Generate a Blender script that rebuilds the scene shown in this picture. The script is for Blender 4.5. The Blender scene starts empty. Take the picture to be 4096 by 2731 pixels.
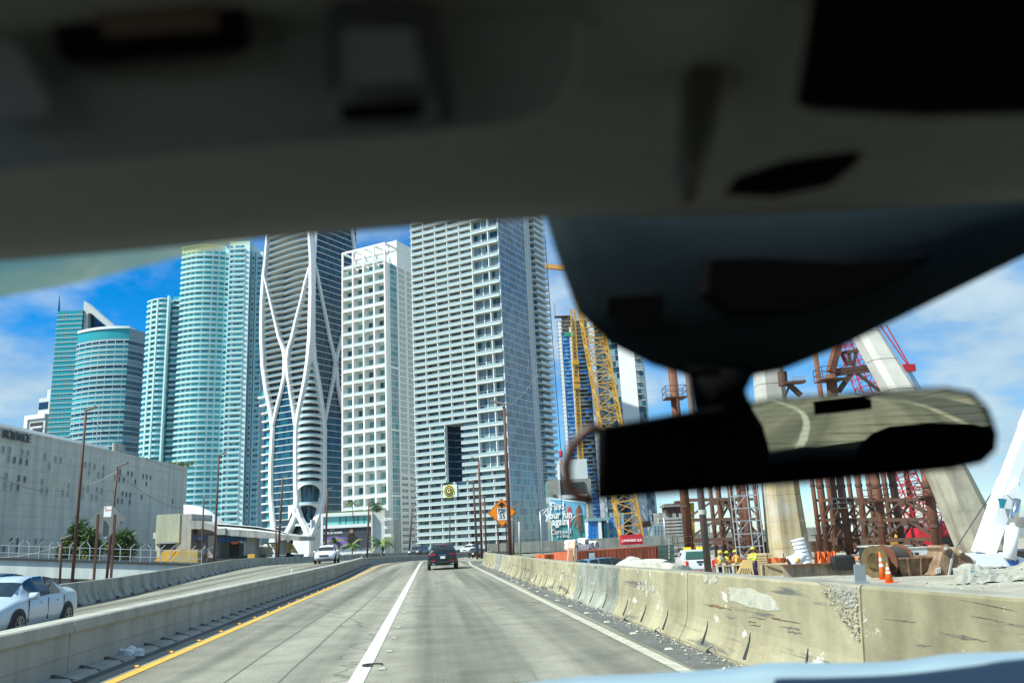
import bpy, bmesh, math, random
from mathutils import Vector as V, Matrix
random.seed(7)
S = bpy.context.scene
C = S.collection
# ------------------------------------------------------------------ camera, sky, sun, exposure
FPX, PSI, PIT, ROL = 3290., .108, math.atan(795 / 3290.), math.radians(2.86)
EYE = V((0, 0, 1.6))
F0 = V((math.sin(PSI), math.cos(PSI), 0)); R0 = V((math.cos(PSI), -math.sin(PSI), 0)); ZU = V((0, 0, 1))
FW = F0 * math.cos(PIT) + ZU * math.sin(PIT); U0 = -F0 * math.sin(PIT) + ZU * math.cos(PIT)
UP = U0 * math.cos(ROL) + R0 * math.sin(ROL); RT = R0 * math.cos(ROL) - U0 * math.sin(ROL)
cd = bpy.data.cameras.new('camera'); cam = bpy.data.objects.new('camera', cd); C.objects.link(cam); S.camera = cam
m = Matrix.Identity(4)
for i in range(3):
    m[i][0], m[i][1], m[i][2], m[i][3] = RT[i], UP[i], -FW[i], EYE[i]
cam.matrix_world = m
cd.sensor_width = 36; cd.lens = 36 * FPX / 4096; cd.clip_start = .02; cd.clip_end = 6000
cd.dof.use_dof = True; cd.dof.focus_distance = 90; cd.dof.aperture_fstop = 5.0
SUN_EL, SUN_AZ = math.radians(50), V((-.94, -.34, 0)).normalized()
w = bpy.data.worlds.new('World'); S.world = w; w.use_nodes = True
nt = w.node_tree; N = nt.nodes; L = nt.links
bg = N['Background']; sky = N.new('ShaderNodeTexSky'); sky.sky_type = 'NISHITA'; sky.sun_disc = False
sky.sun_elevation = SUN_EL; sky.sun_rotation = math.atan2(SUN_AZ.x, SUN_AZ.y)
sky.air_density = 1.0; sky.dust_density = .2; sky.ozone_density = 9.0
tc = N.new('ShaderNodeTexCoord'); sep = N.new('ShaderNodeSeparateXYZ'); L.new(tc.outputs['Generated'], sep.inputs[0])
ad = N.new('ShaderNodeMath'); ad.operation = 'ADD'; ad.inputs[1].default_value = .32; L.new(sep.outputs['Z'], ad.inputs[0])
ab = N.new('ShaderNodeMath'); ab.operation = 'MAXIMUM'; ab.inputs[1].default_value = .08; L.new(ad.outputs[0], ab.inputs[0])
dv = N.new('ShaderNodeVectorMath'); dv.operation = 'DIVIDE'; L.new(tc.outputs['Generated'], dv.inputs[0]); L.new(ab.outputs[0], dv.inputs[1])
mp = N.new('ShaderNodeMapping'); mp.inputs['Location'].default_value = (5.7, 0, .4); L.new(dv.outputs[0], mp.inputs[0])
no = N.new('ShaderNodeTexNoise'); no.inputs['Scale'].default_value = 1.5; no.inputs['Detail'].default_value = 7; no.inputs['Roughness'].default_value = .55
L.new(mp.outputs[0], no.inputs['Vector'])
rp = N.new('ShaderNodeValToRGB'); rp.color_ramp.elements[0].position = .41; rp.color_ramp.elements[1].position = .57
rp.color_ramp.elements[1].color = (.9, .9, .9, 1)
L.new(no.outputs['Fac'], rp.inputs[0])
n2 = N.new('ShaderNodeTexNoise'); n2.inputs['Scale'].default_value = 3.0; n2.inputs['Detail'].default_value = 5; L.new(mp.outputs[0], n2.inputs['Vector'])
r2 = N.new('ShaderNodeValToRGB'); r2.color_ramp.elements[0].position = .44; r2.color_ramp.elements[1].position = .74
r2.color_ramp.elements[0].color = (2.2, 3.1, 4.2, 1); r2.color_ramp.elements[1].color = (4.6, 5.0, 5.3, 1)
L.new(n2.outputs['Fac'], r2.inputs[0])
mx = N.new('ShaderNodeMixRGB'); L.new(rp.outputs[0], mx.inputs[0]); hs_ = N.new('ShaderNodeHueSaturation'); hs_.inputs['Saturation'].default_value = 1.32; L.new(sky.outputs[0], hs_.inputs['Color']); L.new(hs_.outputs[0], mx.inputs[1]); L.new(r2.outputs[0], mx.inputs[2])
L.new(mx.outputs[0], bg.inputs['Color']); bg.inputs['Strength'].default_value = .1
sd = bpy.data.lights.new('sun', 'SUN'); sd.energy = 4.6; sd.angle = math.radians(.5); sd.color = (1, .95, .86)
sun = bpy.data.objects.new('sun', sd); C.objects.link(sun)
sdir = SUN_AZ * math.cos(SUN_EL) + ZU * math.sin(SUN_EL)
sun.rotation_euler = sdir.to_track_quat('Z', 'Y').to_euler(); sun.location = (-40, -10, 60)
S.view_settings.view_transform = 'Standard'; S.view_settings.look = 'None'; S.view_settings.gamma = 1
S.view_settings.use_curve_mapping = False; S.view_settings.exposure = .88
S.render.engine = 'CYCLES'; S.cycles.use_denoising = True; S.cycles.max_bounces = 7; S.cycles.transparent_max_bounces = 12
S.cycles.caustics_reflective = False; S.cycles.caustics_refractive = False; S.cycles.sample_clamp_indirect = 6

# ------------------------------------------------------------------ helpers
def ray(u, v): return FW + RT * ((u - 2048) / FPX) - UP * ((v - 1365.5) / FPX)
def at(u, v, D):                       # the point D metres ahead (level) seen at (u, v)
    d = ray(u, v); return EYE + d * (D / d.dot(F0))
def gnd(u, v, z=0.):
    d = ray(u, v); return EYE + d * ((z - EYE.z) / d.z)
MATS = {}
def mat(name, rgb, rough=.6, metal=0., var=0., scale=1., bump=0., spec=.5, streak=0., rgb2=None, emit=0., alpha=None, coat=0., stretch=(1, 1, 1), local=False):
    if name in MATS: return MATS[name]
    M = bpy.data.materials.new(name); M.use_nodes = True; MATS[name] = M
    n = M.node_tree.nodes; l = M.node_tree.links; b = n['Principled BSDF']
    b.inputs['Base Color'].default_value = (*rgb, 1); b.inputs['Roughness'].default_value = rough; b.inputs['Metallic'].default_value = metal
    b.inputs['Specular IOR Level'].default_value = spec
    if coat: b.inputs['Coat Weight'].default_value = coat; b.inputs['Coat Roughness'].default_value = .04
    if emit: b.inputs['Emission Color'].default_value = (*rgb, 1); b.inputs['Emission Strength'].default_value = emit
    if alpha is not None: b.inputs['Alpha'].default_value = alpha
    if var or bump or streak:
        if local:
            g = n.new('ShaderNodeTexCoord'); src = g.outputs['Object']
        else:
            g = n.new('ShaderNodeNewGeometry'); src = g.outputs['Position']
        mp = n.new('ShaderNodeMapping'); mp.inputs['Scale'].default_value = stretch; l.new(src, mp.inputs[0])
        t = n.new('ShaderNodeTexNoise'); t.inputs['Scale'].default_value = scale; t.inputs['Detail'].default_value = 6; t.inputs['Roughness'].default_value = .62
        l.new(mp.outputs[0], t.inputs['Vector'])
        r = n.new('ShaderNodeValToRGB'); r.color_ramp.elements[0].position = .3; r.color_ramp.elements[1].position = .7
        c2 = rgb2 or tuple(c * (1 - var) for c in rgb)
        r.color_ramp.elements[0].color = (*c2, 1); r.color_ramp.elements[1].color = (*(tuple(min(1, c * (1 + var * .35)) for c in rgb) if not rgb2 else rgb), 1)
        l.new(t.outputs['Fac'], r.inputs[0]); out = r.outputs[0]
        if streak:
            m2 = n.new('ShaderNodeMapping'); m2.inputs['Scale'].default_value = (2.2, 2.2, .12); l.new(src, m2.inputs[0])
            t2 = n.new('ShaderNodeTexNoise'); t2.inputs['Scale'].default_value = scale; t2.inputs['Detail'].default_value = 5; l.new(m2.outputs[0], t2.inputs['Vector'])
            r2 = n.new('ShaderNodeValToRGB'); r2.color_ramp.elements[0].position = .45; r2.color_ramp.elements[1].position = .72
            r2.color_ramp.elements[0].color = (1, 1, 1, 1); k = 1 - streak; r2.color_ramp.elements[1].color = (k, k, k, 1)
            l.new(t2.outputs['Fac'], r2.inputs[0])
            x = n.new('ShaderNodeMixRGB'); x.blend_type = 'MULTIPLY'; x.inputs[0].default_value = 1
            l.new(out, x.inputs[1]); l.new(r2.outputs[0], x.inputs[2]); out = x.outputs[0]
        l.new(out, b.inputs['Base Color'])
        if bump:
            bm = n.new('ShaderNodeBump'); bm.inputs['Strength'].default_value = bump; bm.inputs['Distance'].default_value = .05
            t3 = n.new('ShaderNodeTexNoise'); t3.inputs['Scale'].default_value = scale * 6; t3.inputs['Detail'].default_value = 5; l.new(src, t3.inputs['Vector'])
            l.new(t3.outputs['Fac'], bm.inputs['Height']); l.new(bm.outputs[0], b.inputs['Normal'])
    return M
def tag(o, label=None, cat=None, group=None, kind=None):
    if label: o['label'] = label
    if cat: o['category'] = cat
    if group: o['group'] = group
    if kind: o['kind'] = kind
    return o
def thing(name, label, cat, loc=(0, 0, 0), group=None, M=None):
    o = bpy.data.objects.new(name, None); C.objects.link(o); o.empty_display_size = .2
    o.matrix_basis = M if M is not None else Matrix.Translation(V(loc))
    return tag(o, label, cat, group)
def link(name, me, parent=None, world=False):
    o = bpy.data.objects.new(name, me); C.objects.link(o)
    if parent is not None:
        o.parent = parent
        if world: o.matrix_parent_inverse = parent_mat(parent).inverted()
    return o
def parent_mat(p):
    M = p.matrix_basis.copy()
    while p.parent is not None:
        M = p.parent.matrix_basis @ p.matrix_parent_inverse @ M; p = p.parent
    return M
def child(name, me, parent, loc=(0, 0, 0), rot=(0, 0, 0), sc=(1, 1, 1)):
    o = link(name, me, parent); o.location = loc; o.rotation_euler = rot; o.scale = sc; return o
CUBE = {}
def cube(m):
    if m.name in CUBE: return CUBE[m.name]
    v = [(x - .5, y - .5, z - .5) for x in (0, 1) for y in (0, 1) for z in (0, 1)]
    f = [(0, 1, 3, 2), (4, 6, 7, 5), (0, 4, 5, 1), (2, 3, 7, 6), (0, 2, 6, 4), (1, 5, 7, 3)]
    me = bpy.data.meshes.new('box'); me.from_pydata(v, [], f); me.materials.append(m); CUBE[m.name] = me; return me
class MB:
    def __init__(s): s.v = []; s.f = []; s.m = []; s.mi = 0
    def add(s, v, f):
        k = len(s.v); s.v += [tuple(p) for p in v]; s.f += [tuple(i + k for i in q) for q in f]; s.m += [s.mi] * len(f); return s
    def box(s, x0, x1, y0, y1, z0, z1, M=None):
        v = [V((x, y, z)) for x in (x0, x1) for y in (y0, y1) for z in (z0, z1)]
        if M is not None: v = [M @ p for p in v]
        return s.add(v, [(0, 1, 3, 2), (4, 6, 7, 5), (0, 4, 5, 1), (2, 3, 7, 6), (0, 2, 6, 4), (1, 5, 7, 3)])
    def bar(s, a, b, w, h=None, up=None):          # square bar from a to b
        a, b = V(a), V(b); d = (b - a).normalized(); h = h or w
        u = V(up) if up else (ZU if abs(d.z) < .9 else V((1, 0, 0)))
        x = d.cross(u).normalized(); y = x.cross(d).normalized(); v = []
        for p in (a, b):
            for i, j in ((-1, -1), (1, -1), (1, 1), (-1, 1)): v.append(p + x * (i * w / 2) + y * (j * h / 2))
        return s.add(v, [(3, 2, 1, 0), (4, 5, 6, 7), (0, 1, 5, 4), (1, 2, 6, 5), (2, 3, 7, 6), (3, 0, 4, 7)])
    def tube(s, pts, r, n=8, cap=True):
        pts = [V(p) for p in pts]; rs = r if isinstance(r, (list, tuple)) else [r] * len(pts); v = []; f = []; x = None
        for i, p in enumerate(pts):
            d = (pts[min(i + 1, len(pts) - 1)] - pts[max(i - 1, 0)]).normalized()
            if x is None: x = d.cross(ZU if abs(d.z) < .9 else V((1, 0, 0))).normalized()
            else: x = (x - d * x.dot(d)).normalized()
            y = d.cross(x)
            for k in range(n):
                a = 2 * math.pi * k / n; v.append(p + (x * math.cos(a) + y * math.sin(a)) * rs[i])
        for i in range(len(pts) - 1):
            for k in range(n): f.append((i * n + k, i * n + (k + 1) % n, (i + 1) * n + (k + 1) % n, (i + 1) * n + k))
        if cap: f.append(tuple(range(n - 1, -1, -1))); f.append(tuple(range((len(pts) - 1) * n, len(pts) * n)))
        return s.add(v, f)
    def prism(s, pts, d):                          # outline pts extruded by vector d
        d = V(d); n = len(pts); v = [V(p) for p in pts] + [V(p) + d for p in pts]
        f = [tuple(range(n - 1, -1, -1)), tuple(range(n, 2 * n))] + [(i, (i + 1) % n, n + (i + 1) % n, n + i) for i in range(n)]
        return s.add(v, f)
    def loft(s, rings, closed=True, cap=True):
        n = len(rings[0]); v = [p for r in rings for p in r]; f = []
        for i in range(len(rings) - 1):
            for k in range(n if closed else n - 1): f.append((i * n + k, i * n + (k + 1) % n, (i + 1) * n + (k + 1) % n, (i + 1) * n + k))
        if cap and closed: f.append(tuple(range(n - 1, -1, -1))); f.append(tuple(range((len(rings) - 1) * n, len(rings) * n)))
        return s.add(v, f)
    def mesh(s, name, mats, smooth=False):
        me = bpy.data.meshes.new(name); me.from_pydata(s.v, [], s.f)
        for q in (mats if isinstance(mats, (list, tuple)) else [mats]): me.materials.append(q)
        bm = bmesh.new(); bm.from_mesh(me); bmesh.ops.recalc_face_normals(bm, faces=bm.faces)
        for q, k in zip(bm.faces, s.m): q.material_index = k; q.smooth = smooth
        bm.to_mesh(me); bm.free(); return me
    def build(s, name, mats, parent=None, world=True, smooth=False):
        return link(name, s.mesh(name, mats, smooth), parent, world)
def text(name, body, size, m, parent, M, ext=.01, align='CENTER', bold=0., world=True, sx=1.):
    cu = bpy.data.curves.new(name, 'FONT'); cu.body = body; cu.size = size; cu.extrude = ext; cu.align_x = align; cu.align_y = 'CENTER'
    cu.offset = bold; cu.resolution_u = 3; cu.materials.append(m)
    tmp = bpy.data.objects.new(name, cu); C.objects.link(tmp); me = bpy.data.meshes.new_from_object(tmp); bpy.data.objects.remove(tmp)
    o = link(name, me, parent, world); o.matrix_basis = M @ Matrix.Diagonal((sx, 1, 1, 1)); return o
def frame(o, x, n):                    # matrix: local x, local z = outward normal n, local y = up-ish
    x = V(x).normalized(); n = V(n).normalized(); y = n.cross(x)
    return Matrix(((x.x, y.x, n.x, o[0]), (x.y, y.y, n.y, o[1]), (x.z, y.z, n.z, o[2]), (0, 0, 0, 1)))
def copy_tree(o, parent=None):
    c = o.copy(); C.objects.link(c)
    if parent is not None: c.parent = parent
    for k in [q for q in bpy.data.objects if q.parent == o]: copy_tree(k, c)
    return c
class Bld:
    """A building as an Empty at its near ground corner: local x runs back along the right face, local y along the left face."""
    def __init__(s, name, label, u, v, D, z0=-7., ax=(.475, .88), cat='building', group=None, lim=300):
        p = at(u, v, D); a = R0 * ax[0] + F0 * ax[1]; a.normalize(); b = ZU.cross(a)
        s.M = Matrix(((a.x, b.x, 0, p.x), (a.y, b.y, 0, p.y), (0, 0, 1, z0), (0, 0, 0, 1))); s.I = s.M.inverted()
        s.o = thing(name, label, cat, M=s.M, group=group); s.q = {}; s.lim = lim
    def px(s, u, v, x=None, y=None):   # local point seen at (u, v) on the plane x = const or y = const
        e = s.I @ EYE; d = s.I.to_3x3() @ ray(u, v)
        return e + d * (((x - e.x) / d.x) if x is not None else ((y - e.y) / d.y))
    def box(s, name, m, x0, x1, y0, y1, z0, z1, par=None):
        s.q.setdefault((name, par), []).append((m, (x0, x1, y0, y1, z0, z1)))
    def flush(s):
        r = {}
        for (name, par), it in s.q.items():
            it.sort(key=lambda t: -max(abs((t[1][1] - t[1][0]) * (t[1][5] - t[1][4])), abs((t[1][3] - t[1][2]) * (t[1][5] - t[1][4]))))
            for m, (x0, x1, y0, y1, z0, z1) in it[:s.lim]:
                r[name] = child(name, cube(m), s.o, ((x0 + x1) / 2, (y0 + y1) / 2, (z0 + z1) / 2), sc=(x1 - x0, y1 - y0, z1 - z0))
            if len(it) > s.lim:
                ms = []; b = MB()
                for m, q in it[s.lim:]:
                    if m not in ms: ms.append(m)
                    b.mi = ms.index(m); b.box(*q)
                tag(b.build(name, ms, s.o, world=False), kind='stuff')
        s.q = {}; return r
# ------------------------------------------------------------------ materials
WHITE = mat('white_render', (.78, .79, .76), .6, var=.06, scale=.15)
WHITE2 = mat('white_panel', (.74, .76, .75), .5)
GREYW = mat('pale_grey_render', (.55, .58, .56), .7, var=.1, scale=.2)
CONC = mat('concrete_pale', (.42, .42, .38), .85, var=.25, scale=.6, bump=.25, streak=.35)
CONCD = mat('concrete_dark', (.27, .28, .25), .88, var=.3, scale=.5, bump=.25, streak=.4)
TEAL = mat('teal_glass', (.03, .3, .35), .1, spec=.5)
TEALD = mat('dark_teal_glass', (.008, .075, .11), .1, spec=.6)
NAVY = mat('navy_glass', (.005, .03, .06), .08, spec=.6)
PALEG = mat('pale_curtain_glass', (.2, .34, .36), .12, spec=.8)
RAILG = mat('balcony_rail_glass', (.42, .58, .6), .15, spec=.8)
BLUEG = mat('blue_film_glass', (.015, .19, .62), .15, spec=.5)
CURT = mat('green_curtain_glass', (.09, .26, .26), .12, spec=.7)
DARK = mat('dark_void', (.02, .025, .03), .7)
BLACK = mat('black_plastic', (.012, .013, .014), .45)
RUBBER = mat('tyre_rubber', (.015, .015, .016), .8)
CHROME = mat('chrome', (.6, .62, .65), .2, 1)
STEELR = mat('rust_brown_pole', (.11, .045, .03), .75, var=.3, scale=3)
GALV = mat('galvanised_steel', (.45, .48, .5), .45, .6)
YELP = mat('yellow_paint', (.76, .42, .03), .6, var=.25, scale=6, rgb2=(.5, .29, .06))
WHTP = mat('white_road_paint', (.64, .64, .6), .7, var=.3, scale=7, rgb2=(.42, .41, .36))
ORANGE = mat('orange_paint', (.85, .16, .02), .5, var=.1, scale=3)
LEAF = mat('leaf_green', (.06, .14, .03), .55, var=.5, scale=1.2)
LEAFY = mat('leaf_yellow_green', (.2, .25, .06), .55, var=.5, scale=1.2)
BARK = mat('bark_grey_brown', (.16, .12, .09), .9, var=.3, scale=4)

# ------------------------------------------------------------------ ground and road
def sheet(name, rows, m, z=None):
    b = MB(); n = len(rows[0]); v = [p for r in rows for p in r]
    b.add(v, [(i * n + k, i * n + k + 1, (i + 1) * n + k + 1, (i + 1) * n + k) for i in range(len(rows) - 1) for k in range(n - 1)])
    o = b.build(name, m); return tag(o, kind='structure')
GROUND = mat('city_ground', (.2, .2, .18), .9, var=.4, scale=.05)
sheet('ground', [[(x, y, -7) for x in (-3000, -300, 300, 3000)] for y in (-600, -100, 400, 5000)], GROUND)
def road_z(s): return 0. if s < 75 else -.0115 * (s - 75)
RC = 130.
def path(s, off, dz=0.):
    if off < -8: dz += lerp([(40, 0), (90, .5), (400, .5)], s)
    return path0(s, off, dz)
def path0(s, off, dz=0.):               # road centre line: straight, then a long right-hand bend
    if s < -10:
        R = 125.; t = (-10 - s) / R; return V((-R * (1 - math.cos(t)), -10 - R * math.sin(t), dz)) + V((math.cos(t), -math.sin(t), 0)) * off
    if s < 95: return V((off, s, dz + road_z(s)))
    t = (s - 95) / RC
    return V((RC * (1 - math.cos(t)), 95 + RC * math.sin(t), dz + road_z(s))) + V((math.cos(t), -math.sin(t), 0)) * off
def lerp(tab, s):
    for (a, x), (b, y) in zip(tab, tab[1:]):
        if s <= b: return x + (y - x) * max(0, min(1, (s - a) / (b - a)))
    return tab[-1][1]
OUT = [(-80, -12.2), (10, -12.3), (34, -13.2), (62, -15.6), (100, -18.5), (160, -22), (320, -22)]
MED = [(-80, -5.15), (48, -5.2), (70, -5.7), (100, -6.6), (320, -6.6)]
YEL = [(-80, -4.3), (60, -4.35), (100, -4.9), (320, -4.9)]
RBT = [(-80, 4.0), (48, 4.0), (62, 3.95), (75, 5.5), (90, 10), (120, 24), (320, 40)]
def road_mat():
    M = mat('worn_concrete_road', (.32, .31, .25), .85, var=.3, scale=1.1, bump=.2)
    n = M.node_tree.nodes; l = M.node_tree.links; b = n['Principled BSDF']; src = b.inputs['Base Color'].links[0].from_socket
    g = n.new('ShaderNodeNewGeometry'); sp = n.new('ShaderNodeSeparateXYZ'); l.new(g.outputs['Position'], sp.inputs[0])
    def mult(a, fac):
        x = n.new('ShaderNodeMixRGB'); x.blend_type = 'MULTIPLY'; x.inputs[0].default_value = 1; l.new(a, x.inputs[1]); l.new(fac, x.inputs[2]); return x.outputs[0]
    # worn wheel and oil tracks: long soft stains along the lanes
    w = n.new('ShaderNodeMapping'); w.inputs['Scale'].default_value = (.62, .012, 1); l.new(g.outputs['Position'], w.inputs[0])
    t = n.new('ShaderNodeTexNoise'); t.inputs['Scale'].default_value = 1.6; t.inputs['Detail'].default_value = 3; l.new(w.outputs[0], t.inputs['Vector'])
    r = n.new('ShaderNodeValToRGB'); r.color_ramp.elements[0].position = .36; r.color_ramp.elements[1].position = .62
    r.color_ramp.elements[0].color = (.42, .43, .43, 1); l.new(t.outputs['Fac'], r.inputs[0]); src = mult(src, r.outputs[0])
    # hairline cracks
    vo = n.new('ShaderNodeTexVoronoi'); vo.feature = 'DISTANCE_TO_EDGE'; vo.inputs['Scale'].default_value = .16
    ns = n.new('ShaderNodeTexNoise'); ns.inputs['Scale'].default_value = .9; ns.inputs['Detail'].default_value = 4; l.new(g.outputs['Position'], ns.inputs['Vector'])
    ma = n.new('ShaderNodeVectorMath'); ma.operation = 'MULTIPLY_ADD'; ma.inputs[1].default_value = (1.6, 1.6, 0); l.new(ns.outputs['Color'], ma.inputs[0]); l.new(g.outputs['Position'], ma.inputs[2])
    l.new(ma.outputs[0], vo.inputs['Vector'])
    r2 = n.new('ShaderNodeValToRGB'); r2.color_ramp.elements[0].position = .0; r2.color_ramp.elements[1].position = .006
    r2.color_ramp.elements[0].color = (.45, .45, .45, 1); l.new(vo.outputs['Distance'], r2.inputs[0]); src = mult(src, r2.outputs[0])
    # fine aggregate speckle
    t4 = n.new('ShaderNodeTexNoise'); t4.inputs['Scale'].default_value = 38; t4.inputs['Detail'].default_value = 3; l.new(g.outputs['Position'], t4.inputs['Vector'])
    r4 = n.new('ShaderNodeValToRGB'); r4.color_ramp.elements[0].position = .3; r4.color_ramp.elements[1].position = .7
    r4.color_ramp.elements[0].color = (.6, .6, .6, 1); r4.color_ramp.elements[1].color = (1.15, 1.15, 1.12, 1); l.new(t4.outputs['Fac'], r4.inputs[0]); src = mult(src, r4.outputs[0])
    l.new(src, b.inputs['Base Color']); return M
ROAD = road_mat()
ss = [-80 + 5 * k for k in range(78)]
ASPH = mat('dark_asphalt_shoulder', (.11, .115, .11), .9, var=.3, scale=2, bump=.3)
sheet('road', [[path(s, lerp(OUT, s) - .5), path(s, -11), path(s, -8.01), path(s, -7), path(s, 0), path(s, lerp(RBT, s) + .2)] for s in ss], ROAD)
sheet('shoulder', [[path(s, lerp(MED, s) - .3, .004), path(s, lerp(YEL, s) - .42, .004)] for s in ss], ASPH)
sheet('right_shoulder', [[path(s, 3.18 + .06 * math.sin(s * 1.7), .004), path(s, lerp(RBT, s) + .3, .004)] for s in ss if s < 80], ASPH)
def line(name, tab, wd, m, s0=-80, s1=300, z=.008):
    ks = [s0 + 3 * k for k in range(int((s1 - s0) / 3) + 1)]
    sheet(name, [[path(s, lerp(tab, s) - wd / 2, z), path(s, lerp(tab, s) + wd / 2, z)] for s in ks], m)
line('yellow_edge_line', YEL, .17, YELP)
line('lane_line', [(-80, -.95), (320, -.95)], .2, WHTP)
line('white_edge_line', [(-80, 2.98), (62, 2.95), (75, 3.3), (90, 5), (320, 5)], .17, mat('faded_white_paint', (.52, .5, .42), .8, var=.4, scale=6, rgb2=(.27, .26, .21)))
line('far_yellow_line', [(-80, -6.1), (100, -7.2), (320, -7.2)], .15, YELP)
SEAL = mat('crack_sealant', (.15, .147, .13), .8)
for of, sd in ((-1.95, 1.), (-2.7, 2.), (1.2, 3.)):
    rj = random.Random(int(sd)); k = 0.; rows = []
    for j in range(90): k += rj.gauss(0, .012); k *= .97; q = .006 + .008 * abs(math.sin(j * .37 + sd)); s_ = 6 + j * .9; rows.append([path(s_, of + k - q, .006), path(s_, of + k + q, .006)])
    sheet('crack_seal', rows, SEAL)
# ------------------------------------------------------------------ median wall in cast panels
MEDC = mat('median_concrete', (.38, .38, .33), .85, var=.2, scale=1.0, bump=.2, streak=.25)
mo = thing('median_wall', 'low grey concrete median wall with overhanging coping between the two roadways', 'wall', path(14, -5.2))
nth = 0
s = -30.
while s < 250:
    s1 = s + 6.15; b = MB(); cp = MB()
    ks = [s + .012, s + 2.05, s + 4.1, s1 - .012]
    for prof, q in (([(0, .02), (0, .3), (.012, .31), (.012, .325), (0, .335), (0, .62), (-.24, .62), (-.24, .02)], b), ([(.05, .62), (.06, .64), (.06, .78), (.03, .8), (-.28, .8), (-.3, .78), (-.3, .62)], cp)):
        q.loft([[path(k, lerp(MED, k) + x, z) for x, z in prof] for k in ks])
    b.build('wall_panel', MEDC, mo); cp.build('coping', MEDC, mo)
    s = s1
cb = MB()
for k in range(4, 92):
    s = k * .95 + 4
    cb.__init__(); M = Matrix.Translation(path(s, lerp(MED, s)))
    cb.box(0, .045, -.035, .035, .08, .125, M); cb.add([M @ V(p) for p in ((.05, -.03, .1), (.05, .03, .1), (.3, .09, .035), (.3, .03, .035), (.05, -.03, .12), (.05, .03, .12), (.25, .07, .05), (.25, .03, .05))], [(0, 1, 2, 3), (4, 7, 6, 5), (0, 4, 5, 1), (2, 6, 7, 3), (1, 5, 6, 2), (0, 3, 7, 4)])
    cb.build('cable_bracket', mat('bracket_grey', (.09, .092, .085), .8), mo)
MB().loft([[path(s, lerp(MED, s) + x, z) for x, z in ((.02, .01), (.02, .085), (.22, .06), (.27, .01))] for s in [-30 + 4 * k for k in range(60)]]).build('kerb_fillet', MEDC, mo)
for s in (33.5, 74.5): MB().box(-.02, .02, -.05, .05, .8, .98, Matrix.Translation(path(s, lerp(MED, s) - .12))).build('reflector_tab', WHITE2, mo)
# ------------------------------------------------------------------ jersey barriers
def jersey_mat(name, c1, c2, scuff):
    M = mat(name, c1, .85, var=.2, scale=.9, bump=.35, streak=.3, rgb2=c2)
    n = M.node_tree.nodes; l = M.node_tree.links; b = n['Principled BSDF']; src = b.inputs['Base Color'].links[0].from_socket
    g = n.new('ShaderNodeNewGeometry')
    for sc, lo, hi, colr, st in ((1., .57, .64, (.08, .08, .08, 1), (2, .28, 5)), (1.3, .61, .66, (.75, .75, .7, 1), (1.2, 1.0, 1.8)), (.7, .62, .8, (.25, .15, .07, 1), (1.5, .35, 3)), (6., .66, .72, (.78, .77, .7, 1), (1, 1, 1))):
        if colr[0] < .2 and not scuff: continue
        mp = n.new('ShaderNodeMapping'); mp.inputs['Scale'].default_value = st; mp.inputs['Rotation'].default_value = (-.12, 0, 0); mp.inputs['Location'].default_value = (sc * 3, hi * 9, 1.7); l.new(g.outputs['Position'], mp.inputs[0])
        t = n.new('ShaderNodeTexNoise'); t.inputs['Scale'].default_value = sc; t.inputs['Detail'].default_value = 8; t.inputs['Roughness'].default_value = .7; l.new(mp.outputs[0], t.inputs['Vector'])
        r = n.new('ShaderNodeValToRGB'); r.color_ramp.elements[0].position = lo; r.color_ramp.elements[1].position = hi; r.color_ramp.elements[1].color = (.85, .85, .85, 1); l.new(t.outputs['Fac'], r.inputs[0])
        x = n.new('ShaderNodeMixRGB'); l.new(r.outputs[0], x.inputs[0]); l.new(src, x.inputs[1]); x.inputs[2].default_value = colr; src = x.outputs[0]
    l.new(src, b.inputs['Base Color']); return M
JM = [jersey_mat('jersey_concrete_yellowish', (.4, .365, .235), (.25, .22, .135), 1),  jersey_mat('jersey_concrete_grey', (.37, .38, .32), (.13, .14, .115), 1), jersey_mat('jersey_concrete_brown', (.33, .3, .185), (.16, .14, .085), 1)]
JL = mat('jersey_concrete_weathered', (.36, .37, .31), .9, var=.3, scale=.7, bump=.3, streak=.45)
ORD = 'nearest second third fourth fifth sixth seventh eighth ninth tenth eleventh twelfth thirteenth fourteenth fifteenth sixteenth seventeenth eighteenth nineteenth twentieth twenty-first twenty-second twenty-third twenty-fourth twenty-fifth twenty-sixth twenty-seventh twenty-eighth twenty-ninth thirtieth'.split()
HT = [(-20, 1.09), (3, 1.09), (7.5, 1.05), (12.8, 1.0), (17.5, .96), (22.6, .93), (31.7, .9), (41, .88), (60, .86)]
JTOP = mat('jersey_dirty_top', (.27, .265, .22), .9, var=.4, scale=1.4, bump=.3)
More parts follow.
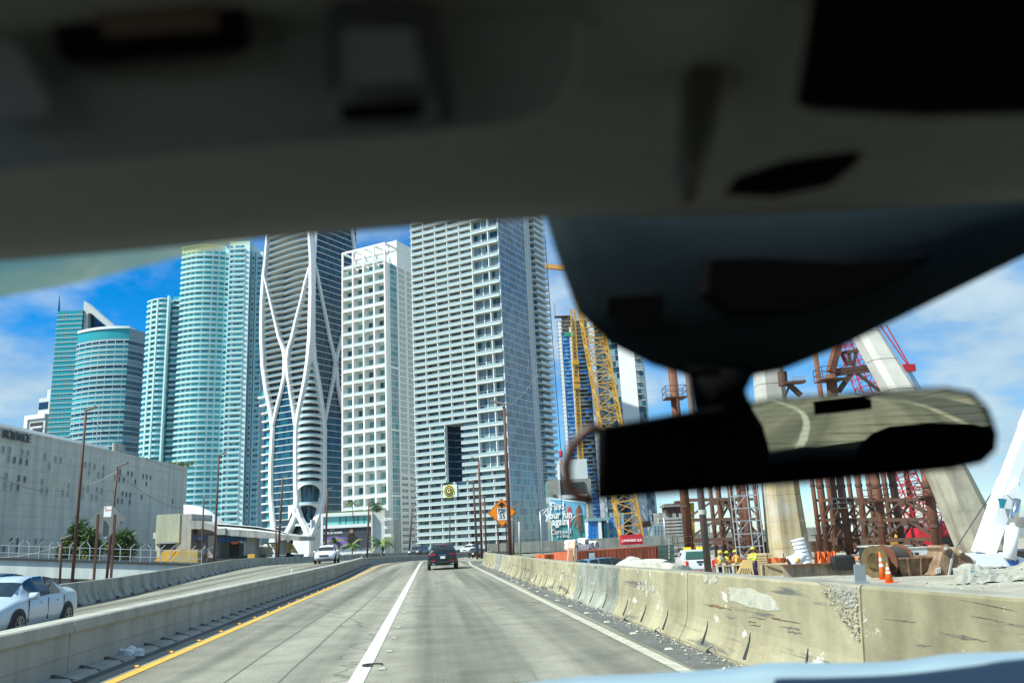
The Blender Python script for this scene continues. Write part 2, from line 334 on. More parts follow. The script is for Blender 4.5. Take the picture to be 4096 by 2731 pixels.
def jersey(s0, s1, pos, H, m, face, name, label, group, slots):
    rnd = random.Random(int(s0 * 10)); rh = H is None; H = H or 1.
    o = thing(name, label, 'barrier', pos((s0 + s1) / 2, 0, 0), group)
    prof = [(-.02, .0), (-.02, .05), (.03, .13), (.085, .22), (.12, .3), (.145, .4), (.2, H - .03), (.215, H - .008), (.235, H), (.45, H), (.47, H - .03), (.53, .36), (.6, .2), (.7, .05), (.7, 0)]
    ks = [s0 + .015, s0 + .05, (s0 + s1) / 2, s1 - .05, s1 - .015]; b = MB(); dH = (lambda k: 0.) if not rh else (lambda k: lerp(HT, k) - H)
    b.loft([[pos(k, face * (x + (.012 if j in (0, 4) else 0) * (1 if x < .35 else -1)), z + (dH(k) if z > .5 else 0)) for x, z in prof] for j, k in enumerate(ks)])
    np_ = len(prof)
    for f_ in range(len(b.m)):
        if f_ < 4 * np_ and f_ % np_ in (7, 8): b.m[f_] = 1
    b.build('concrete_body', [m, JTOP], o)
    if slots:
        for f in (.2, .5, .8):                             # lifting slots and scuppers on the road side
            k = s0 + (s1 - s0) * f; q = MB()
            A = [pos(k - .05, face * .004, .09), pos(k + .03, face * .0, .085), pos(k + .045, face * .05, .16), pos(k + .05, face * .105, .27), pos(k + .052, face * .14, .38), pos(k + .01, face * .085, .22)]
            d = V((-.008 * face, 0, .004)); q.prism([p + d for p in A], -d * 3); q.build('slot', DARK, o)
        for f in (.25, .72):
            k = s0 + (s1 - s0) * f; q = MB(); w_ = .22 + rnd.random() * .12
            A = [pos(k - w_, -face * .023, .004), pos(k - w_ * .8, -face * .023, .05 + rnd.random() * .02), pos(k, face * .015, .11), pos(k + w_ * .7, -face * .0235, .05), pos(k + w_, -face * .023, .004)]
            q.prism(A, V((face * .05, 0, 0))); q.build('scupper', DARK, o)
    return o
RJ = [-15, -10.4, -5.8, -1.6, 2.8, 7.53, 12.79, 17.5, 22.6, 27.2, 31.75, 36.5, 41.4, 46, 50.6, 55.2, 59.8, 64.4, 69, 73.6]
for i, (a, b_) in enumerate(zip(RJ, RJ[1:])):
    posR = lambda s, x, z: path(s, lerp(RBT, s) - .3 + x, z)
    vis = i - 4
    lab = {0: 'yellowish concrete barrier at the bottom right corner of the view', 1: 'long scuffed yellowish concrete barrier with a broken corner beside the grey plate', 2: 'yellowish concrete barrier with white scratches before the boulder', 3: 'dark stained concrete barrier with black streaks in the right row'}.get(vis)
    lab = lab or (ORD[vis] + ' concrete barrier along the right shoulder counted from the camera' if vis > 0 else ORD[-vis] + ' concrete barrier behind the car on the right shoulder')
    jersey(a, b_, posR, None, JM[1] if vis in (3, 9, 12) else JM[2] if vis in (0, 6) else JM[0], 1, 'jersey_barrier', lab, 'concrete barriers along the right shoulder', 1)
s = -4.; i = 0
while s < 210:
    st = 5.2 if s < 110 else 10.
    posL = lambda k, x, z: path(k, lerp(OUT, k) - x, z)
    jersey(s, s + st, posL, .86, JL, 1, 'jersey_barrier', (ORD[i] if i < 30 else ['thirty-first', 'thirty-second', 'thirty-third', 'thirty-fourth'][i - 30]) + ' weathered concrete barrier along the opposite roadway counted from the left', 'concrete barriers beyond the opposite roadway', s < 110)
    s += st; i += 1
# ------------------------------------------------------------------ the car the view is taken from
car = thing('car', 'dark grey cabin of the car around the view with visors roof lining and mirror', 'car', (.2, 0, 0))
LIN = mat('headliner_cloth', (.23, .27, .27), .95, var=.08, scale=60, bump=.15)
VIS = mat('visor_vinyl', (.15, .18, .185), .8, var=.06, scale=40, bump=.1)
DKT = mat('dark_trim', (.02, .026, .027), .6)
CAB = mat('cabin_black', (.004, .0045, .005), .85, spec=.02)
def ci(u, v, d): return EYE + ray(u, v) * d
def slab(pts, d, th, name, m, par=car, rnd=0., tilt=(0, 0)):
    ctr = (sum(p[0] for p in pts) / len(pts), sum(p[1] for p in pts) / len(pts)); rings = []
    dd = lambda u, v: d + (u - ctr[0]) * tilt[0] + (v - ctr[1]) * tilt[1]
    for k, (sc, z) in enumerate(((1 - rnd * .5, th), (1, th * .6), (1, th * .4), (1 - rnd, 0))):
        rings.append([ci(ctr[0] + (u - ctr[0]) * sc, ctr[1] + (v - ctr[1]) * sc, dd(u, v) + z) for u, v in pts])
    o = MB().loft(rings).build(name, m, None, smooth=False); o.parent = par; o.matrix_parent_inverse = parent_mat(par).inverted(); return o
hed = [(-700, 1075), (-200, 1042), (0, 1022), (500, 982), (1000, 935), (1700, 880), (2140, 852), (2400, 838), (2600, 845), (3000, 838), (3600, 805), (4300, 770), (4900, 745)]
rows = []
for dv, d in ((25, .455), (0, .44), (-14, .425), (-60, .41), (-170, .385), (-340, .355), (-700, .29), (-1150, .235)):
    rows.append([ci(u, v + dv, d) for u, v in hed])
last = rows[-1]
for y, z in ((.05, 1.86), (-.6, 1.88), (-1.5, 1.84), (-2.1, 1.73), (-2.45, 1.62)):
    rows.append([V((-.62 + 1.64 * k / 12, y, z - .06 * abs(k / 6 - 1) ** 2)) for k in range(13)])
MB().loft(rows, closed=False).build('roof_lining', LIN, car, smooth=True)
vs = slab([(-500, -500), (2250, -500), (2335, 0), (2310, 300), (2230, 430), (2080, 500), (1500, 560), (0, 690), (-500, 730)], .275, .012, 'sun_visor', VIS, rnd=.02)
slab([(150, -60), (950, -60), (1010, 150), (985, 205), (300, 265), (250, 240)], .262, .008, 'mirror_cover', CAB, vs)
slab([(330, -30), (850, -40), (880, 120), (420, 150)], .258, .003, 'mirror_flap', mat('brown_flap', (.05, .028, .012), .5), vs)
slab([(-60, 150), (60, 170), (200, 420), (180, 465), (-60, 480)], .262, .004, 'warning_label', mat('grey_label', (.13, .15, .165), .6), vs)
slab([(1310, 40), (1350, 0), (1680, -10), (1760, 40), (1830, 480), (1760, 500), (1690, 120), (1640, 85), (1400, 90), (1345, 120), (1350, 360), (1315, 360)], .26, .006, 'visor_hook', DKT, vs)
slab([(1350, 120), (1650, 110), (1700, 330), (1370, 345)], .262, .005, 'hook_cover', VIS, vs)
slab([(1355, 420), (1690, 400), (1700, 455), (1640, 480), (1370, 490)], .258, .004, 'hook_slot', CAB, vs)
pv = slab([(3330, -500), (4900, -500), (4900, 440), (3700, 470), (3250, 445), (3180, 420)], .26, .014, 'passenger_visor', CAB, rnd=.03)
slab([(2760, -400), (3080, -400), (2860, 560), (2790, 800), (2730, 825), (2700, 700)], .31, .02, 'lining_shade_bar', mat('lining_shade_grey', (.07, .08, .078), .8), rnd=.3)  # added dark bar: the shading band across the lining put into its colour
slab([(2890, 780), (2950, 705), (3150, 640), (3400, 605), (3460, 610), (3420, 665), (3320, 745), (3100, 790)], .335, .01, 'microphone_grille', CAB, rnd=.1)
# sensor housing on the windscreen
out = [(2150, 770), (2235, 1045), (2310, 1250), (2437, 1375), (2612, 1462), (2786, 1515), (2960, 1515), (3134, 1480), (3395, 1375), (3743, 1201), (4250, 950), (4300, 700), (3600, 730), (3000, 760), (2500, 765)]
cx, cy = 3000, 1130
HOUS = mat('housing_plastic', (.014, .023, .026), .85, spec=.015, var=.05, scale=80, bump=.05)
hs = MB().loft([[ci(cx + (u - cx) * k, cy + (v - cy) * k, d) for u, v in out] for k, d in ((1, .53), (1, .522), (.98, .514), (.86, .506), (.6, .5), (.25, .497))]).build('sensor_housing', HOUS, car, smooth=True)
slab([(2800, 1030), (3000, 1020), (3400, 1040), (3730, 1010), (3700, 1060), (3500, 1160), (3200, 1250), (2900, 1255), (2790, 1180)], .484, .01, 'camera_recess', CAB, hs, rnd=.1)
slab([(2420, 1180), (2640, 1165), (2660, 1210), (2620, 1340), (2520, 1330), (2410, 1250)], .486, .01, 'sensor_lens', CAB, hs, rnd=.1)
MB().tube([ci(2880, 1480, .5), ci(2870, 1560, .505), ci(2890, 1640, .51), ci(2940, 1740, .512)], [.02, .017, .018, .02], 12).build('mirror_stalk', CAB, car, smooth=True)
# rear-view mirror: a gently convex glass in a black shell
MN = V((-.2592, -.96, -.1056)).normalized(); MC = EYE + ray(3186, 1776) * .48
def mpl(u, v, off=0.):
    d = ray(u, v); return EYE + d * ((MC + MN * off - EYE).dot(MN) / d.dot(MN))
mo_ = [(2385, 1708), (2700, 1652), (3100, 1590), (3500, 1560), (3780, 1545), (3890, 1565), (3955, 1630), (3992, 1735), (3985, 1800), (3930, 1852), (3800, 1880), (3200, 1935), (2700, 1975), (2385, 2000)]
mx_, my_ = 3190, 1770
b = MB().loft([[mpl(mx_ + (u - mx_) * k, my_ + (v - my_) * k, off) for u, v in mo_] for k, off in ((.985, .001), (1, -.004), (1, -.012), (.93, -.028), (.6, -.036))])
mir = b.build('rear_view_mirror', CAB, car, smooth=True)
MG = mat('mirror_silver', (.42, .45, .33), .0, 1)
xa = MN.cross(ZU).normalized(); ya = xa.cross(MN); RM = 2.5
def bulge(p):
    q = p - MC; x, y = q.dot(xa), q.dot(ya); return p - MN * ((x * x * 1.0 + y * y * .35) / (2 * RM) - .004)
ring = [mpl(mx_ + (u - mx_) * .965, my_ + (v - my_) * .93) for u, v in mo_]; c0 = mpl(mx_, my_); gv = []; gf = []; n = len(ring); K = 10
for k in range(K + 1):
    for p in ring: gv.append(bulge(c0 + (p - c0) * (k / K)))
gf = [(k * n + i, k * n + (i + 1) % n, (k + 1) * n + (i + 1) % n, (k + 1) * n + i) for k in range(1, K) for i in range(n)] + [tuple(range(n, 2 * n))]
g = MB().add(gv, gf).build('mirror_glass', MG, mir, smooth=True)
MB().tube([mpl(u, v, -.004) for u, v in ((2400, 1706), (2340, 1728), (2290, 1785), (2265, 1860), (2272, 1940), (2310, 1985), (2375, 1998))], .0035, 8).build('mirror_rim', mat('brown_rim', (.05, .022, .012), .5), mir, smooth=True)
# windscreen with its tinted band, dashboard, rear shell
def glass(name, tint, gl):
    M = bpy.data.materials.new(name); M.use_nodes = True; q = M.node_tree.nodes; l = M.node_tree.links
    q.remove(q['Principled BSDF']); t = q.new('ShaderNodeBsdfTransparent'); t.inputs[0].default_value = (*tint, 1)
    g = q.new('ShaderNodeBsdfGlossy'); g.inputs['Roughness'].default_value = .02; x = q.new('ShaderNodeMixShader'); x.inputs[0].default_value = gl
    l.new(t.outputs[0], x.inputs[1]); l.new(g.outputs[0], x.inputs[2]); l.new(x.outputs[0], q['Material Output'].inputs[0]); return M
ws = MB().loft([[ci(u, v + dv, d + abs(u - 2048) * 6e-6) for u, v in [(-700, hv), (800, hv - 80), (2048, hv - 140), (3300, hv - 170), (4900, hv - 220)]] for hv, dv, d in ((1030, 0, .56), (1600, 0, .72), (2200, 0, 1.0), (2900, 0, 1.5))], closed=False).build('windscreen', glass('windscreen_glass', (.9, .985, .955), .012), car)
TB = glass('tint_band_glass', (.7, .68, .4), .42)
for q_ in TB.node_tree.nodes:
    if q_.type == 'BSDF_GLOSSY': gq = q_
tq = TB.node_tree.nodes.new('ShaderNodeBsdfTranslucent'); tq.inputs[0].default_value = (.62, .6, .3, 1); TB.node_tree.links.new(tq.outputs[0], [q_ for q_ in TB.node_tree.nodes if q_.type == 'MIX_SHADER'][0].inputs[2])
MB().loft([[ci(u, v, .53) for u, v in ((-700, 1000), (0, 960), (500, 930), (1000, 890), (1300, 870))], [ci(u, v, .535) for u, v in ((-700, 1290), (0, 1190), (300, 1135), (700, 1035), (1150, 930))]], closed=False).build('tint_band', TB, ws)
GLARE = mat('dash_reflection_blue', (.24, .33, .38), .3, spec=.5)
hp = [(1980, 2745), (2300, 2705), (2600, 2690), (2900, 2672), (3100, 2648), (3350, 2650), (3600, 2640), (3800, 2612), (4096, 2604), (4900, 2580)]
def cat(pts, n=6):
    q = []; P = [pts[0]] + pts + [pts[-1]]
    for i in range(1, len(P) - 2):
        for k in range(n):
            t = k / n; q.append(tuple(.5 * (2 * P[i][j] + (P[i + 1][j] - P[i - 1][j]) * t + (2 * P[i - 1][j] - 5 * P[i][j] + 4 * P[i + 1][j] - P[i + 2][j]) * t * t + (3 * P[i][j] - P[i - 1][j] - 3 * P[i + 1][j] + P[i + 2][j]) * t ** 3) for j in (0, 1)))
    return q + [pts[-1]]
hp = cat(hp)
MB().loft([[ci(u, v + dv, d) for u, v in hp] for dv, d in ((0, 1.15), (14, 1.02), (60, .98), (200, .96))], closed=False).build('dash_reflection', GLARE, car, smooth=True)  # pale strip added in the shape of the dash reflection in the windscreen
hp2 = [(2900, 2790), (3090, 2735), (3110, 2712), (3300, 2708), (3600, 2695), (3900, 2660), (4096, 2632), (4900, 2570)]
hp2 = cat(hp2)
MB().loft([[ci(u, v + dv, d) for u, v in hp2] for dv, d in ((0, .80), (10, .74), (200, .66))], closed=False).build('dashboard', mat('navy_dash', (.008, .016, .028), .5), car, smooth=True)
# rear of the cabin (seen in the mirror)
MB().prism([(-.62, -2.6, .5), (1.02, -2.6, .5), (1.02, -2.6, 1.35), (-.62, -2.6, 1.22)], (0, .75, 0)).build('parcel_shelf', CAB, car)
for x0, x1, n_ in ((-.66, -.60, 'side_panel'), (1.0, 1.06, 'side_panel')): MB().box(x0, x1, -2.5, .9, .3, 1.12).build(n_, CAB, car)
MB().box(-.6, 1.0, -2.5, 1.0, .28, .34).build('floor_pan', CAB, car)
MB().box(-.6, 1.0, .6, .95, .34, 1.2).build('firewall', CAB, car)
for x0, x1 in ((-.64, -.40), (.96, 1.06)): MB().prism([(x0, -2.55, 1.06), (x1, -2.55, 1.06), (x1 if x0 < 0 else x1, -2.3, 1.62), (x0, -2.3, 1.62)], (0, .06, 0)).build('rear_pillar', CAB, car)
MB().box(.05, .31, -2.32, -2.24, 1.475, 1.54).build('brake_light_housing', CAB, car)
def headrest(x, y, z, w_, h_):
    return MB().loft([[V((x + w_ * k * math.cos(a) * (abs(math.cos(a)) ** -.4 if abs(math.cos(a)) > .1 else 1), y + t, z + h_ * k * math.sin(a))) for a in [i * math.pi / 10 for i in range(20)]] for k, t in ((.6, -.05), (.95, -.03), (1, 0), (.95, .03), (.6, .05))]).build('headrest', CAB, car, smooth=True)
headrest(-.16, -.32, 1.54, .25, .17); headrest(.47, -1.35, 1.35, .25, .13)
MB().box(-.55, .1, -.5, -.25, .4, 1.36).build('seat_back', CAB, car); MB().box(.4, .95, -.5, -.3, .4, 1.1).build('seat_back', CAB, car)

for k in range(9): MB().tube([(-.4, -2.42, 1.28 + k * .032), (.96, -2.42, 1.28 + k * .032)], .0011, 4).build('defroster_line', CAB, car)
# ------------------------------------------------------------------ towers
GREYG = mat('grey_blue_glass', (.13, .19, .23), .1, spec=.9)
GREYG2 = mat('pale_grey_glass', (.22, .28, .31), .12, spec=.9)
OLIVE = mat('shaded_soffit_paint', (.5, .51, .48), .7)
rn = random.Random(3); GREYF = mat('neutral_grey_glass', (.17, .2, .215), .15, spec=.6); GREYF2 = mat('neutral_grey_glass_light', (.24, .275, .285), .15, spec=.6); SLOTG = mat('slot_blue_glass', (.012, .06, .11), .12, spec=.5); SLAB5 = mat('greyed_slab', (.6, .63, .6), .65, var=.08, scale=.3); RAIL5 = mat('grey_rail_glass', (.3, .4, .42), .15, spec=.6)
# --- balcony tower with the notch and the round sign
T = Bld('balcony_tower', 'tall white balcony tower with grey glass side face and round yellow sign', 2050, 2180, 343)
h = 3.1; W1 = 45.5; NF = 54
zd = math.floor(T.px(2040, 1872, y=0).z / h) * h            # single balconies below, two-storey ones above
yd = T.px(1905, 1500, x=-1.9).y                             # double-height bays end here
n0, n1 = T.px(1846, 1800, x=-1.9).y - 1.2, T.px(1782, 1800, x=-1.9).y + 1.2
zl, zh = round(T.px(1800, 1923, x=0).z / h) * h, round(T.px(1800, 1702, x=0).z / h) * h
H = NF * h
for a in ((.3, 44, 0, n0, 0, H), (.3, 44, n1, W1, 0, H), (.3, 8, n0, n1, 0, zl), (.3, 8, n0, n1, zh, H), (8, 44, n0, n1, 0, H)): T.box('core_wall', GREYW, *a)
def panes(T, z, dz, y0, y1, st, mats, x=.22, ax='y', name='window_pane'):
    k = max(1, round((y1 - y0) / st)); w_ = (y1 - y0) / k
    for i in range(k):
        a, b = y0 + i * w_ + .05, y0 + (i + 1) * w_ - .05; m_ = rn.choice(mats)
        if ax == 'y': T.box(name, m_, x, x + .12, a, b, z, z + dz)
        else: T.box(name, m_, a, b, x, x + .12, z, z + dz)
GL5 = [TEALD, TEALD, NAVY, GREYG, CURT]
for i in range(NF):
    z = i * h; up = z >= zd; segs = [(yd, W1)] if up else [(0, W1)]
    if zl <= z < zh: segs = [(segs[0][0] if segs[0][0] < n0 else 0, n0 + 1.2), (n1 - 1.0, W1)]; segs = [(a if j or not up else yd, b) for j, (a, b) in enumerate(segs)]
    for a, b in segs:
        if b - a < 2: continue
        T.box('floor_slab', SLAB5, -1.9, .28, a, b + (.9 if b == W1 else 0), z, z + .3)
        T.box('balcony_rail', RAIL5, -1.88, -1.82, a + .1, b, z + .3, z + 1.32)
        T.box('rail_cap', WHITE2, -1.92, -1.8, a + .05, b, z + 1.32, z + 1.4)
        k = max(1, round((b - a) / 6.4)); st = (b - a) / k
        for j in range(k + (1 if b == W1 else 0)): T.box('divider', WHITE, -1.7 if up else -1.5, .28, a + j * st, a + j * st + .28, z + .3, z + h)
        panes(T, z + .3, h - .35, a + .3, b - .1, 2.1, GL5)
    if zl <= z < zh:
        T.box('notch_glazing', SLOTG, 7.7, 7.95, n0, n1, z + .2, z + h); T.box('notch_transom', WHITE2, 7.6, 7.99, n0, n1, z, z + .2)
        T.box('notch_glazing', SLOTG, .6, 7.6, n0 - .12, n0 + .02, z + .2, z + h); T.box('notch_glazing', SLOTG, .6, 7.6, n1 - .02, n1 + .12, z + .2, z + h)
    if up and round((z - zd) / h) % 2 == 0:
        T.box('balcony_deck', SLAB5, -2.2, .28, -.6, yd, z, z + .55)
        T.box('balcony_rail', RAIL5, -2.18, -2.12, -.5, yd, z + .55, z + 1.5); T.box('rail_cap', WHITE2, -2.22, -2.08, -.5, yd, z + 1.5, z + 1.58)
        for j in range(4): T.box('column', WHITE, -1.9 if j % 2 else -.3, .28, yd * j / 3 - .16, yd * j / 3 + .16, z + .5, z + 2 * h)
        panes(T, z + .55, h - .6, .3, yd - .2, 1.9, [TEALD, GREYG, PALEG, TEALD]); panes(T, z + h + .2, h - .4, .3, yd - .2, 1.9, [TEALD, GREYG, PALEG])
        T.box('transom', WHITE2, .1, .28, 0, yd, z + h - .1, z + h + .2)
    # right face: curtain wall, slot, far balconies
    T.box('spandrel', WHITE2, 0, 25, -.12, .02, z, z + .22)
    panes(T, z + .22, h - .24, .1, 25, 1.55, [GREYF, GREYF, GREYG2, GREYF2] if i > 13 else [GREYF, GREYG2, PALEG], x=-.08, ax='x')
    panes(T, z + .1, h - .2, 25.4, 30, 2.2, [TEALD, NAVY], x=.05, ax='x'); T.box('slot_band', WHITE2, 25, 30, -.3, .05, z - .1, z + .12)
    if i > 8:
        T.box('side_balcony', WHITE, 30.5, 43.5, -2.6, .2, z, z + .42); T.box('balcony_rail', RAILG, 30.6, 43.4, -2.55, -2.5, z + .42, z + 1.4)
        panes(T, z + .4, h - .5, 31, 43, 3, [TEALD, GREYG], x=-.05, ax='x')
for x in (25, 27.6, 30.2): T.box('slot_mullion', WHITE2, x, x + .3, -.35, .1, 0, H)
T.box('corner_post', WHITE, -.3, .3, -.3, .1, 0, zd); T.box('parapet', WHITE, -.5, 44, 0, W1, H, H + 1.5)
p = T.px(1800, 1963, x=-2.6); T.box('sign_box', mat('sign_panel_pale', (.5, .6, .62), .4), -2.5, .2, p.y - 3.4, p.y + 3.6, p.z - 2.6, p.z + 2.6)
T.flush()
Mx = T.M @ frame(V((-2.6, p.y + .4, p.z)), V((0, -1, 0)), V((-1, 0, 0)))
def disc(name, r, m_, z, par, M): return MB().prism([M @ V((r * math.cos(a), r * math.sin(a), z)) for a in [i * math.pi / 16 for i in range(32)]], (M.to_3x3() @ V((0, 0, .1)))).build(name, m_, par)
SY = mat('sign_yellow', (.75, .62, .02), .4); SN = mat('sign_navy', (.02, .03, .08), .4)
disc('logo_ring', 2.75, SY, .02, T.o, Mx); disc('logo_disc', 2.35, SN, .13, T.o, Mx); disc('logo_inner_ring', 1.85, SY, .24, T.o, Mx); disc('logo_center', 1.6, SN, .35, T.o, Mx)
text('logo_letter', 'G', 2.6, SY, T.o, Mx @ Matrix.Translation((0, 0, .5)), .05, bold=.06)
# --- white grid tower
T = Bld('grid_tower', 'white apartment tower with open grid frame of balconies and vented side wall', 1557, 2000, 392, ax=(.455, .89))
yl = T.px(1371, 2000, x=-1.2).y; H = T.px(1546, 968, x=-1.2).z; cw = yl / 4; lv = [T.px(1552, v, x=-1.2).z for v in (1985, 1718, 1464, 1214)]; lv.append(T.px(1550, 1040, x=-1.2).z)
g0 = T.px(1572, 1700, y=0).x; g1 = T.px(1597, 1700, y=0).x; g2 = T.px(1668, 1700, y=0).x
T.box('core_wall', WHITE, 2.0, g2 + 12, .4, yl, 0, lv[4]); T.box('core_wall', WHITE, g1, g2 + 12, 0, yl, 0, lv[4] + 14)
for j in range(5):
    y = j * cw
    T.box('column', WHITE, -1.6, -.8, y - .38, y + .38, 0, H)
    T.box('party_wall', WHITE, -.8, 2, y - .12, y + .12, 0, lv[4])
    T.box('roof_frame', WHITE, -.8, 9, y - .35, y + .35, H - 1.0, H - .003); T.box('roof_post', WHITE, 8.6, 9.4, y - .35, y + .35, lv[4], H - 1.0)
for z in lv[:4] + [H - .9]: T.box('frame_beam', WHITE, -1.55, -.7, -.36, yl + .3, z, z + .9)
T.box('roof_frame', WHITE, 8.5, 9.3, 0, yl, H - .98, H - .02)
WIN4 = [mat('pale_green_pane', (.2, .4, .4), .15), mat('mid_green_pane', (.12, .3, .31), .15), CURT, TEALD]
zz = [lv[0] - (k + 1) * 5.4 for k in range(1)]
for a, b in zip(lv, lv[1:]):
    n_ = max(1, round((b - a) / 5.9)); zz += [a + (b - a) * k / n_ for k in range(n_)]
zz.append(lv[4]); fh = 5.9
for k, z in enumerate(zz):
    for j in range(4):
        a, b = j * cw + .38, (j + 1) * cw - .38
        T.box('balcony_slab', WHITE, -1.5, 2, a, b, z + .3, z + .62); T.box('balcony_rail', RAILG, -1.42, -1.34, a, b, z + .62, z + 1.62); T.box('rail_cap', WHITE2, -1.5, -1.3, a, b, z + 1.62, z + 1.75)
        for t in range(1, 5): T.box('rail_post', WHITE2, -1.46, -1.32, a + (b - a) * t / 5 - .05, a + (b - a) * t / 5 + .05, z + .62, z + 1.62)
        if z < lv[4]:
            w0 = a + 1.4; w1 = b - .5
            T.box('window_pane', rn.choice(WIN4), 1.9, 2.1, w0, (w0 + w1) / 2 - .06, z + 1.2, z + fh - .5); T.box('window_pane', rn.choice(WIN4), 1.9, 2.1, (w0 + w1) / 2 + .06, w1, z + 1.2, z + fh - .5)
            T.box('window_rail', WHITE2, 1.84, 1.95, w0, w1, z + 2.3, z + 2.5)
# corner strip and vented side wall
nf = int(lv[4] / 3.0); fz = lv[4] / nf
for i in range(nf):
    z = i * fz
    if z > lv[0] - 12:
        T.box('side_window', rn.choice([PALEG, CURT, GREYG2, PALEG]), g0 - .6, (g0 + g1) / 2 - .1, .02, .3, z + .25, z + fz); T.box('side_window', rn.choice([PALEG, CURT, GREYG2]), (g0 + g1) / 2 + .1, g1 - .4, .02, .3, z + .25, z + fz)
        T.box('side_sill', WHITE2, g0 - .8, g1, -.1, .28, z, z + .25)
    else:
        for q in range(6): T.box('garage_fin', GREYW, g0 - 1 + q * (g1 - g0) / 6, g0 - .7 + q * (g1 - g0) / 6, -.1, .3, z, z + fz)
    T.box('ledge', WHITE, g1 + .6, g2, -.28, .02, z - .1, z + .16)
    for c in (.1, .56):
        x0 = g1 + (g2 - g1) * c; w_ = (g2 - g1) * .155
        for q in range(2):
            for r in range(3 if z > 40 else 2): T.box('louvre', DARK if z < 40 else mat('grey_louvre', (.25, .29, .29), .7), x0 + q * w_ * 1.15, x0 + q * w_ * 1.15 + w_, -.05, .02, z + .7 + r * .72, z + 1.1 + r * .72)
T.box('corner_pier', WHITE, g1 - .5, g1 + .6, -.4, .02, 0, lv[4] + 14); T.box('corner_pier', WHITE, g2 - .6, g2 + .4, -.4, .02, 0, lv[4] + 14); T.box('corner_pier', WHITE, 1.6, 2.3, -.5, .2, 0, H)
for z in lv[:3]: T.box('side_beam', WHITE, 0, g1, -.45, .2, z, z + .9)
T.box('side_beam', WHITE, -1.5, g2, -.42, .2, H - .95, H - .05)
T.flush()
# --- exoskeleton tower
T = Bld('exoskeleton_tower', 'dark glass tower wrapped in a white curving concrete exoskeleton', 1243, 1400, 430, ax=(.51, .86))
RAILD = mat('dark_rail_glass', (.12, .18, .21), .12, spec=.6)
SHELL = mat('white_exoskeleton', (.8, .81, .79), .45, var=.04, scale=.2)
XO, YO = -1.2, -1.2
H = T.px(1243, 700, y=0).z; yA = T.px(1046, 1350, x=0).y; xB = T.px(1425, 950, y=0).x
def prof(v): return [(1042, 939, 0)]
h = 3.55; NF = int(H / h)
T.box('core_wall', NAVY, 2.5, xB, 2.5, yA - 1, 0, H)
def pl(side, u, v, off=0.):
    return T.px(u, v, x=-off) if side == 'L' else T.px(u, v, y=-off)
Aed = [(939, 1069), (1041, 1059), (1105, 1051), (1201, 1045), (1350, 1046), (1465, 1049), (1568, 1063), (1648, 1080), (1717, 1087), (1866, 1080), (2067, 1084), (2130, 1092), (2300, 1096)]
Eed = [(700, 1240), (1032, 1247), (1350, 1240), (1468, 1235), (1522, 1218), (1625, 1195), (1694, 1182), (1752, 1179), (1924, 1179), (2010, 1182), (2067, 1172), (2113, 1150), (2300, 1130)]
Ied = [(700, 1256), (1032, 1257), (1350, 1256), (1436, 1262), (1551, 1281), (1671, 1296), (1723, 1298), (1981, 1293), (2039, 1281), (2300, 1275)]
xcr = [(1102, 1102), (1436, 1140)]
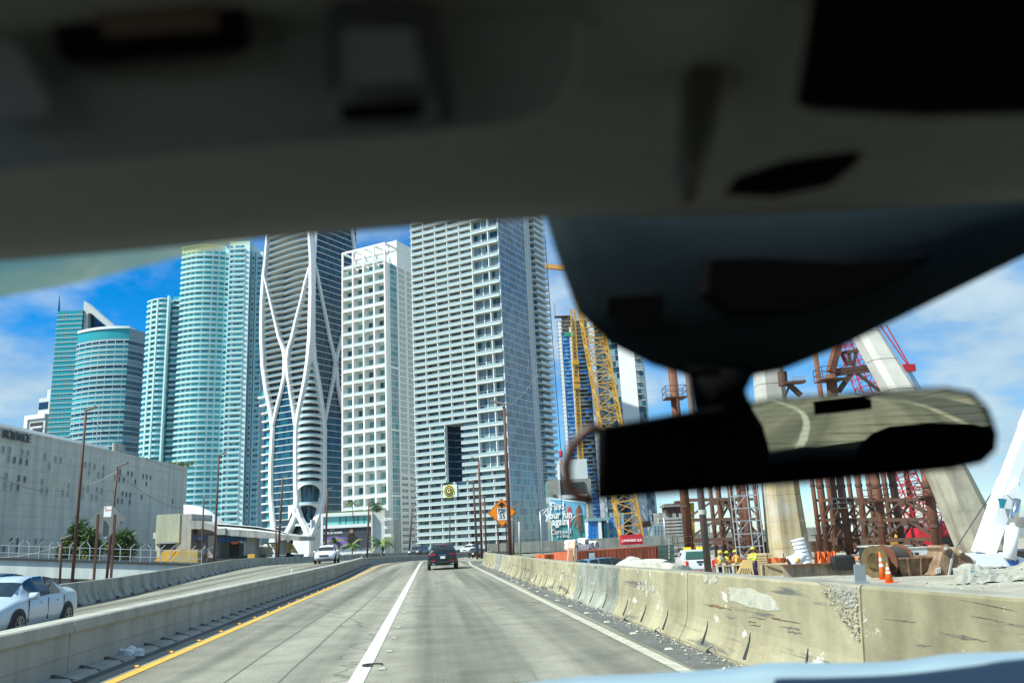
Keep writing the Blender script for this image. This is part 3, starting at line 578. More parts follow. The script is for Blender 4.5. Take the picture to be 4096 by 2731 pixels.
for i in range(NF):
    z = i * h
    # image row of this floor on the left face, to find where the ribs stand at this height
    def vrow(side, u):
        q = T.M @ (V((0, 10, z)) if side == 'L' else V((10, 0, z))); d = q - EYE; return 1365.5 - FPX * d.dot(UP) / d.dot(FW)
    v = vrow('L', 0); a = T.px(lerp(Aed, v), v, x=0).y; e = T.px(lerp(Eed, v), v, x=0).y; e = max(e, .2)
    if v < 1448:                        # balconies across, deep bowed decks
        if a - e > 2:
            mid = (a + e) / 2
            for y0, y1 in (((e, mid), (mid, a)) if v > 1085 else ((e, a),)):
                b = MB(); n = 8; top = []; bot = []
                for k in range(n + 1):
                    t = k / n; y = y0 + (y1 - y0) * t; bow = -.2 - 1.3 * math.sin(math.pi * (t ** .75)) * (1 if v < 1350 else .6)
                    top.append((bow, y))
                ring = lambda zz, s_: [V((x * s_, y, zz)) for x, y in top] + [V((2.4, y1, zz)), V((2.4, y0, zz))]
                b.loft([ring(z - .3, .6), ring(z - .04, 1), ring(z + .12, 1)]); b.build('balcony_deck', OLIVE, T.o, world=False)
                MB().add([V((x, y, z + q)) for q in (.12, 1.15) for x, y in top], [(k, k + 1, n + 2 + k, n + 1 + k) for k in range(n)]).build('balcony_rail', RAILD, T.o, world=False)
            panes(T, z + .12, h - .3, e + .2, a - .2, 2.6, [NAVY, NAVY, TEALD], x=2.3)
    else:                               # flat glazed diamond below the crossing, balconies beside it
        gl = T.px(lerp([(1448, 1143), (1505, 1135), (1568, 1121), (1637, 1103), (1694, 1094), (2300, 1096)], v), v, x=0).y; gr = T.px(lerp([(1448, 1143), (1505, 1150), (1580, 1161), (1648, 1172), (1706, 1180), (2010, 1180), (2120, 1150), (2300, 1140)], v), v, x=0).y
        T.box('floor_line', SHELL, -.25, .3, gr, gl, z, z + .3); panes(T, z + .3, h - .32, gr, gl, 1.7, [TEALD, NAVY, TEALD, NAVY], x=0)
        for y0, y1 in ((gl, a), (e, gr)):
            if y1 - y0 > 1 and v < 1720:
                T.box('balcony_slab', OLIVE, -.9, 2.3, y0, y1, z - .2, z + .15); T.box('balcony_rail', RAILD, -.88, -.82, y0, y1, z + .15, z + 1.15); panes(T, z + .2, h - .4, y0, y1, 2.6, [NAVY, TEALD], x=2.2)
    vr = vrow('R', 0); xi = max(.3, T.px(lerp(Ied, vr), vr, y=0).x)
    T.box('floor_line', SHELL, xi, xB, -.25, .3, z, z + .28); panes(T, z + .28, h - .3, xi, xB, 1.5, [TEALD, NAVY, TEALD, NAVY], x=0, ax='x')
    # lobed corner balconies
    if 1475 < vr < 2110 and e > .6:
        big = vr > 1935
        if big and i % 3: continue
        hh = h * (3 if big else 1)
        P0 = V((-.7, e - .3, z)); P1 = V((xi - .3, -.7, z)); Cn = V((-1.3, -1.3, z))
        def arc(t, zz, q=0.):
            p_ = P0 * (1 - t) ** 2 + Cn * (2 * t * (1 - t)) + P1 * t * t; return V((p_.x + q, p_.y + q, z + zz))
        n = 12; ts = [k / n for k in range(n + 1)]
        rise = lambda t: hh * (.30 + .66 * (1 - abs(2 * t - 1) ** 2.6) ** .6)
        b = MB(); vt = [arc(t, 0) for t in ts] + [arc(t, .3) for t in ts]; b.add(vt, [(k, k + 1, n + 2 + k, n + 1 + k) for k in range(n)]); b.add([arc(t, .02) for t in ts] + [arc(t, .02, 2.2) for t in ts], [(k, k + 1, n + 2 + k, n + 1 + k) for k in range(n)]); b.build('lobe_deck', SHELL, T.o, world=False)
        b = MB(); vt = [arc(t, rise(t)) for t in ts] + [arc(t, hh + .05) for t in ts]; b.add(vt, [(k, k + 1, n + 2 + k, n + 1 + k) for k in range(n)])
        vt = [arc(t, rise(t)) for t in ts] + [arc(t, rise(t) - .1, 2.2) for t in ts]
        b.add(vt, [(k, k + 1, n + 2 + k, n + 1 + k) for k in range(n)]); b.build('lobe_arch', SHELL, T.o, world=False)
        MB().add([arc(t, q) for q in (.3, 1.3) for t in ts], [(k, k + 1, n + 2 + k, n + 1 + k) for k in range(n)]).build('balcony_rail', RAILG, T.o, world=False)
        MB().add([arc(t, q, 2.) for q in (.05, hh) for t in ts], [(k, k + 1, n + 2 + k, n + 1 + k) for k in range(n)]).build('lobe_glass', TEALD if i % 2 else NAVY, T.o, world=False)
T.flush()
def rib(side, pts, th=1.5, name='exoskeleton_rib'):
    b = MB(); rings = []
    P = []
    for (u0, v0, w0), (u1, v1, w1) in zip(pts, pts[1:]):
        for k in range(4): t = k / 4; P.append((u0 + (u1 - u0) * t, v0 + (v1 - v0) * t, w0 + (w1 - w0) * t))
    P.append(pts[-1])
    for u, v, w_ in P:
        l, r = pl(side, u - w_ / 2, v, .9), pl(side, u + w_ / 2, v, .9); n = V((-1, 0, 0)) if side == 'L' else V((0, -1, 0)); c = (l + r) / 2
        rings.append([l - n * 2.2, l, l * .7 + c * .3 + n * th * .45, r * .7 + c * .3 + n * th * .45, r, r - n * 2.2])
    b.loft(rings); o = b.build(name, SHELL, T.o, world=False); return o
rib('L', [(1071, 820, 8), (1069, 939, 8), (1061, 1041, 9), (1053, 1105, 12), (1047, 1201, 13), (1045, 1350, 14), (1050, 1465, 14), (1064, 1568, 14), (1081, 1648, 13), (1089, 1717, 14), (1082, 1866, 14), (1081, 1981, 15), (1088, 2067, 18), (1094, 2130, 22), (1086, 2200, 34), (1078, 2260, 40)])
rib('L', [(1058, 1102, 3), (1061, 1121, 6), (1080, 1201, 8), (1099, 1281, 9), (1115, 1350, 11), (1132, 1396, 12), (1139, 1436, 14), (1136, 1505, 12), (1122, 1568, 10), (1104, 1637, 10), (1092, 1700, 6)])
rib('L', [(1240, 1060, 3), (1236, 1075, 7), (1220, 1131, 8), (1204, 1201, 9), (1183, 1281, 10), (1167, 1350, 12), (1152, 1396, 12), (1146, 1440, 14), (1151, 1505, 11), (1162, 1580, 10), (1173, 1648, 10), (1180, 1710, 6)])
rib('L', [(1232, 820, 10), (1236, 923, 10), (1243, 1032, 12), (1243, 1169, 16), (1238, 1350, 17), (1230, 1440, 15), (1218, 1522, 13), (1196, 1625, 13), (1184, 1694, 14), (1181, 1752, 14), (1181, 1924, 15), (1184, 2000, 18), (1180, 2060, 22), (1163, 2100, 22), (1143, 2135, 22), (1125, 2200, 30)])
rib('R', [(1270, 820, 7), (1264, 923, 8), (1258, 1032, 8), (1256, 1169, 9), (1255, 1350, 10), (1260, 1436, 11), (1280, 1551, 12), (1296, 1671, 12), (1300, 1723, 12), (1298, 1981, 16), (1284, 2050, 22), (1266, 2100, 22), (1248, 2140, 20)])
rib('R', [(1262, 1060, 3), (1270, 1095, 6), (1290, 1201, 7), (1307, 1281, 8), (1320, 1350, 9), (1335, 1410, 9), (1343, 1450, 12), (1334, 1522, 9), (1312, 1625, 8), (1301, 1690, 6)])
rib('R', [(1400, 1240, 8), (1370, 1340, 9), (1352, 1410, 9), (1345, 1450, 12), (1351, 1534, 9), (1368, 1625, 9), (1384, 1700, 9)])
rib('R', [(1406, 850, 6), (1410, 925, 7), (1420, 1000, 7), (1430, 1400, 8)])
# foot: two splayed legs and striped wing walls
rib('L', [(1181, 2030, 20), (1196, 2070, 16), (1216, 2110, 18), (1232, 2150, 20), (1230, 2210, 24), (1222, 2260, 26)], name='splayed_leg')
for k in range(9):
    a = T.px(1250 + k * 6, 2200, y=-1); b_ = T.px(1262 + k * 6, 2120 - k * 2, y=-1); c_ = T.px(1290, 2098 - k * 4 + 14, y=-1)
    MB().tube([a, b_, c_], .45, 6).build('wing_louvre', SHELL, T.o, world=False)
    a = T.px(1168 + k * 6, 2215, x=-1); b_ = T.px(1178 + k * 5, 2155 - k * 3, x=-1)
    MB().tube([a, b_], .45, 6).build('wing_louvre', SHELL, T.o, world=False)
MB().box(1.0, 18, -.6, .2, 0, 24).build('wing_wall', mat('wing_grey', (.55, .58, .62), .6), T.o, world=False)
# left-hand lobes seen past the outer rib
for k in range(20):
    v = 1585 + k * 33; z = T.px(1080, v, x=0).z; ya = T.px(lerp(Aed, v), v, x=0).y
    b = MB(); b.loft([[V((x, y, z + q)) for x, y in ((-.6, ya), (-1.4, ya + 3), (-.6, ya + 6.5), (1.5, ya + 8), (4, ya + 8), (4, ya))] for q in (-.2, .5)]); b.build('side_lobe', SHELL, T.o, world=False)
    MB().loft([[V((x, y, z + q)) for x, y in ((-.2, ya), (.2, ya + 4), (4, ya + 6.5))] for q in (.5, 3.6)], closed=False).build('lobe_glass', TEAL, T.o, world=False)
# --- curved turquoise condominium
T = Bld('curved_condominium', 'turquoise condominium tower with curved white balconies and lower curved wing', 910, 1500, 475, ax=(0, 1))
SL2 = mat('pale_aqua_slab', (.74, .82, .81), .6); AQ = mat('aqua_glass', (.06, .46, .5), .12, spec=.5); AQR = mat('aqua_rail_glass', (.34, .66, .68), .15, spec=.8); SH2 = mat('pale_aqua_wall', (.6, .79, .79), .6)
mpx = 475 / FPX; YX = lambda u: (910 - u) * mpx * 1.02     # local y runs left
def zpx(u, v): return T.px(u, v, x=0).z
def arcpts(y0, y1, dep, n, skew=0.):
    return [(-dep * math.sin(math.pi * (k / n) ** (1 + skew)) , y0 + (y1 - y0) * k / n) for k in range(n + 1)]
def band(pts, off, z0, z1, back=6.):
    b = MB(); r = [(x - off, y) for x, y in pts]
    ring = lambda z: [V((x, y, z)) for x, y in r] + [V((back, r[-1][1], z)), V((back, r[0][1], z))]
    return b.loft([ring(z0), ring(z1)])
def strip(pts, off, z0, z1): return MB().add([V((x - off, y, z)) for z in (z0, z1) for x, y in pts], [(k, k + 1, len(pts) + k + 1, len(pts) + k) for k in range(len(pts) - 1)])
def stack(T, pts, n, h, z0, dep, gm, sm, rm, names=('floor_slab', 'balcony_rail', 'window_band'), rail=True, back=8):
    ms = band(pts, dep, 0, .28, back).mesh('slab', sm); mr = strip(pts, dep - .06, .28, 1.25).mesh('rail', rm); gs = [band(pts, 0, .36, h, back).mesh('glass', g) for g in gm]
    for i in range(n):
        child(names[0], ms, T.o, (0, 0, z0 + i * h))
        if rail: child(names[1], mr, T.o, (0, 0, z0 + i * h))
        child(names[2], gs[(i * 7 + i // 3) % len(gs)], T.o, (0, 0, z0 + i * h))
h = 3.25
drum = arcpts(YX(886), YX(706), 4, 16); zt = zpx(800, 1000); nd = int(zt / h)
stack(T, drum, nd, h, 0, 1.6, [AQ, AQ, TEAL], SL2, AQR)
for k in (2, 4, 7, 10, 12, 14): x, y = drum[k]; T.box('pier', SH2, x - .25, x + 1, y - .5, y + .5, 0, nd * h)
band(drum, .5, nd * h, nd * h + 3.2).build('roof_crown', SH2, T.o, world=False); band(drum, 1.8, nd * h + 3.2, nd * h + 3.7).build('roof_rim', SL2, T.o, world=False)
wing = [(6 - 9.5 * (1 - abs(t - .25) ** 1.6), YX(668) + (YX(566) - YX(668)) * t) for t in [k / 10 for k in range(11)]]; zw = zpx(640, 1195); nw = int(zw / h)
stack(T, wing, nw, h, 0, 1.5, [AQ, TEAL], SL2, AQR)
for u, k in ((668, 0), (624, 4), (602, 7)): x, y = wing[k]; T.box('wing_fin', SH2, x - 1.9, x + .8, y - .45, y + .45, 0, nw * h + 2 + k * -.4)
band(wing, 1.6, nw * h, nw * h + .5).build('roof_rim', SL2, T.o, world=False)
slot = [(2.5, YX(714)), (2.5, YX(690)), (2.0, YX(672))]; stack(T, slot, int(zpx(690, 1165) / h), h, 0, 1.2, [TEALD, AQ], SL2, AQR)
# square block to the right
zb = zpx(960, 978); nb = int(zb / h)
for y1, y0, x0, cols in ((YX(911), YX(994), -3.5, 2), (YX(884), YX(908), -.5, 1), (YX(995), YX(1009), -.2, 1), (YX(1011), YX(1042), .6, 1)):
    T.box('block_wall', SH2, x0, 14, y0, y1, 0, nb * h + (2 if cols == 2 else -4))
    for i in range(nb - (0 if cols == 2 else 2)):
        z = i * h; w_ = y1 - y0
        if cols == 2:
            panes(T, z + .4, 2.1, y0 + w_ * .28, y0 + w_ * .72, 1.7, [TEAL, AQ, TEALD, TEAL], x=x0 - .06); panes(T, z + .4, 2.1, y1 - w_ * .16, y1 - .2, 1.7, [TEALD], x=x0 - .06)
            T.box('block_balcony', SL2, x0 - 1.1, x0, y0 + w_ * .2, y1, z - .1, z + .2); T.box('block_rail', AQR, x0 - 1.08, x0 - 1.0, y0 + w_ * .2, y1, z + .2, z + 1.1)
        else:
            panes(T, z + .5, 2.0, y0 + w_ * .15, y1 - w_ * .2, 1.9, [TEALD, TEAL, AQ], x=x0 - .06); T.box('block_rail', AQR, x0 - .8, x0 - .7, y0, y1 - w_ * .2, z + .1, z + .9)
T.flush()
# --- glass tower with the raked white frame, and the rounded one before it
T = Bld('raked_glass_tower', 'slim green glass tower with a sloping white frame at its top right', 312, 1500, 530, ax=(0, 1))
m1 = 530 / FPX * 1.02; Y = lambda u: (312 - u) * m1; z1 = T.px(270, 1228, x=0).z; n = int(z1 / 3.15)
T.box('core_wall', TEALD, .3, 25, 0, Y(207), 0, n * 3.15)
for i in range(n):
    z = i * 3.15; T.box('floor_line', WHITE2, -.2, .4, -.2, Y(207), z, z + .3); panes(T, z + .3, 2.85, 0, Y(207), 2.4, [TEAL, TEAL, TEAL, CURT], x=.1)
    T.box('side_balcony', WHITE2, 1, 20, -1.2, .1, z, z + .3)
T.flush()
fr = [T.px(u, v, x=2) for u, v in ((336, 1202), (475, 1322), (475, 1420), (360, 1420))]; hole = [T.px(u, v, x=2) for u, v in ((367, 1256), (452, 1325), (360, 1400))]
MB().prism([fr[0], T.px(352, 1216, x=2), T.px(352, 1420, x=2), T.px(322, 1420, x=2)], (9, 0, 0)).build('raked_frame', GREYW, T.o, world=False)
MB().prism([T.px(u, v, x=2) for u, v in ((352, 1216), (475, 1322), (475, 1345), (365, 1253), (352, 1253))], (9, 0, 0)).build('raked_frame', GREYW, T.o, world=False)
MB().prism([T.px(u, v, x=6) for u, v in ((352, 1250), (470, 1340), (470, 1430), (352, 1430))], (4, 0, 0)).build('recess_glazing', NAVY, T.o, world=False)
MB().tube([T.px(235, 1250, x=1), T.px(237, 1215, x=1), T.px(238, 1180, x=1)], [.8, .5, .1], 6).build('spire', TEALD, T.o, world=False)
T = Bld('rounded_glass_tower', 'broad rounded blue glass tower with white bands above the museum roof', 512, 1500, 490, ax=(0, 1))
m1 = 490 / FPX * 1.02; Y = lambda u: (512 - u) * m1; zt = T.px(400, 1352, x=0).z; h = 3.1; n = int(zt / h)
cv = [(8 * (abs(t - .3) / .7) ** 2 - 3, Y(279) * t) for t in [k / 14 for k in range(15)]]
stack(T, cv, n, h, 0, .7, [TEAL, TEALD, AQ], SL2, PALEG, back=14)
sd_ = [(9, Y(541)), (3, Y(528)), (cv[0][0], 0)]; stack(T, sd_, n, h, 0, .25, [TEALD, GREYG], SL2, PALEG, rail=False, back=14)
for k in range(1, 14, 2): x, y = cv[k]; T.box('mullion', SL2, x - .25, x + .3, y - .12, y + .12, 0, n * h)
stack(T, [(x + .2, y) for x, y in cv], 1, 7.5, n * h, .5, [TEAL], SL2, PALEG, back=14); stack(T, [(x + .3, y) for x, y in sd_], 1, 7.5, n * h, .3, [GREYG2], SL2, PALEG, rail=False, back=14)
band([(x + .1, y) for x, y in cv], .6, n * h + 7.5, n * h + 9).build('roof_rim', SL2, T.o, world=False)
T.flush()
# --- small far buildings at the left
T = Bld('framed_white_building', 'small white office block with a square white frame left of the glass towers', 180, 1700, 560, ax=(.3, .95))
m1 = 560 / FPX; w_ = 100 * m1; z = T.px(130, 1660, x=0).z
T.box('wall', GREYW, 0, 20, 0, w_, 0, z); T.box('frame', WHITE, -1, 0, 0, w_ + 1, z - 3, z); T.box('frame', WHITE, -1, 0, w_ - 2, w_ + 1, 0, z - 3); T.box('penthouse', GREYW, 3, 15, 0, w_ * .62, z, z + 12); T.box('penthouse', GREYW, 5, 15, 0, w_ * .35, z + 12, z + 18)
for i in range(8): T.box('window_band', DARK, -.3, .1, 2, w_ - 4, z - 8 - i * 5, z - 5.5 - i * 5); T.box('balcony', WHITE2, -.9, 0, 2, w_ - 6, z - 9.4 - i * 5, z - 8.4 - i * 5)
T.box('window_band', NAVY, 2.8, 3.1, 2, w_ * .6, z + 4, z + 9); T.flush()
T = Bld('brown_concrete_block', 'narrow brown unfinished block between the rounded tower and the curved wing', 552, 1720, 600, ax=(.3, .95))
z = T.px(540, 1696, x=0).z
T.box('wall', mat('brown_block', (.2, .15, .14), .8), 0, 12, 0, 9, 0, z)
for i in range(9): T.box('floor_edge', CONC, -.4, .1, 0, 9, z - 5 * i - 1, z - 5 * i); T.box('opening', DARK, -.1, .05, 1, 4, z - 5 * i - 4, z - 5 * i - 1.4); T.box('opening', DARK, -.1, .05, 5, 8, z - 5 * i - 4, z - 5 * i - 1.4)
T.flush()
# --- blue tower under construction, with hoist mast
T = Bld('unfinished_blue_tower', 'unfinished tower clad in blue film with bare top floors and a hoist mast', 2437, 1500, 680, ax=(0, 1))
m1 = 680 / FPX * 1.02; Y = lambda u: (2437 - u) * m1; zt = T.px(2300, 1262, x=0).z; h = 3.3; n = int(zt / h)
T.box('core_wall', CONC, 3, 25, 0, Y(2262), 0, zt); T.box('column', WHITE, -.5, 1, Y(2257), Y(2247), 0, zt - 4); T.box('column', WHITE, -.5, 1, Y(2296), Y(2289), 0, zt - 10); T.box('core_pier', WHITE, -.6, 4, Y(2390), Y(2362), 0, zt + 4)
for i in range(n):
    z = i * h; T.box('floor_slab', CONC, -.6, 4, Y(2437), Y(2250), z, z + .35); top = i > n - 5
    if not top: panes(T, z + .35, h - .5, Y(2289), Y(2257), 2.4, [BLUEG, BLUEG, mat('pale_blue_film', (.12, .4, .7), .15, spec=.8)], x=0)
    if i < n - 8: panes(T, z + .35, h - .9, Y(2360), Y(2318), 2.6, [TEALD, BLUEG, GREYG, DARK] if i > 12 else [BLUEG, BLUEG, mat('pale_blue_film', (.1,) * 3)], x=.3); panes(T, z + .35, h - .5, Y(2437), Y(2392), 2.8, [GREYG2, TEALD, CONC], x=.3)
    T.box('left_balcony', CONC, 0, 3, Y(2248), Y(2240), z, z + .4)
T.box('netting', mat('green_net', (.03, .3, .16), .8), -1, -.8, Y(2310), Y(2268), zt - 18, zt - 15); T.box('roof_mast', GALV, 0, 1.5, Y(2240), Y(2234), zt, zt + 12); T.box('parapet_form', STEELR, -2, 4, Y(2300), Y(2234), zt - .6, zt)
T.flush()
YEL2 = mat('crane_yellow', (.62, .34, .04), .5, var=.15, scale=2)
def lattice(name, a, b, w0, w1, chord, m_, par, nb, side=V((1, 0, 0)), brace=None):
    a, b = V(a), V(b); d = (b - a).normalized(); x = (side - d * side.dot(d)).normalized(); y = d.cross(x); q = MB()
    cn = lambda t, i: a + (b - a) * t + (x * (1, -1, -1, 1)[i] + y * (1, 1, -1, -1)[i]) * (w0 + (w1 - w0) * t) / 2
    for i in range(4): q.bar(cn(0, i), cn(1, i), chord)
    q.build('chord_frame', m_, par); q = MB(); br = brace or chord * .55
    for k in range(nb):
        for i in range(4):
            t0, t1 = k / nb, (k + 1) / nb; j = (i + 1) % 4
            q.bar(cn(t0, i), cn(t0, j), br); q.bar(cn(t0, i if k % 2 else j), cn(t1, j if k % 2 else i), br)
    return tag(q.build(name, m_, par), kind='stuff')
hm = thing('hoist_mast', 'yellow lattice hoist mast climbing the blue tower under construction', 'crane', at(2345, 2150, 672))
lattice('lattice_bracing', at(2342, 2170, 672), at(2290, 1235, 672), 3.6, 3.6, .42, YEL2, hm, 48, brace=.26)
for v in (1450, 1520, 1545): MB().box(-2.6, 2.6, -2, 2, -2, 2, Matrix.Translation(at(2290 + (v - 1235) * .055, v, 671))).build('hoist_cage', YEL2, hm)
# --- glass and white wall tower behind the boom
T = Bld('white_wall_tower', 'tower with a blank white wall between dark glass faces beside the yellow boom', 2560, 1800, 430, ax=(.2, .98))
m1 = 430 / FPX; Y = lambda u: (2560 - u) * m1; H = T.px(2500, 1280, x=0).z; h = 3.2; n = int(H / h)
wl, wr = T.px(2487, 1600, x=0).y, T.px(2553, 1600, x=0).y; yl = T.px(2440, 1600, x=0).y; yr = T.px(2592, 1700, x=0).y
T.box('blank_wall', WHITE, 0, 20, wr, wl, 0, H); T.box('core_wall', GREYW, .4, 20, wl, yl, 0, H - 10); T.box('core_wall', GREYW, .4, 20, yr, wr, 0, H - 20)
for i in range(n):
    z = i * h
    panes(T, z + .3, h - .35, wl, yl, 1.6, [NAVY, GREYG2, TEALD, PALEG], x=.2); T.box('floor_line', CONC, .1, .5, wl, yl, z, z + .3)
    panes(T, z + .3, h - .35, yr, wr, 1.6, [GREYG, TEALD, GREYG2], x=.2); T.box('floor_line', CONC, .0, .5, yr, wr, z, z + .3)
    if i % 2: T.box('balcony', CONC, -1, .3, yr + 1.5, yr + 4, z, z + .5)
T.flush()
# ------------------------------------------------------------------ left side: museum, station, guideway
def RB(T, name, m_, u0, v0, u1, v1, x0=0., dep=1.):
    a, b = T.px(u0, v0, x=x0), T.px(u1, v1, x=x0)
    T.box(name, m_, x0, x0 + dep, min(a.y, b.y), max(a.y, b.y), min(a.z, b.z), max(a.z, b.z))
MUS = mat('museum_stone', (.6, .6, .53), .85, var=.12, scale=.4, streak=.25)
T = Bld('science_museum', 'large windowless pale stone museum with small scattered windows and the word SCIENCE', 740, 2100, 185, ax=(0, 1))
H = T.px(740, 1872, y=0).z
T.box('wall', mat('museum_joint', (.34, .34, .3), .9), -125, 0, .1, 45, 0, H - .05)
nz = 16; pz = H / nz
for i in range(54):
    for k in range(4, nz): T.box('stone_panel', MUS, -i * 1.55 - 1.535, -i * 1.55, 0, .16, k * pz + .012, (k + 1) * pz - .012)
T.box('coping', MUS, -125, .1, -.08, 1.2, H - .03, H + .35)
T.box('roof_house', WHITE2, -62, -8, 14, 40, H, H + 4.6); T.box('roof_house', GREYW, -40, -22, 6, 12, H, H + 1.8)
fr = T.flush()
oc = lambda a, b: [(-a, -b + .15), (-a + .12, -b), (a - .12, -b), (a, -b + .15), (a, b - .15), (a - .12, b), (-a + .12, b), (-a, b - .15)]
WD = [mat('museum_pane_grey', (.16, .22, .24), .15), mat('museum_pane_dark', (.02, .03, .05), .15), mat('museum_pane_lit', (.5, .55, .3), .3)]
wme = [MB().prism([(x, -.03, z) for x, z in oc(.31, .46)], (0, .1, 0)).mesh('pane', m_) for m_ in WD]
q = MB(); q.loft([[V((x, y, z)) for x, z in oc(*ab)] for y, ab in ((-.0, (.46, .62)), (-.09, (.42, .58)), (-.09, (.36, .52)), (-.02, (.33, .48)))], cap=False); fme = q.mesh('frame', MUS)
rows = ['25,440 83,448 193,470 245,478 398,508 493,528 541,538 628,553l 760,578 802,585 845,595 923,612 1072,640d 1145,655d 1180,662d 1280,682d 1313,688d 1345,695d', '70,528 125,537d 181,548d 235,557d 437,592 622,627l 795,655 878,668 917,676 1030,697d 1067,706d 1105,713d 1209,730d 1309,750d', '50,683 164,700d 217,710d 372,732 468,750l 515,755l 562,762l 611,770 742,787 784,795 865,803 906,812 1020,828d 1095,838d 1130,846d 1164,850d 1267,866d', '40,765 98,775 155,782d 367,810 415,815 510,830l 558,833 604,840 736,858 819,868 860,873 1053,900d 1089,905d 1160,913d 1545,908d', '96,1263d 152,1265d 316,1268 368,1268 1237,1305d 1272,1305d 1340,1308d', '30,1335d 145,1338d 360,1340 510,1345d']
for r in rows:
    for w_ in r.split():
        k = {'l': 2, 'd': 1}.get(w_[-1], 0); a, b = w_.rstrip('ld').split(','); p = T.px(float(a) / 2.24, 1600 + float(b) / 2.24, y=0)
        o = child('window', fme, T.o, (p.x, -.01, p.z)); child('pane', wme[k], o)
p = T.px(119, 1756, y=0); q = T.px(-4, 1738, y=0)
text('lettering', 'SCIENCE', 1.75, mat('letter_dark', (.09, .1, .11), .6), T.o, T.M @ frame(V(((p.x + q.x) / 2, -.35, (p.z + q.z) / 2 + .05)), V((1, 0, 0)), V((0, -1, 0))), .12, bold=.02)
a = T.px(478, 1800, y=2.5)
for k in range(4): MB().tube([V((a.x - 2 + k * 1.1, 2.5, H)), V((a.x - 2 + k * 1.1, 2.5, H + 2.6))], .42, 10).build('roof_duct', CONC, T.o, world=False)
a = T.px(385, 1780, y=6); MB().tube([V((a.x, 6, H)), V((a.x, 6, H + 10))], .1, 6).build('antenna', GALV, T.o, world=False)
# guideway with fence
g = thing('guideway_beam', 'pale concrete guideway beam with barbed fence posts in front of the museum', 'guideway', at(200, 2300, 78) * 1)
A, B_ = at(-260, 2228, 78), at(800, 2262, 78); d = B_ - A
GW = mat('guideway_paint', (.55, .6, .58), .7, var=.1, scale=.5, streak=.25)
bk = F0 * 3
MB().prism([A, B_, B_ - ZU * 1.5, A - ZU * 1.5], bk).build('beam', GW, g)
MB().prism([A + ZU * .16 - F0 * .2, B_ + ZU * .16 - F0 * .2, B_ - F0 * .2 - ZU * .03, A - F0 * .2 - ZU * .03], bk + F0 * .4).build('edge_strip', DKT, g)
MB().prism([A - ZU * 1.5 + F0, B_ - ZU * 1.5 + F0, B_ - ZU * 1.72 + F0, A - ZU * 1.72 + F0], F0 * 2).build('lower_flange', CONCD, g)
for t in (.3, .62): p = A + d * t - ZU * 1.7 + F0 * 1.5; MB().box(-.6, .6, -.8, .8, -8, 0, Matrix.Translation(p)).build('pier', CONC, g)
for i in range(27):
    p = A + d * (i / 26) + ZU * .16 + F0 * .3; b = MB(); b.bar(p, p + ZU * 1.25, .07); b.bar(p + ZU * 1.25, p + ZU * 1.6 + (d.normalized() * .38 if i % 3 else -d.normalized() * .3), .06); b.build('fence_post', GALV, g)
for z in (.45, 1.1): MB().bar(A + ZU * (z + .16) + F0 * .3, B_ + ZU * (z + .16) + F0 * .3, .05).build('fence_rail', GALV, g)
# station
T = Bld('transit_station', 'weathered concrete transit station with vaulted canopy ribbed tower and yellow stair', 900, 2240, 125, ax=(0, 1))
z2 = lambda x, y: (600 + x / 3.36, 1900 + y / 3.36)
def Z(name, m_, x0, y0, x1, y1, d0=0., dep=1.): RB(T, name, m_, *z2(x0, y0), *z2(x1, y1), d0, dep)
CRM = mat('cream_ribbed_wall', (.55, .57, .43), .8, var=.1, scale=.6, streak=.2); YS = mat('stair_yellow', (.72, .4, .05), .6, var=.1, scale=1); ROOFW = mat('white_shell', (.8, .82, .82), .5, var=.05, scale=.3)
CSH = mat('canopy_concrete', (.4, .41, .38), .85, var=.3, scale=.8, streak=.4)
Z('tower_wall', CRM, 95, 530, 385, 1000, .2, 8); Z('tower_wall', CRM, 95, 1000, 140, 1100, .2, 2); Z('tower_wall', CRM, 330, 1000, 385, 1100, .2, 2)
Z('tower_side', CONC, 386, 525, 535, 1190, .1, 8.4)
a, b = T.px(*z2(98, 530), x=0), T.px(*z2(382, 905), x=0)
for i in range(19): y = a.y + (b.y - a.y) * i / 18; T.box('rib', CRM, -.03, .25, y - .08, y + .08, b.z, a.z)
Z('entrance', DARK, 140, 905, 330, 1190, .15, .3); Z('entrance_frame', GALV, 130, 900, 345, 912, -.1, .3); Z('side_box', GREYW, 45, 770, 100, 850, 1, 2)
# canopy
Z('fascia', CSH, 905, 712, 1010, 795, -1.2, .6)
P = lambda x, y, d0: T.px(*z2(x, y), x=d0)
MB().prism([P(905, 712, -1), P(1440, 745, -1), P(2015, 822, -1), P(2015, 880, -1), P(1440, 840, -1), P(905, 798, -1)], (9, 0, 0)).build('canopy_slab', CSH, T.o, world=False)
arch = [(530, 608), (600, 610), (700, 620), (780, 640), (850, 672), (905, 712), (905, 790), (860, 760), (800, 735), (720, 722), (530, 720)]
MB().prism([P(x, y, -1.1) for x, y in arch], (9, 0, 0)).build('arch_end', CSH, T.o, world=False)
vt = [(890, 648), (1100, 660), (1440, 690), (1700, 735), (1850, 775), (1935, 815)]; b = MB()
b.loft([[P(x, y + 8, 0), P(x, y + 3, 1.5), P(x, y, 4), P(x, y + 12, 7)] for x, y in vt], closed=False); b.build('vault_roof', ROOFW, T.o, world=False, smooth=True)
MB().loft([[P(890, 648, 4), P(890, 690, 0), P(905, 715, -1)], [P(1200, 668, 4), P(1200, 710, 0), P(1210, 735, -1)], [P(1700, 735, 4), P(1700, 765, 0), P(1710, 785, -1)], [P(1935, 815, 4), P(1940, 818, 0), P(1950, 815, -1)]], closed=False).build('vault_side', ROOFW, T.o, world=False, smooth=True)
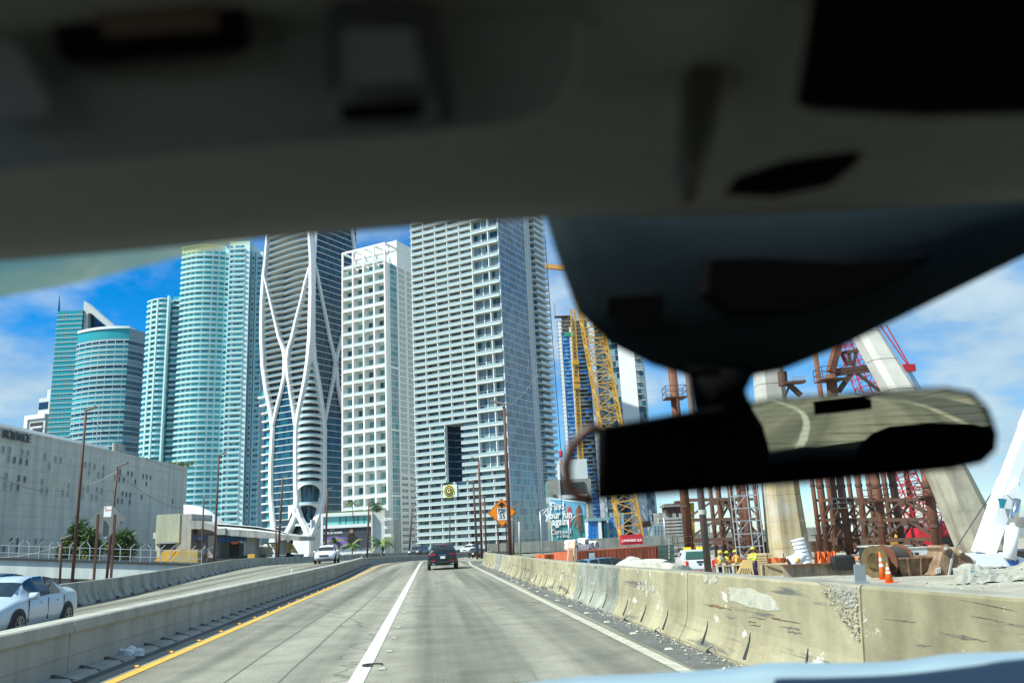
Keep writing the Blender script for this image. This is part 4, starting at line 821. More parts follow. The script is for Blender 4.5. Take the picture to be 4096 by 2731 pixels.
Z('beam', CONCD, 530, 720, 905, 820, 1, 6); Z('blue_beam', mat('blue_band', (.03, .1, .22), .6), 530, 826, 790, 860, .6, 1); Z('blue_beam', mat('blue_band', (.03, .1, .22), .6), 900, 830, 1275, 885, .6, 1)
for x0, x1, y0, y1, d0 in ((785, 890, 810, 1110, .5), (1285, 1425, 840, 1100, 1), (1735, 1800, 870, 1070, .5)): Z('column', CONC, x0, y0, x1, y1, d0, 1.4)
Z('back_wall', WHITE, 890, 905, 1070, 1115, 8, .4); Z('back_wall', WHITE, 1195, 915, 1260, 1115, 8, .4); Z('back_wall', WHITE2, 1430, 945, 1640, 1100, 9, .4); Z('kiosk', CONCD, 1070, 900, 1195, 1120, 7, 1); Z('platform', DKT, 640, 1112, 1320, 1190, .5, 9)
Z('sign_board', ORANGE, 1095, 893, 1180, 922, -.2, .2); Z('gate', YS, 1312, 1060, 1405, 1120, -.4, .2); Z('panel_window', DARK, 572, 725, 635, 785, .9, .2)
T.flush()
for pts, nm in (([(20, 1192), (190, 1005), (355, 1010), (205, 1196)], 'stair_flight'), ([(205, 1196), (390, 993), (432, 995), (250, 1196)], 'stair_cheek'), ([(250, 1196), (425, 1000), (445, 1000), (640, 1000), (640, 1196)], 'stair_wall')):
    MB().prism([P(x, y, -3) for x, y in pts], (2.2, 0, 0)).build(nm, YS if nm != 'stair_wall' else mat('stair_grey', (.5, .36, .12), .7, var=.3, scale=.5), T.o, world=False)
MB().prism([P(640, 1196, -2), P(640, 1090, -2), P(715, 920, -2), P(715, 1040, -2)], (1, 0, 0)).build('stair_rail', GALV, T.o, world=False)
GOLD = mat('gold_glass', (.5, .42, .15), .2)
for k in range(4):
    for j in range(3):
        A_ = (1620 + k * 75 + j * 25, 925 + j * 40); pts = [A_, (A_[0] + 70, A_[1]), (A_[0] + 92, A_[1] + 36), (A_[0] + 22, A_[1] + 36)]
        MB().prism([P(x, y, 3) for x, y in pts], (.15, 0, 0)).build('skylight_pane', GOLD, T.o, world=False)
MB().prism([P(1480, 900, 3.4), P(1880, 900, 3.4), P(1985, 1050, 3.4), P(1960, 1050, 3.4), P(1870, 920, 3.4), P(1590, 925, 3.4), P(1660, 1060, 3.4), P(1640, 1060, 3.4), P(1570, 925, 3.4)], (.4, 0, 0)).build('skylight_frame', CRM, T.o, world=False)
# white shell roof behind
sh = thing('shell_roof', 'white quarter dome shell rising behind the station', 'roof', at(800, 2240, 170))
prof_ = [(452, 392), (560, 400), (680, 425), (790, 470), (900, 545), (980, 610), (1022, 652)]
MB().loft([[at(*z2(x, y), 165)] + [at(*z2(x, y + dy), 165 - k) for k, dy in ((6, 25), (12, 80), (16, 160), (18, 260))] for x, y in prof_], closed=False).build('shell', ROOFW, sh, smooth=True)
# podium with the dark advertising screen
T = Bld('podium_building', 'low white podium with green glass strip and dark advertising screen', 1487, 2150, 372, ax=(0, 1))
q4 = lambda x, y: (1200 + x / 2.94, 2050 + y / 2.94)
def Q(name, m_, x0, y0, x1, y1, d0=0., dep=1.): RB(T, name, m_, *q4(x0, y0), *q4(x1, y1), d0, dep)
Q('wall', WHITE, 245, 12, 850, 470, 1, 20); Q('frame', WHITE, 245, 10, 268, 470, -.3, 1.5); Q('frame', WHITE, 838, -10, 852, 470, -.3, 1.5); Q('frame', WHITE, 269, 8, 837, 22, -.3, 1.5); Q('frame', WHITE, 269, 150, 837, 160, -.2, 1.4)
for k in range(24): Q('glazing', rn.choice([CURT, mat('mint_glass', (.16, .5, .48), .15), mat('mint_glass2', (.2, .58, .55), .15)]), 270 + k * 23.6, 40, 291 + k * 23.6, 148, .6, .3)
Q('screen', mat('screen_dark', (.06, .065, .08), .5, var=.3, scale=.3), 270, 165, 836, 402, .4, .4); Q('side_wing', GREYW, 852, -30, 1000, 470, 1.5, 15); Q('parapet', mat('roof_planting', (.06, .12, .04), .9), 260, -4, 830, 8, 2, 3)
for k in range(4): Q('terrace', WHITE, 985, 60 + k * 95, 1075, 90 + k * 95, 0, 4)
T.flush()
S_ = lambda x, y: T.px(*q4(x, y), x=.36)
MB().prism([S_(*p) for p in ((285, 300), (340, 285), (420, 275), (520, 290), (600, 325), (600, 400), (285, 400))], (-.04, 0, 0)).build('print_swoosh', mat('print_purple', (.22, .12, .42), .6), T.o, world=False)
MB().prism([S_(*p) for p in ((560, 400), (565, 260), (590, 240), (640, 240), (670, 300), (690, 290), (705, 400))], (-.06, 0, 0)).build('print_figure', mat('print_black', (.015, .013, .015), .6), T.o, world=False)
MB().prism([S_(605 + 22 * math.cos(a), 205 + 34 * math.sin(a)) for a in [k * .5236 for k in range(12)]], (-.09, 0, 0)).build('print_face', mat('print_skin', (.36, .22, .15), .6), T.o, world=False)
MB().prism([S_(612 + 32 * math.cos(a), 185 + 28 * math.sin(a)) for a in [k * .5236 + 3.1416 for k in range(7)]], (-.11, 0, 0)).build('print_hair', mat('print_black', (.015, .013, .015), .6), T.o, world=False)
LW = mat('letter_white', (.85, .85, .82), .5); fx = lambda x, y: T.M @ frame(S_(x, y) + V((-.1, 0, 0)), V((0, -1, 0)), V((-1, 0, 0)))
text('lettering', 'NEW', .9, LW, T.o, fx(376, 204), .02); text('lettering', 'BORN IN ROMA', 1.3, LW, T.o, fx(376, 238), .02, bold=.03, sx=1.0); text('lettering', 'VALENTINO', 1.7, SN, T.o, T.M @ frame(T.px(*q4(770, 420), x=-.32), V((0, -1, 0)), V((-1, 0, 0))), .02)
# billboard building with the cruise advertisement
T = Bld('billboard_building', 'grey parking block beside the balcony tower with slanted green panels', 2400, 2150, 300, ax=(0, 1))
q5 = lambda x, y: (1900 + x / 2.94, 1900 + y / 2.94)
def Q(name, m_, x0, y0, x1, y1, d0=0., dep=1.): RB(T, name, m_, *q5(x0, y0), *q5(x1, y1), d0, dep)
Q('wall', CONCD, 850, 60, 1420, 900, 1, 25); Q('upper_block', GREYW, 990, -180, 1330, 60, 2, 20); Q('upper_glazing', DARK, 1010, 90, 1300, 240, .6, .5); Q('ledge', GREYW, 985, 235, 1320, 262, .2, 2)
Q('corner_frame', WHITE, 985, -60, 1005, 240, .1, 2)
for k in range(10): Q('slanted_panel', rn.choice([mat('panel_olive', (.4, .42, .2), .6), mat('panel_green', (.15, .32, .26), .6), GREYW]), 822 + k * 6, 110 + k * 75, 862 + k * 5, 178 + k * 75, -.6, .3)
for k in range(8): Q('slanted_panel', GREYW, 1308 + k * 3, 330 + k * 60, 1330 + k * 3, 380 + k * 60, -.6, .3)
T.flush()
bb = thing('billboard', 'large teal beach billboard reading Find your fun again', 'billboard', at(2270, 2200, 292))
pb = lambda x, y, d0=0.: at(*q5(x, y), 292 - d0)
def flat(name, pts, m_, d0): return MB().prism([pb(x, y, d0) for x, y in pts], F0 * .12).build(name, m_, bb)
flat('board', [(870, 260), (1300, 312), (1318, 800), (905, 800)], WHITE2, 0)
flat('print_sky', [(885, 278), (1288, 326), (1292, 465), (893, 440)], mat('print_blue', (.16, .42, .6), .6), .2)
flat('print_sea', [(893, 440), (1292, 465), (1304, 785), (915, 780)], mat('print_teal', (.06, .27, .27), .6, var=.3, scale=.4), .2)
PS = [mat('print_tan', (.32, .15, .08), .6), mat('print_brown', (.16, .08, .05), .6), mat('print_red', (.5, .08, .06), .6)]
flat('print_person', [(1090, 400), (1105, 370), (1125, 372), (1130, 420), (1132, 560), (1120, 600), (1095, 590), (1088, 500)], PS[2], .35)
flat('print_person', [(1185, 400), (1200, 370), (1218, 385), (1225, 480), (1215, 620), (1200, 620), (1195, 520), (1165, 610), (1180, 500)], PS[0], .35)
flat('print_person', [(1210, 370), (1220, 340), (1232, 350), (1245, 400), (1250, 540), (1268, 660), (1255, 660), (1235, 570), (1245, 700), (1230, 700), (1215, 600)], PS[1], .5)
flat('print_ship', [(1020, 400), (1050, 360), (1100, 365), (1140, 400), (1100, 440), (1055, 440)], mat('print_grey', (.3, .36, .4), .6), .3)
ft = lambda x, y: frame(pb(x, y, .45), (R0 + ZU * -.0), -F0)
for tx, x, y, sz in (('Find', 966, 365, 3.7), ('your fun', 985, 468, 3.5), ('again', 998, 545, 3.6)): text('lettering', tx, sz, LW, bb, ft(x, y), .05, bold=.12, sx=.78)
text('lettering', 'Carnival', 2.4, LW, bb, ft(1010, 665), .05, sx=.9); text('lettering', 'is calling', 1.5, LW, bb, ft(1030, 715), .05, sx=.85)
flat('logo_fin', [(925, 685), (945, 620), (962, 600), (950, 650), (955, 685)], PS[2], .4)
# lower glass blocks and the far construction frames
T = Bld('blue_glass_block', 'low white and blue glass block beside the billboard', 2470, 2150, 245, ax=(0, 1))
Q('wall', GREYW, 1325, 530, 1510, 860, .5, 12); Q('pale_pier', WHITE, 1445, 525, 1505, 860, -.2, 1); Q('side_glass', TEALD, 1506, 510, 1572, 860, 0, 10); Q('roof_edge', PALEG, 1320, 508, 1580, 528, -.4, 10)
for j in range(5):
    for k in range(3): Q('window_pane', BLUEG, 1330 + k * 39, 535 + j * 58, 1366 + k * 39, 582 + j * 58, .2, .4)
Q('glass_wing', mat('sky_blue_glass', (.16, .4, .55), .12), 1575, 560, 1760, 850, 4, 10)
for j in range(6):
    for k in range(4): Q('wing_pane', rn.choice([BLUEG, PALEG, mat('sky_blue_glass', (.16, .4, .55), .12)]), 1580 + k * 45, 440 + j * 66, 1620 + k * 45, 498 + j * 66, 3.6, .4)
Q('glass_wing', PALEG, 2085, 580, 2235, 850, 4, 10)
for j in range(4):
    for k in range(4): Q('wing_pane', GREYG2, 2090 + k * 36, 590 + j * 64, 2122 + k * 36, 648 + j * 64, 3.7, .3)
T.flush()
T = Bld('unfinished_concrete_block', 'bare concrete building frame under construction with orange floor bands far behind', 2735, 2150, 300, ax=(0, 1))
q6 = lambda x, y: (2600 + x / 3.36, 1900 + y / 3.36)
def Q6(name, m_, x0, y0, x1, y1, d0=0., dep=1.): RB(T, name, m_, *q6(x0, y0), *q6(x1, y1), d0, dep)
Q6('core_wall', CONCD, 125, 505, 470, 1010, 2, 14); Q6('lower_wall', CONC, 215, 740, 470, 1010, 0, 3)
for j in range(6): Q6('floor_slab', CONC, 118, 575 + j * 45, 470, 585 + j * 45, -.8, 4); Q6('safety_band', mat('orange_band', (.5, .16, .07), .7), 122, 590 + j * 45, 350, 604 + j * 45, -.5, .2)
for x in (205, 345, 430): Q6('column', CONC, x, 510, x + 10, 1000, -.4, 1)
Q6('roof_frame', STEELR, 205, 385, 420, 505, 1, 8); Q6('roof_deck', CONCD, 185, 400, 440, 416, 0, 9); Q6('roof_frame', STEELR, 345, 345, 430, 390, 2, 4)
T.flush()
T = Bld('far_white_tower', 'small distant white and grey tower seen between the rusty piles', 2850, 2150, 520, ax=(0, 1))
Q6('wall', WHITE, 720, 640, 765, 1000, 0, 10); Q6('glass_face', GREYG, 766, 635, 835, 1000, 1, 10)
for j in range(12): Q6('balcony', WHITE2, 790, 670 + j * 26, 838, 678 + j * 26, -.4, 1.5)
T.flush()
# ------------------------------------------------------------------ vehicles (local +y = front)
CGL = mat('car_glass', (.012, .02, .025), .05, spec=.8); RIM = mat('alloy_rim', (.25, .26, .27), .35, .7); TLR = mat('tail_light_red', (.6, .02, .015), .2, emit=.06); HLT = mat('head_lamp', (.75, .8, .85), .1, emit=.3); PLATE = mat('plate_white', (.75, .78, .72), .5)
def paint(n, c, r=.3): return mat('paint_' + n, c, r, coat=.6, spec=.4)
KIND = {  # y stations: (y, sill z, belt z, top z, half width, half roof width)
 'sedan': (2.7, .33, [(-2.3, .42, .78, .84, .70, .58), (-2.22, .32, .86, 1.0, .80, .68), (-1.95, .24, .95, 1.08, .88, .70), (-1.55, .2, .96, 1.12, .90, .66), (-.95, .2, .96, 1.36, .91, .62), (-.3, .2, .95, 1.43, .91, .62), (.2, .2, .93, 1.42, .91, .61), (.55, .2, .92, 1.34, .91, .60), (1.3, .2, .90, .98, .90, .66), (1.8, .22, .80, .90, .88, .66), (2.15, .26, .70, .78, .82, .62), (2.32, .34, .58, .64, .66, .5)], dict(ws=(7, 8), rw=(3, 4), side=((4.05, 4.9, 'q'), (5.0, 5.95, 'q'), (6.05, 7.15, 'q')))),
 'suv': (2.85, .38, [(-2.3, .5, .95, 1.0, .78, .62), (-2.24, .36, 1.05, 1.18, .90, .72), (-2.1, .3, 1.1, 1.42, .94, .70), (-1.85, .28, 1.12, 1.6, .96, .68), (-1.2, .28, 1.1, 1.66, .96, .68), (-.3, .28, 1.08, 1.67, .96, .68), (.25, .28, 1.06, 1.64, .96, .67), (.6, .28, 1.05, 1.54, .96, .66), (1.15, .28, 1.03, 1.12, .95, .72), (1.7, .3, .98, 1.06, .94, .74), (2.15, .34, .86, .94, .88, .68), (2.34, .44, .7, .74, .72, .5)], dict(ws=(7, 8), rw=(1, 3), side=((3.1, 4.0, 'q'), (4.1, 5.0, 'q'), (5.1, 7.1, 'q')))),
}
_carmesh = {}
def car_parts(kind):
    if kind in _carmesh: return _carmesh[kind]
    wb, wr, st, opt = KIND[kind]
    def ring(t):
        i = min(int(t), len(st) - 2); f = t - i; a, b = st[i], st[i + 1]; y, zl, zb, zt, w_, r_ = [p + (q - p) * f for p, q in zip(a, b)]
        g = max(zb + .01, zt - .09); half = [(0, zl), (w_ * .84, zl), (w_ * .96, zl + .1), (w_, zl + .42 * (zb - zl)), (w_ * .985, zb - .09), (w_ * .94, zb), (r_ + (.94 * w_ - r_) * .15, zb + (g - zb) * .75) if zt - zb > .2 else (r_ + .1, zb + .01), (r_ * .96, g + (zt - g) * .55), (r_ * .6, zt - .012), (0, zt)]
        return [V((x, y, z)) for x, z in half] + [V((-x, y, z)) for x, z in half[-2:0:-1]]
    ts = [k / 3 for k in range((len(st) - 1) * 3 + 1)]
    body = MB().loft([ring(t) for t in ts])
    wins = []
    def strip_(t0, t1, i0, i1, off, n=6, mirror=False):
        b = MB(); rows = []
        for k in range(n + 1):
            r = ring(t0 + (t1 - t0) * k / n); rows.append([r[i] for i in range(i0, i1 + 1)])
        cx = V((0, 0, .7)); rows = [[p + (p - V((0, p.y * .75, .75))).normalized() * off for p in r] for r in rows]
        m_ = len(rows[0]); v = [p for r in rows for p in r]
        return b.add(v, [(i * m_ + j, i * m_ + j + 1, (i + 1) * m_ + j + 1, (i + 1) * m_ + j) for i in range(n) for j in range(m_ - 1)])
    ws = opt['ws']; rw = opt['rw']; parts = [('windscreen', strip_(ws[0] + .12, ws[1] - .08, 7, 11, .012)), ('rear_window', strip_(rw[0] + .25, rw[1] - .1, 7, 11, .012))]
    for a, b, _ in opt['side']:
        n = 18; L_ = strip_(a, b, 5, 7, .012); parts.append(('side_window', L_)); R_ = strip_(a, b, 11, 13, .012); parts.append(('side_window', R_))
    _carmesh[kind] = (body, parts, wb, wr, st); return _carmesh[kind]
tyre_me = {}
def wheel(o, x, y, r, sgn):
    if r not in tyre_me:
        t = MB().loft([[V((xx, rr * math.cos(a), rr * math.sin(a))) for a in [k * math.pi / 10 for k in range(20)]] for xx, rr in ((-.1, r * .68), (-.1, r * .94), (-.06, r), (.06, r), (.1, r * .94), (.1, r * .66))]).mesh('tyre', RUBBER, True)
        b = MB(); b.tube([(-.02, 0, 0), (.095, 0, 0)], r * .2, 10)
        for k in range(10): a = k * math.pi / 5; b.bar((.09, 0, 0), (.098, r * .63 * math.cos(a), r * .63 * math.sin(a)), r * .14, .02)
        b.loft([[V((xx, rr * math.cos(a), rr * math.sin(a))) for a in [k * math.pi / 10 for k in range(20)]] for xx, rr in ((.09, r * .66), (.104, r * .66), (.104, r * .58), (.06, r * .57))], cap=False); b.add([V((.055, r * .6 * math.cos(a), r * .6 * math.sin(a))) for a in [k * math.pi / 10 for k in range(20)]], [tuple(range(20))])
        arch = MB().loft([[V((xx, rr * math.cos(a), rr * math.sin(a))) for a in [k * math.pi / 14 - .35 for k in range(18)]] for xx, rr in ((.0, r * 1.02), (.03, r * 1.2), (.0, r * 1.24))], closed=False)
        tyre_me[r] = (t, b.mesh('rim', RIM), MB().loft([[V((xx, r * 1.16 * math.cos(a), r * 1.16 * math.sin(a))) for a in [k * math.pi / 10 for k in range(20)]] for xx in (-.1, .012)]).mesh('well', DARK))
    t, rm, ar = tyre_me[r]; rz = 0 if sgn > 0 else math.pi
    child('wheel_well', ar, o, (x, y, r), (0, 0, rz)); w_ = child('wheel', t, o, (x - sgn * .07, y, r), (0, 0, rz)); child('rim', rm, w_)
def vehicle(kind, pm, loc, heading, label, name, cat='car', group=None, sc=1., lit=False, plate=True, hs=1.):
    body, parts, wb, wr, st = car_parts(kind)
    o = thing(name, label, cat, M=Matrix.Translation(V(loc)) @ Matrix.Rotation(heading, 4, 'Z') @ Matrix.Diagonal((sc, sc, sc * hs, 1)), group=group)
    key = kind + pm.name
    if key not in _carmesh: _carmesh[key] = (body.mesh('body', pm, True), [(n, p.mesh(n, CGL, True)) for n, p in parts])
    bm, pp = _carmesh[key]; child('body', bm, o)
    for n, p in pp: child(n, p, o)
    w_ = st[5][4]
    for y in (wb / 2 + (.05 if kind == 'sedan' else .0), -wb / 2 + (.05 if kind == 'sedan' else 0)):
        for s_ in (1, -1): wheel(o, s_ * (w_ - .005), y, wr, s_)
    su = kind == 'suv'; fy, fz = st[-1][0], st[-2][2]; ry = st[0][0]
    for s_ in (1, -1):
        child('headlight', cube(HLT), o, (s_ * .62, fy - .12, fz - .06), (0, 0, -s_ * .35), (.34, .2, .13))
        child('door_mirror', MB().loft([[V((x, .06 * math.cos(a) + d_, .085 * math.sin(a))) for a in [k * math.pi / 5 for k in range(10)]] for x, d_ in ((0, .02), (.12, 0), (.2, -.02))]).mesh('m', pm, True), o, (s_ * (w_ - .02), st[8][0] - .38, st[8][2] + .06), (0, 0, 0 if s_ > 0 else math.pi), (1, 1, 1))
        for q in (0, 1): child('door_handle', cube(pm), o, (s_ * (w_ + .0), -.62 + q * .95 - .1, st[5][2] - .16), sc=(.05, .17, .035))
        for q in (-1.05, -.12, .92): child('door_seam', cube(DARK), o, (s_ * (w_ - .012), q, .62 if not su else .72), sc=(.03, .005, .5))
        if su:
            child('tail_light', cube(TLR), o, (s_ * .66, ry + .035, 1.0), (0, 0, s_ * .3), (.44, .1, .03)); child('tail_light', cube(TLR), o, (s_ * .66, ry + .03, .94), (0, 0, s_ * .3), (.44, .1, .03)); child('reflector', cube(TLR), o, (s_ * .62, ry + .0, .58), (0, 0, s_ * .2), (.3, .08, .035))
        else: child('tail_light', cube(TLR), o, (s_ * .64, ry + .09, .86), (0, 0, s_ * .5), (.3, .12, .09))
    child('grille', cube(DKT), o, (0, fy - .02, fz - .14), sc=(.8, .08, .16)); child('lower_bumper', cube(DKT), o, (0, ry + .03, .42 if not su else .5), sc=(1.3, .14, .12)); child('lower_bumper', cube(DKT), o, (0, fy - .08, .38), sc=(1.2, .14, .1))
    if plate: child('number_plate', cube(PLATE), o, (0, ry - .02, .66 if not su else .78), sc=(.31, .04, .16))
    return o
WP = paint('white', (.74, .76, .78)); BP = paint('black', (.004, .013, .022)); DG = paint('dark_grey', (.06, .07, .08)); BL = paint('steel_blue', (.12, .2, .3)); SG = paint('silver', (.45, .48, .5))
c = vehicle('sedan', paint('cool_white', (.42, .52, .6)), (-9.96, 21.3, 0), math.pi + .03, 'white sedan with dark windows oncoming beside the median at the far left', 'sedan', hs=.95)
child('side_marker', cube(mat('amber_lens', (.7, .15, .03), .3)), c, (.74, 2.02, .68), (0, 0, -.5), (.1, .16, .08))
vehicle('sedan', DG, (-11.75, 23.8, 0), math.pi + .03, 'dark grey car half hidden behind the white sedan at the left edge', 'sedan')
g = vehicle('suv', BP, (.78, 57.2, 0), 0, 'black luxury SUV driving ahead with red tail lights', 'suv', sc=1.0)
text('badge_letters', 'G E N E S I S', .1, CHROME, g, Matrix.Translation((.0, -2.33, .93)) @ Matrix.Rotation(math.pi / 2, 4, 'X'), .004, world=False)
child('bumper_trim', cube(CHROME), g, (0, -2.3, .47), sc=(1.4, .06, .025)); child('third_brake_light', cube(TLR), g, (0, -2.02, 1.6), sc=(.4, .06, .03)); child('wiper', cube(BLACK), g, (.1, -2.24, 1.2), (0, .3, 0), (.4, .02, .02))
for s_ in (1, -1): child('roof_rail', cube(BLACK), g, (s_ * .6, -.6, 1.68), sc=(.04, 1.9, .04)); child('exhaust', cube(CHROME), g, (s_ * .6, -2.3, .38), sc=(.18, .08, .06))
def hd(s): return -max(0., (s - 95) / RC)
def drive(s, off, rev=False): return path(s, off), hd(s) + (math.pi if rev else 0)
p, a = drive(130, 2.3); vehicle('sedan', BP, p, a, 'black sedan ahead beyond the SUV on the bend', 'sedan')
w5 = vehicle('suv', WP, path(84, -10.0), math.pi, 'white SUV oncoming beyond the median wall with its headlights on', 'suv', sc=1.04)
for s_ in (1, -1): child('fog_light', cube(HLT), w5, (s_ * .55, 2.28, .5), sc=(.16, .06, .08)); child('roof_rail', cube(GALV), w5, (s_ * .6, -.5, 1.69), sc=(.05, 2.0, .05))
for s, off, k, pm_, lb in ((160, -9.5, 'suv', WP, 'white van oncoming on the bend behind the black sedan'), (140.5, -10.5, 'suv', DG, 'dark SUV oncoming with bluish headlights left of the black SUV'), (175, -10, 'sedan', WP, 'white sedan on the far bend just left of the orange sign pole'), (188, -9.5, 'sedan', SG, 'silver convertible on the far bend right of the orange sign'), (214, -9.5, 'sedan', WP, 'white car on the far bend left of the ladder')):
    p, a = drive(s, off, True); vehicle(k, pm_, p, a, lb, 'suv' if k == 'suv' else 'sedan', sc=1.1 if k == 'suv' else 1.0)
# ------------------------------------------------------------------ construction yard on the right
YDT = [(-40, -.35), (10, -.35), (32, -.62), (60, -1.72), (110, -2.0), (170, -3), (320, -7)]
def yz(y): return lerp(YDT, y)
DIRT = mat('crushed_limestone', (.4, .38, .31), .95, var=.35, scale=.35, bump=.6, rgb2=(.2, .19, .15))
rows = []; rq = random.Random(11)
for k in range(90):
    y = -30 + k * 2.4; x0 = lerp(RBT, min(y, 119)) + (.12 if y < 60 else .5)
    rows.append([(x0 + dx, y, yz(y) + rq.uniform(-.06, .06)) for dx in (0, 1.2, 3, 6, 10, 15, 22, 30, 45, 70, 120)])
sheet('yard_ground', rows, DIRT)
def yp(u, v0, D):                       # the yard surface point D metres ahead in column u
    p = at(u, v0, D); return V((p.x, p.y, yz(p.y)))
RUST = mat('rusty_steel', (.17, .06, .03), .8, var=.45, scale=1.6, bump=.2, streak=.3); RUSTD = mat('dark_rusty_beam', (.09, .045, .03), .85, var=.4, scale=2, bump=.2)
ARC = mat('arch_concrete', (.48, .47, .43), .8, var=.25, scale=.3, bump=.15); ARCG = mat('arch_concrete_stained', (.42, .29, .1), .85, var=.5, scale=.45, bump=.25, rgb2=(.52, .5, .44), streak=.5)
# arch legs in precast segments
def leg(label, pts, m_lo, m_hi, ncut):
    o = thing('arch_leg', label, 'bridge pier', pts[0][0] - ZU * 0)
    P = []
    for (a, wa, da), (b, wb_, db) in zip(pts, pts[1:]):
        n = max(1, int((b - a).length / 2.6))
        for k in range(n): t = k / n; P.append((a + (b - a) * t, wa + (wb_ - wa) * t, da + (db - da) * t))
    P.append(pts[-1])
    for i in range(len(P) - 1):
        rings = []
        dv = (P[i + 1][0] - P[i][0]).normalized(); g = .03 if i >= ncut else .012
        for (c, w_, d_), sg in ((P[i], 1), (P[i + 1], -1)):
            x = R0; y = F0; q = c + dv * (sg * g); k = .22
            rings.append([q + x * (i_ * w_ / 2) + y * (j_ * d_ / 2) for i_, j_ in ((-1, -1 + 2 * k), (-1 + 2 * k, -1), (1 - 2 * k, -1), (1, -1 + 2 * k), (1, 1), (-1, 1))])
        MB().loft(rings).build('segment', m_lo if i < ncut else m_hi, o)
    return o
leg('upright stained concrete arch leg wrapped by the scaffold in the yard', [(yp(3165, 2200, 92) - ZU, 4.3, 3), (at(3155, 2190, 92), 4.0, 2.8), (at(3128, 1980, 92), 3.6, 2.6), (at(3080, 1540, 92), 3.0, 2.4), (at(3050, 1200, 92), 2.9, 2.3)], ARCG, ARC, 5)
leg('huge leaning concrete arch leg behind the white crane', [(yp(3950, 2260, 72) - ZU, 3.9, 2.6), (at(3945, 2214, 72), 3.6, 2.4), (at(3790, 1880, 73), 3.0, 2.2), (at(3600, 1560, 75), 2.5, 2.1), (at(3465, 1330, 77), 2.2, 2.0), (at(3330, 1130, 80), 2.0, 2.0)], mat('arch_concrete_greyed', (.38, .35, .27), .85, var=.4, scale=.4, bump=.25, streak=.45), ARC, 5)
# rusty pile falsework: each pile its own part
tr = thing('pile_falsework', 'rusty steel pipe pile falsework with cross bracing under the bridge arch', 'falsework', yp(3400, 2200, 95))
PL = [(2742, 95, 1480, .52), (2882, 105, 1800, .32), (2930, 112, 1800, .34), (2990, 92, 1800, .42), (3300, 100, 1800, .42), (3335, 112, 1800, .34), (3385, 96, 1800, .44), (3458, 108, 1800, .40), (3530, 92, 1800, .46), (3600, 100, 1800, .44), (3740, 84, 1800, .46), (3355, 120, 1380, .36), (3270, 118, 1800, .3), (3420, 124, 1800, .32), (3500, 120, 1800, .34), (3565, 116, 1800, .34), (3660, 112, 1800, .34), (2850, 120, 1800, .3), (2965, 118, 1800, .3), (3035, 110, 1800, .32)]
top = {}
for u, D, vt, r in PL:
    b0 = yp(u + 20, 2240, D) - ZU * 1; x = b0.copy(); x.z = at(u, vt, D).z + 1
    o = MB().tube([b0, x], r, 12).build('pile', RUST, tr, smooth=True); top[(u, D)] = (b0, x)
    for f in (.3, .62):
        z = b0.z + (x.z - b0.z) * f; MB().tube([V((x.x, x.y, z)), V((x.x, x.y, z + .35))], r * 1.18, 12).build('collar', RUSTD, tr)
def on(u, D, v):
    b0, x = top[(u, D)]; return V((x.x, x.y, at(u, v, D).z))
PR = [((2742, 95), (2990, 92)), ((3300, 100), (3385, 96)), ((3385, 96), (3530, 92)), ((3530, 92), (3740, 84)), ((3458, 108), (3600, 100)), ((3335, 112), (3458, 108)), ((2882, 105), (2930, 112)), ((3270, 118), (3420, 124)), ((3420, 124), (3565, 116)), ((3500, 120), (3660, 112)), ((2850, 120), (2965, 118)), ((2930, 112), (3035, 110)), ((3600, 100), (3740, 84)), ((2882, 105), (2990, 92))]
for A, B_ in PR:
    for v0 in (2000, 2080, 2160):
        a, b = on(*A, v0), on(*B_, v0 - 6); MB().bar(a, b, .24, .36).build('cross_beam', RUSTD, tr)
        a2, b2 = on(*A, v0 + 74), on(*B_, v0 + 70); mid = (a + b) / 2
        MB().bar(a2, mid, .2).build('brace', RUSTD, tr); MB().bar(b2, mid, .2).build('brace', RUSTD, tr)
        MB().bar(mid - (b - a).normalized() * .5 - ZU * .3, mid + (b - a).normalized() * .5 - ZU * .3, .5, .6).build('gusset', RUSTD, tr)
# upper falsework seen above the mirror
def U2(x, y): return (2600 + x / 2.138, 1300 + y / 2.138)
up_ = thing('upper_falsework', 'brown steel falsework head with railings under the arch above the mirror', 'falsework', at(*U2(1560, 560), 88))
p3 = lambda x, y: at(*U2(x, y), 88)
MB().tube([p3(1575, 700), p3(1545, 420)], .55, 12).build('post', RUST, up_, smooth=True); MB().bar(p3(1545, 400), p3(1610, 150), .9, .7).build('raker', RUST, up_)
for a, b, w_ in (((1560, 395), (1870, 355), .45), ((1580, 420), (1880, 385), .4), ((1640, 240), (1780, 215), .35)): MB().bar(p3(*a), p3(*b), w_).build('cross_beam', RUSTD, up_)
for a, b in (((1600, 570), (1720, 390)), ((1620, 575), (1740, 400)), ((1740, 385), (1960, 560)), ((1640, 250), (1700, 345)), ((1700, 215), (1715, 345)), ((1765, 215), (1740, 345))): MB().bar(p3(*a), p3(*b), .28).build('brace', RUSTD, up_)
def cage(par, c, w_, h_, m_=STEELR):
    b = MB()
    for z in (0, h_ * .5, h_):
        for i, j in (((-1, -1), (1, -1)), ((1, -1), (1, 1)), ((1, 1), (-1, 1)), ((-1, 1), (-1, -1))): b.bar(c + R0 * i[0] * w_ / 2 + F0 * i[1] * w_ / 2 + ZU * z, c + R0 * j[0] * w_ / 2 + F0 * j[1] * w_ / 2 + ZU * z, .06)
    for i, j in ((-1, -1), (1, -1), (1, 1), (-1, 1), (0, -1)): b.bar(c + R0 * i * w_ / 2 + F0 * j * w_ / 2, c + R0 * i * w_ / 2 + F0 * j * w_ / 2 + ZU * h_, .06)
    b.box(-w_ / 2, w_ / 2, -w_ / 2, w_ / 2, -.08, 0, Matrix.Translation(c)); return b.build('platform_cage', m_, par)
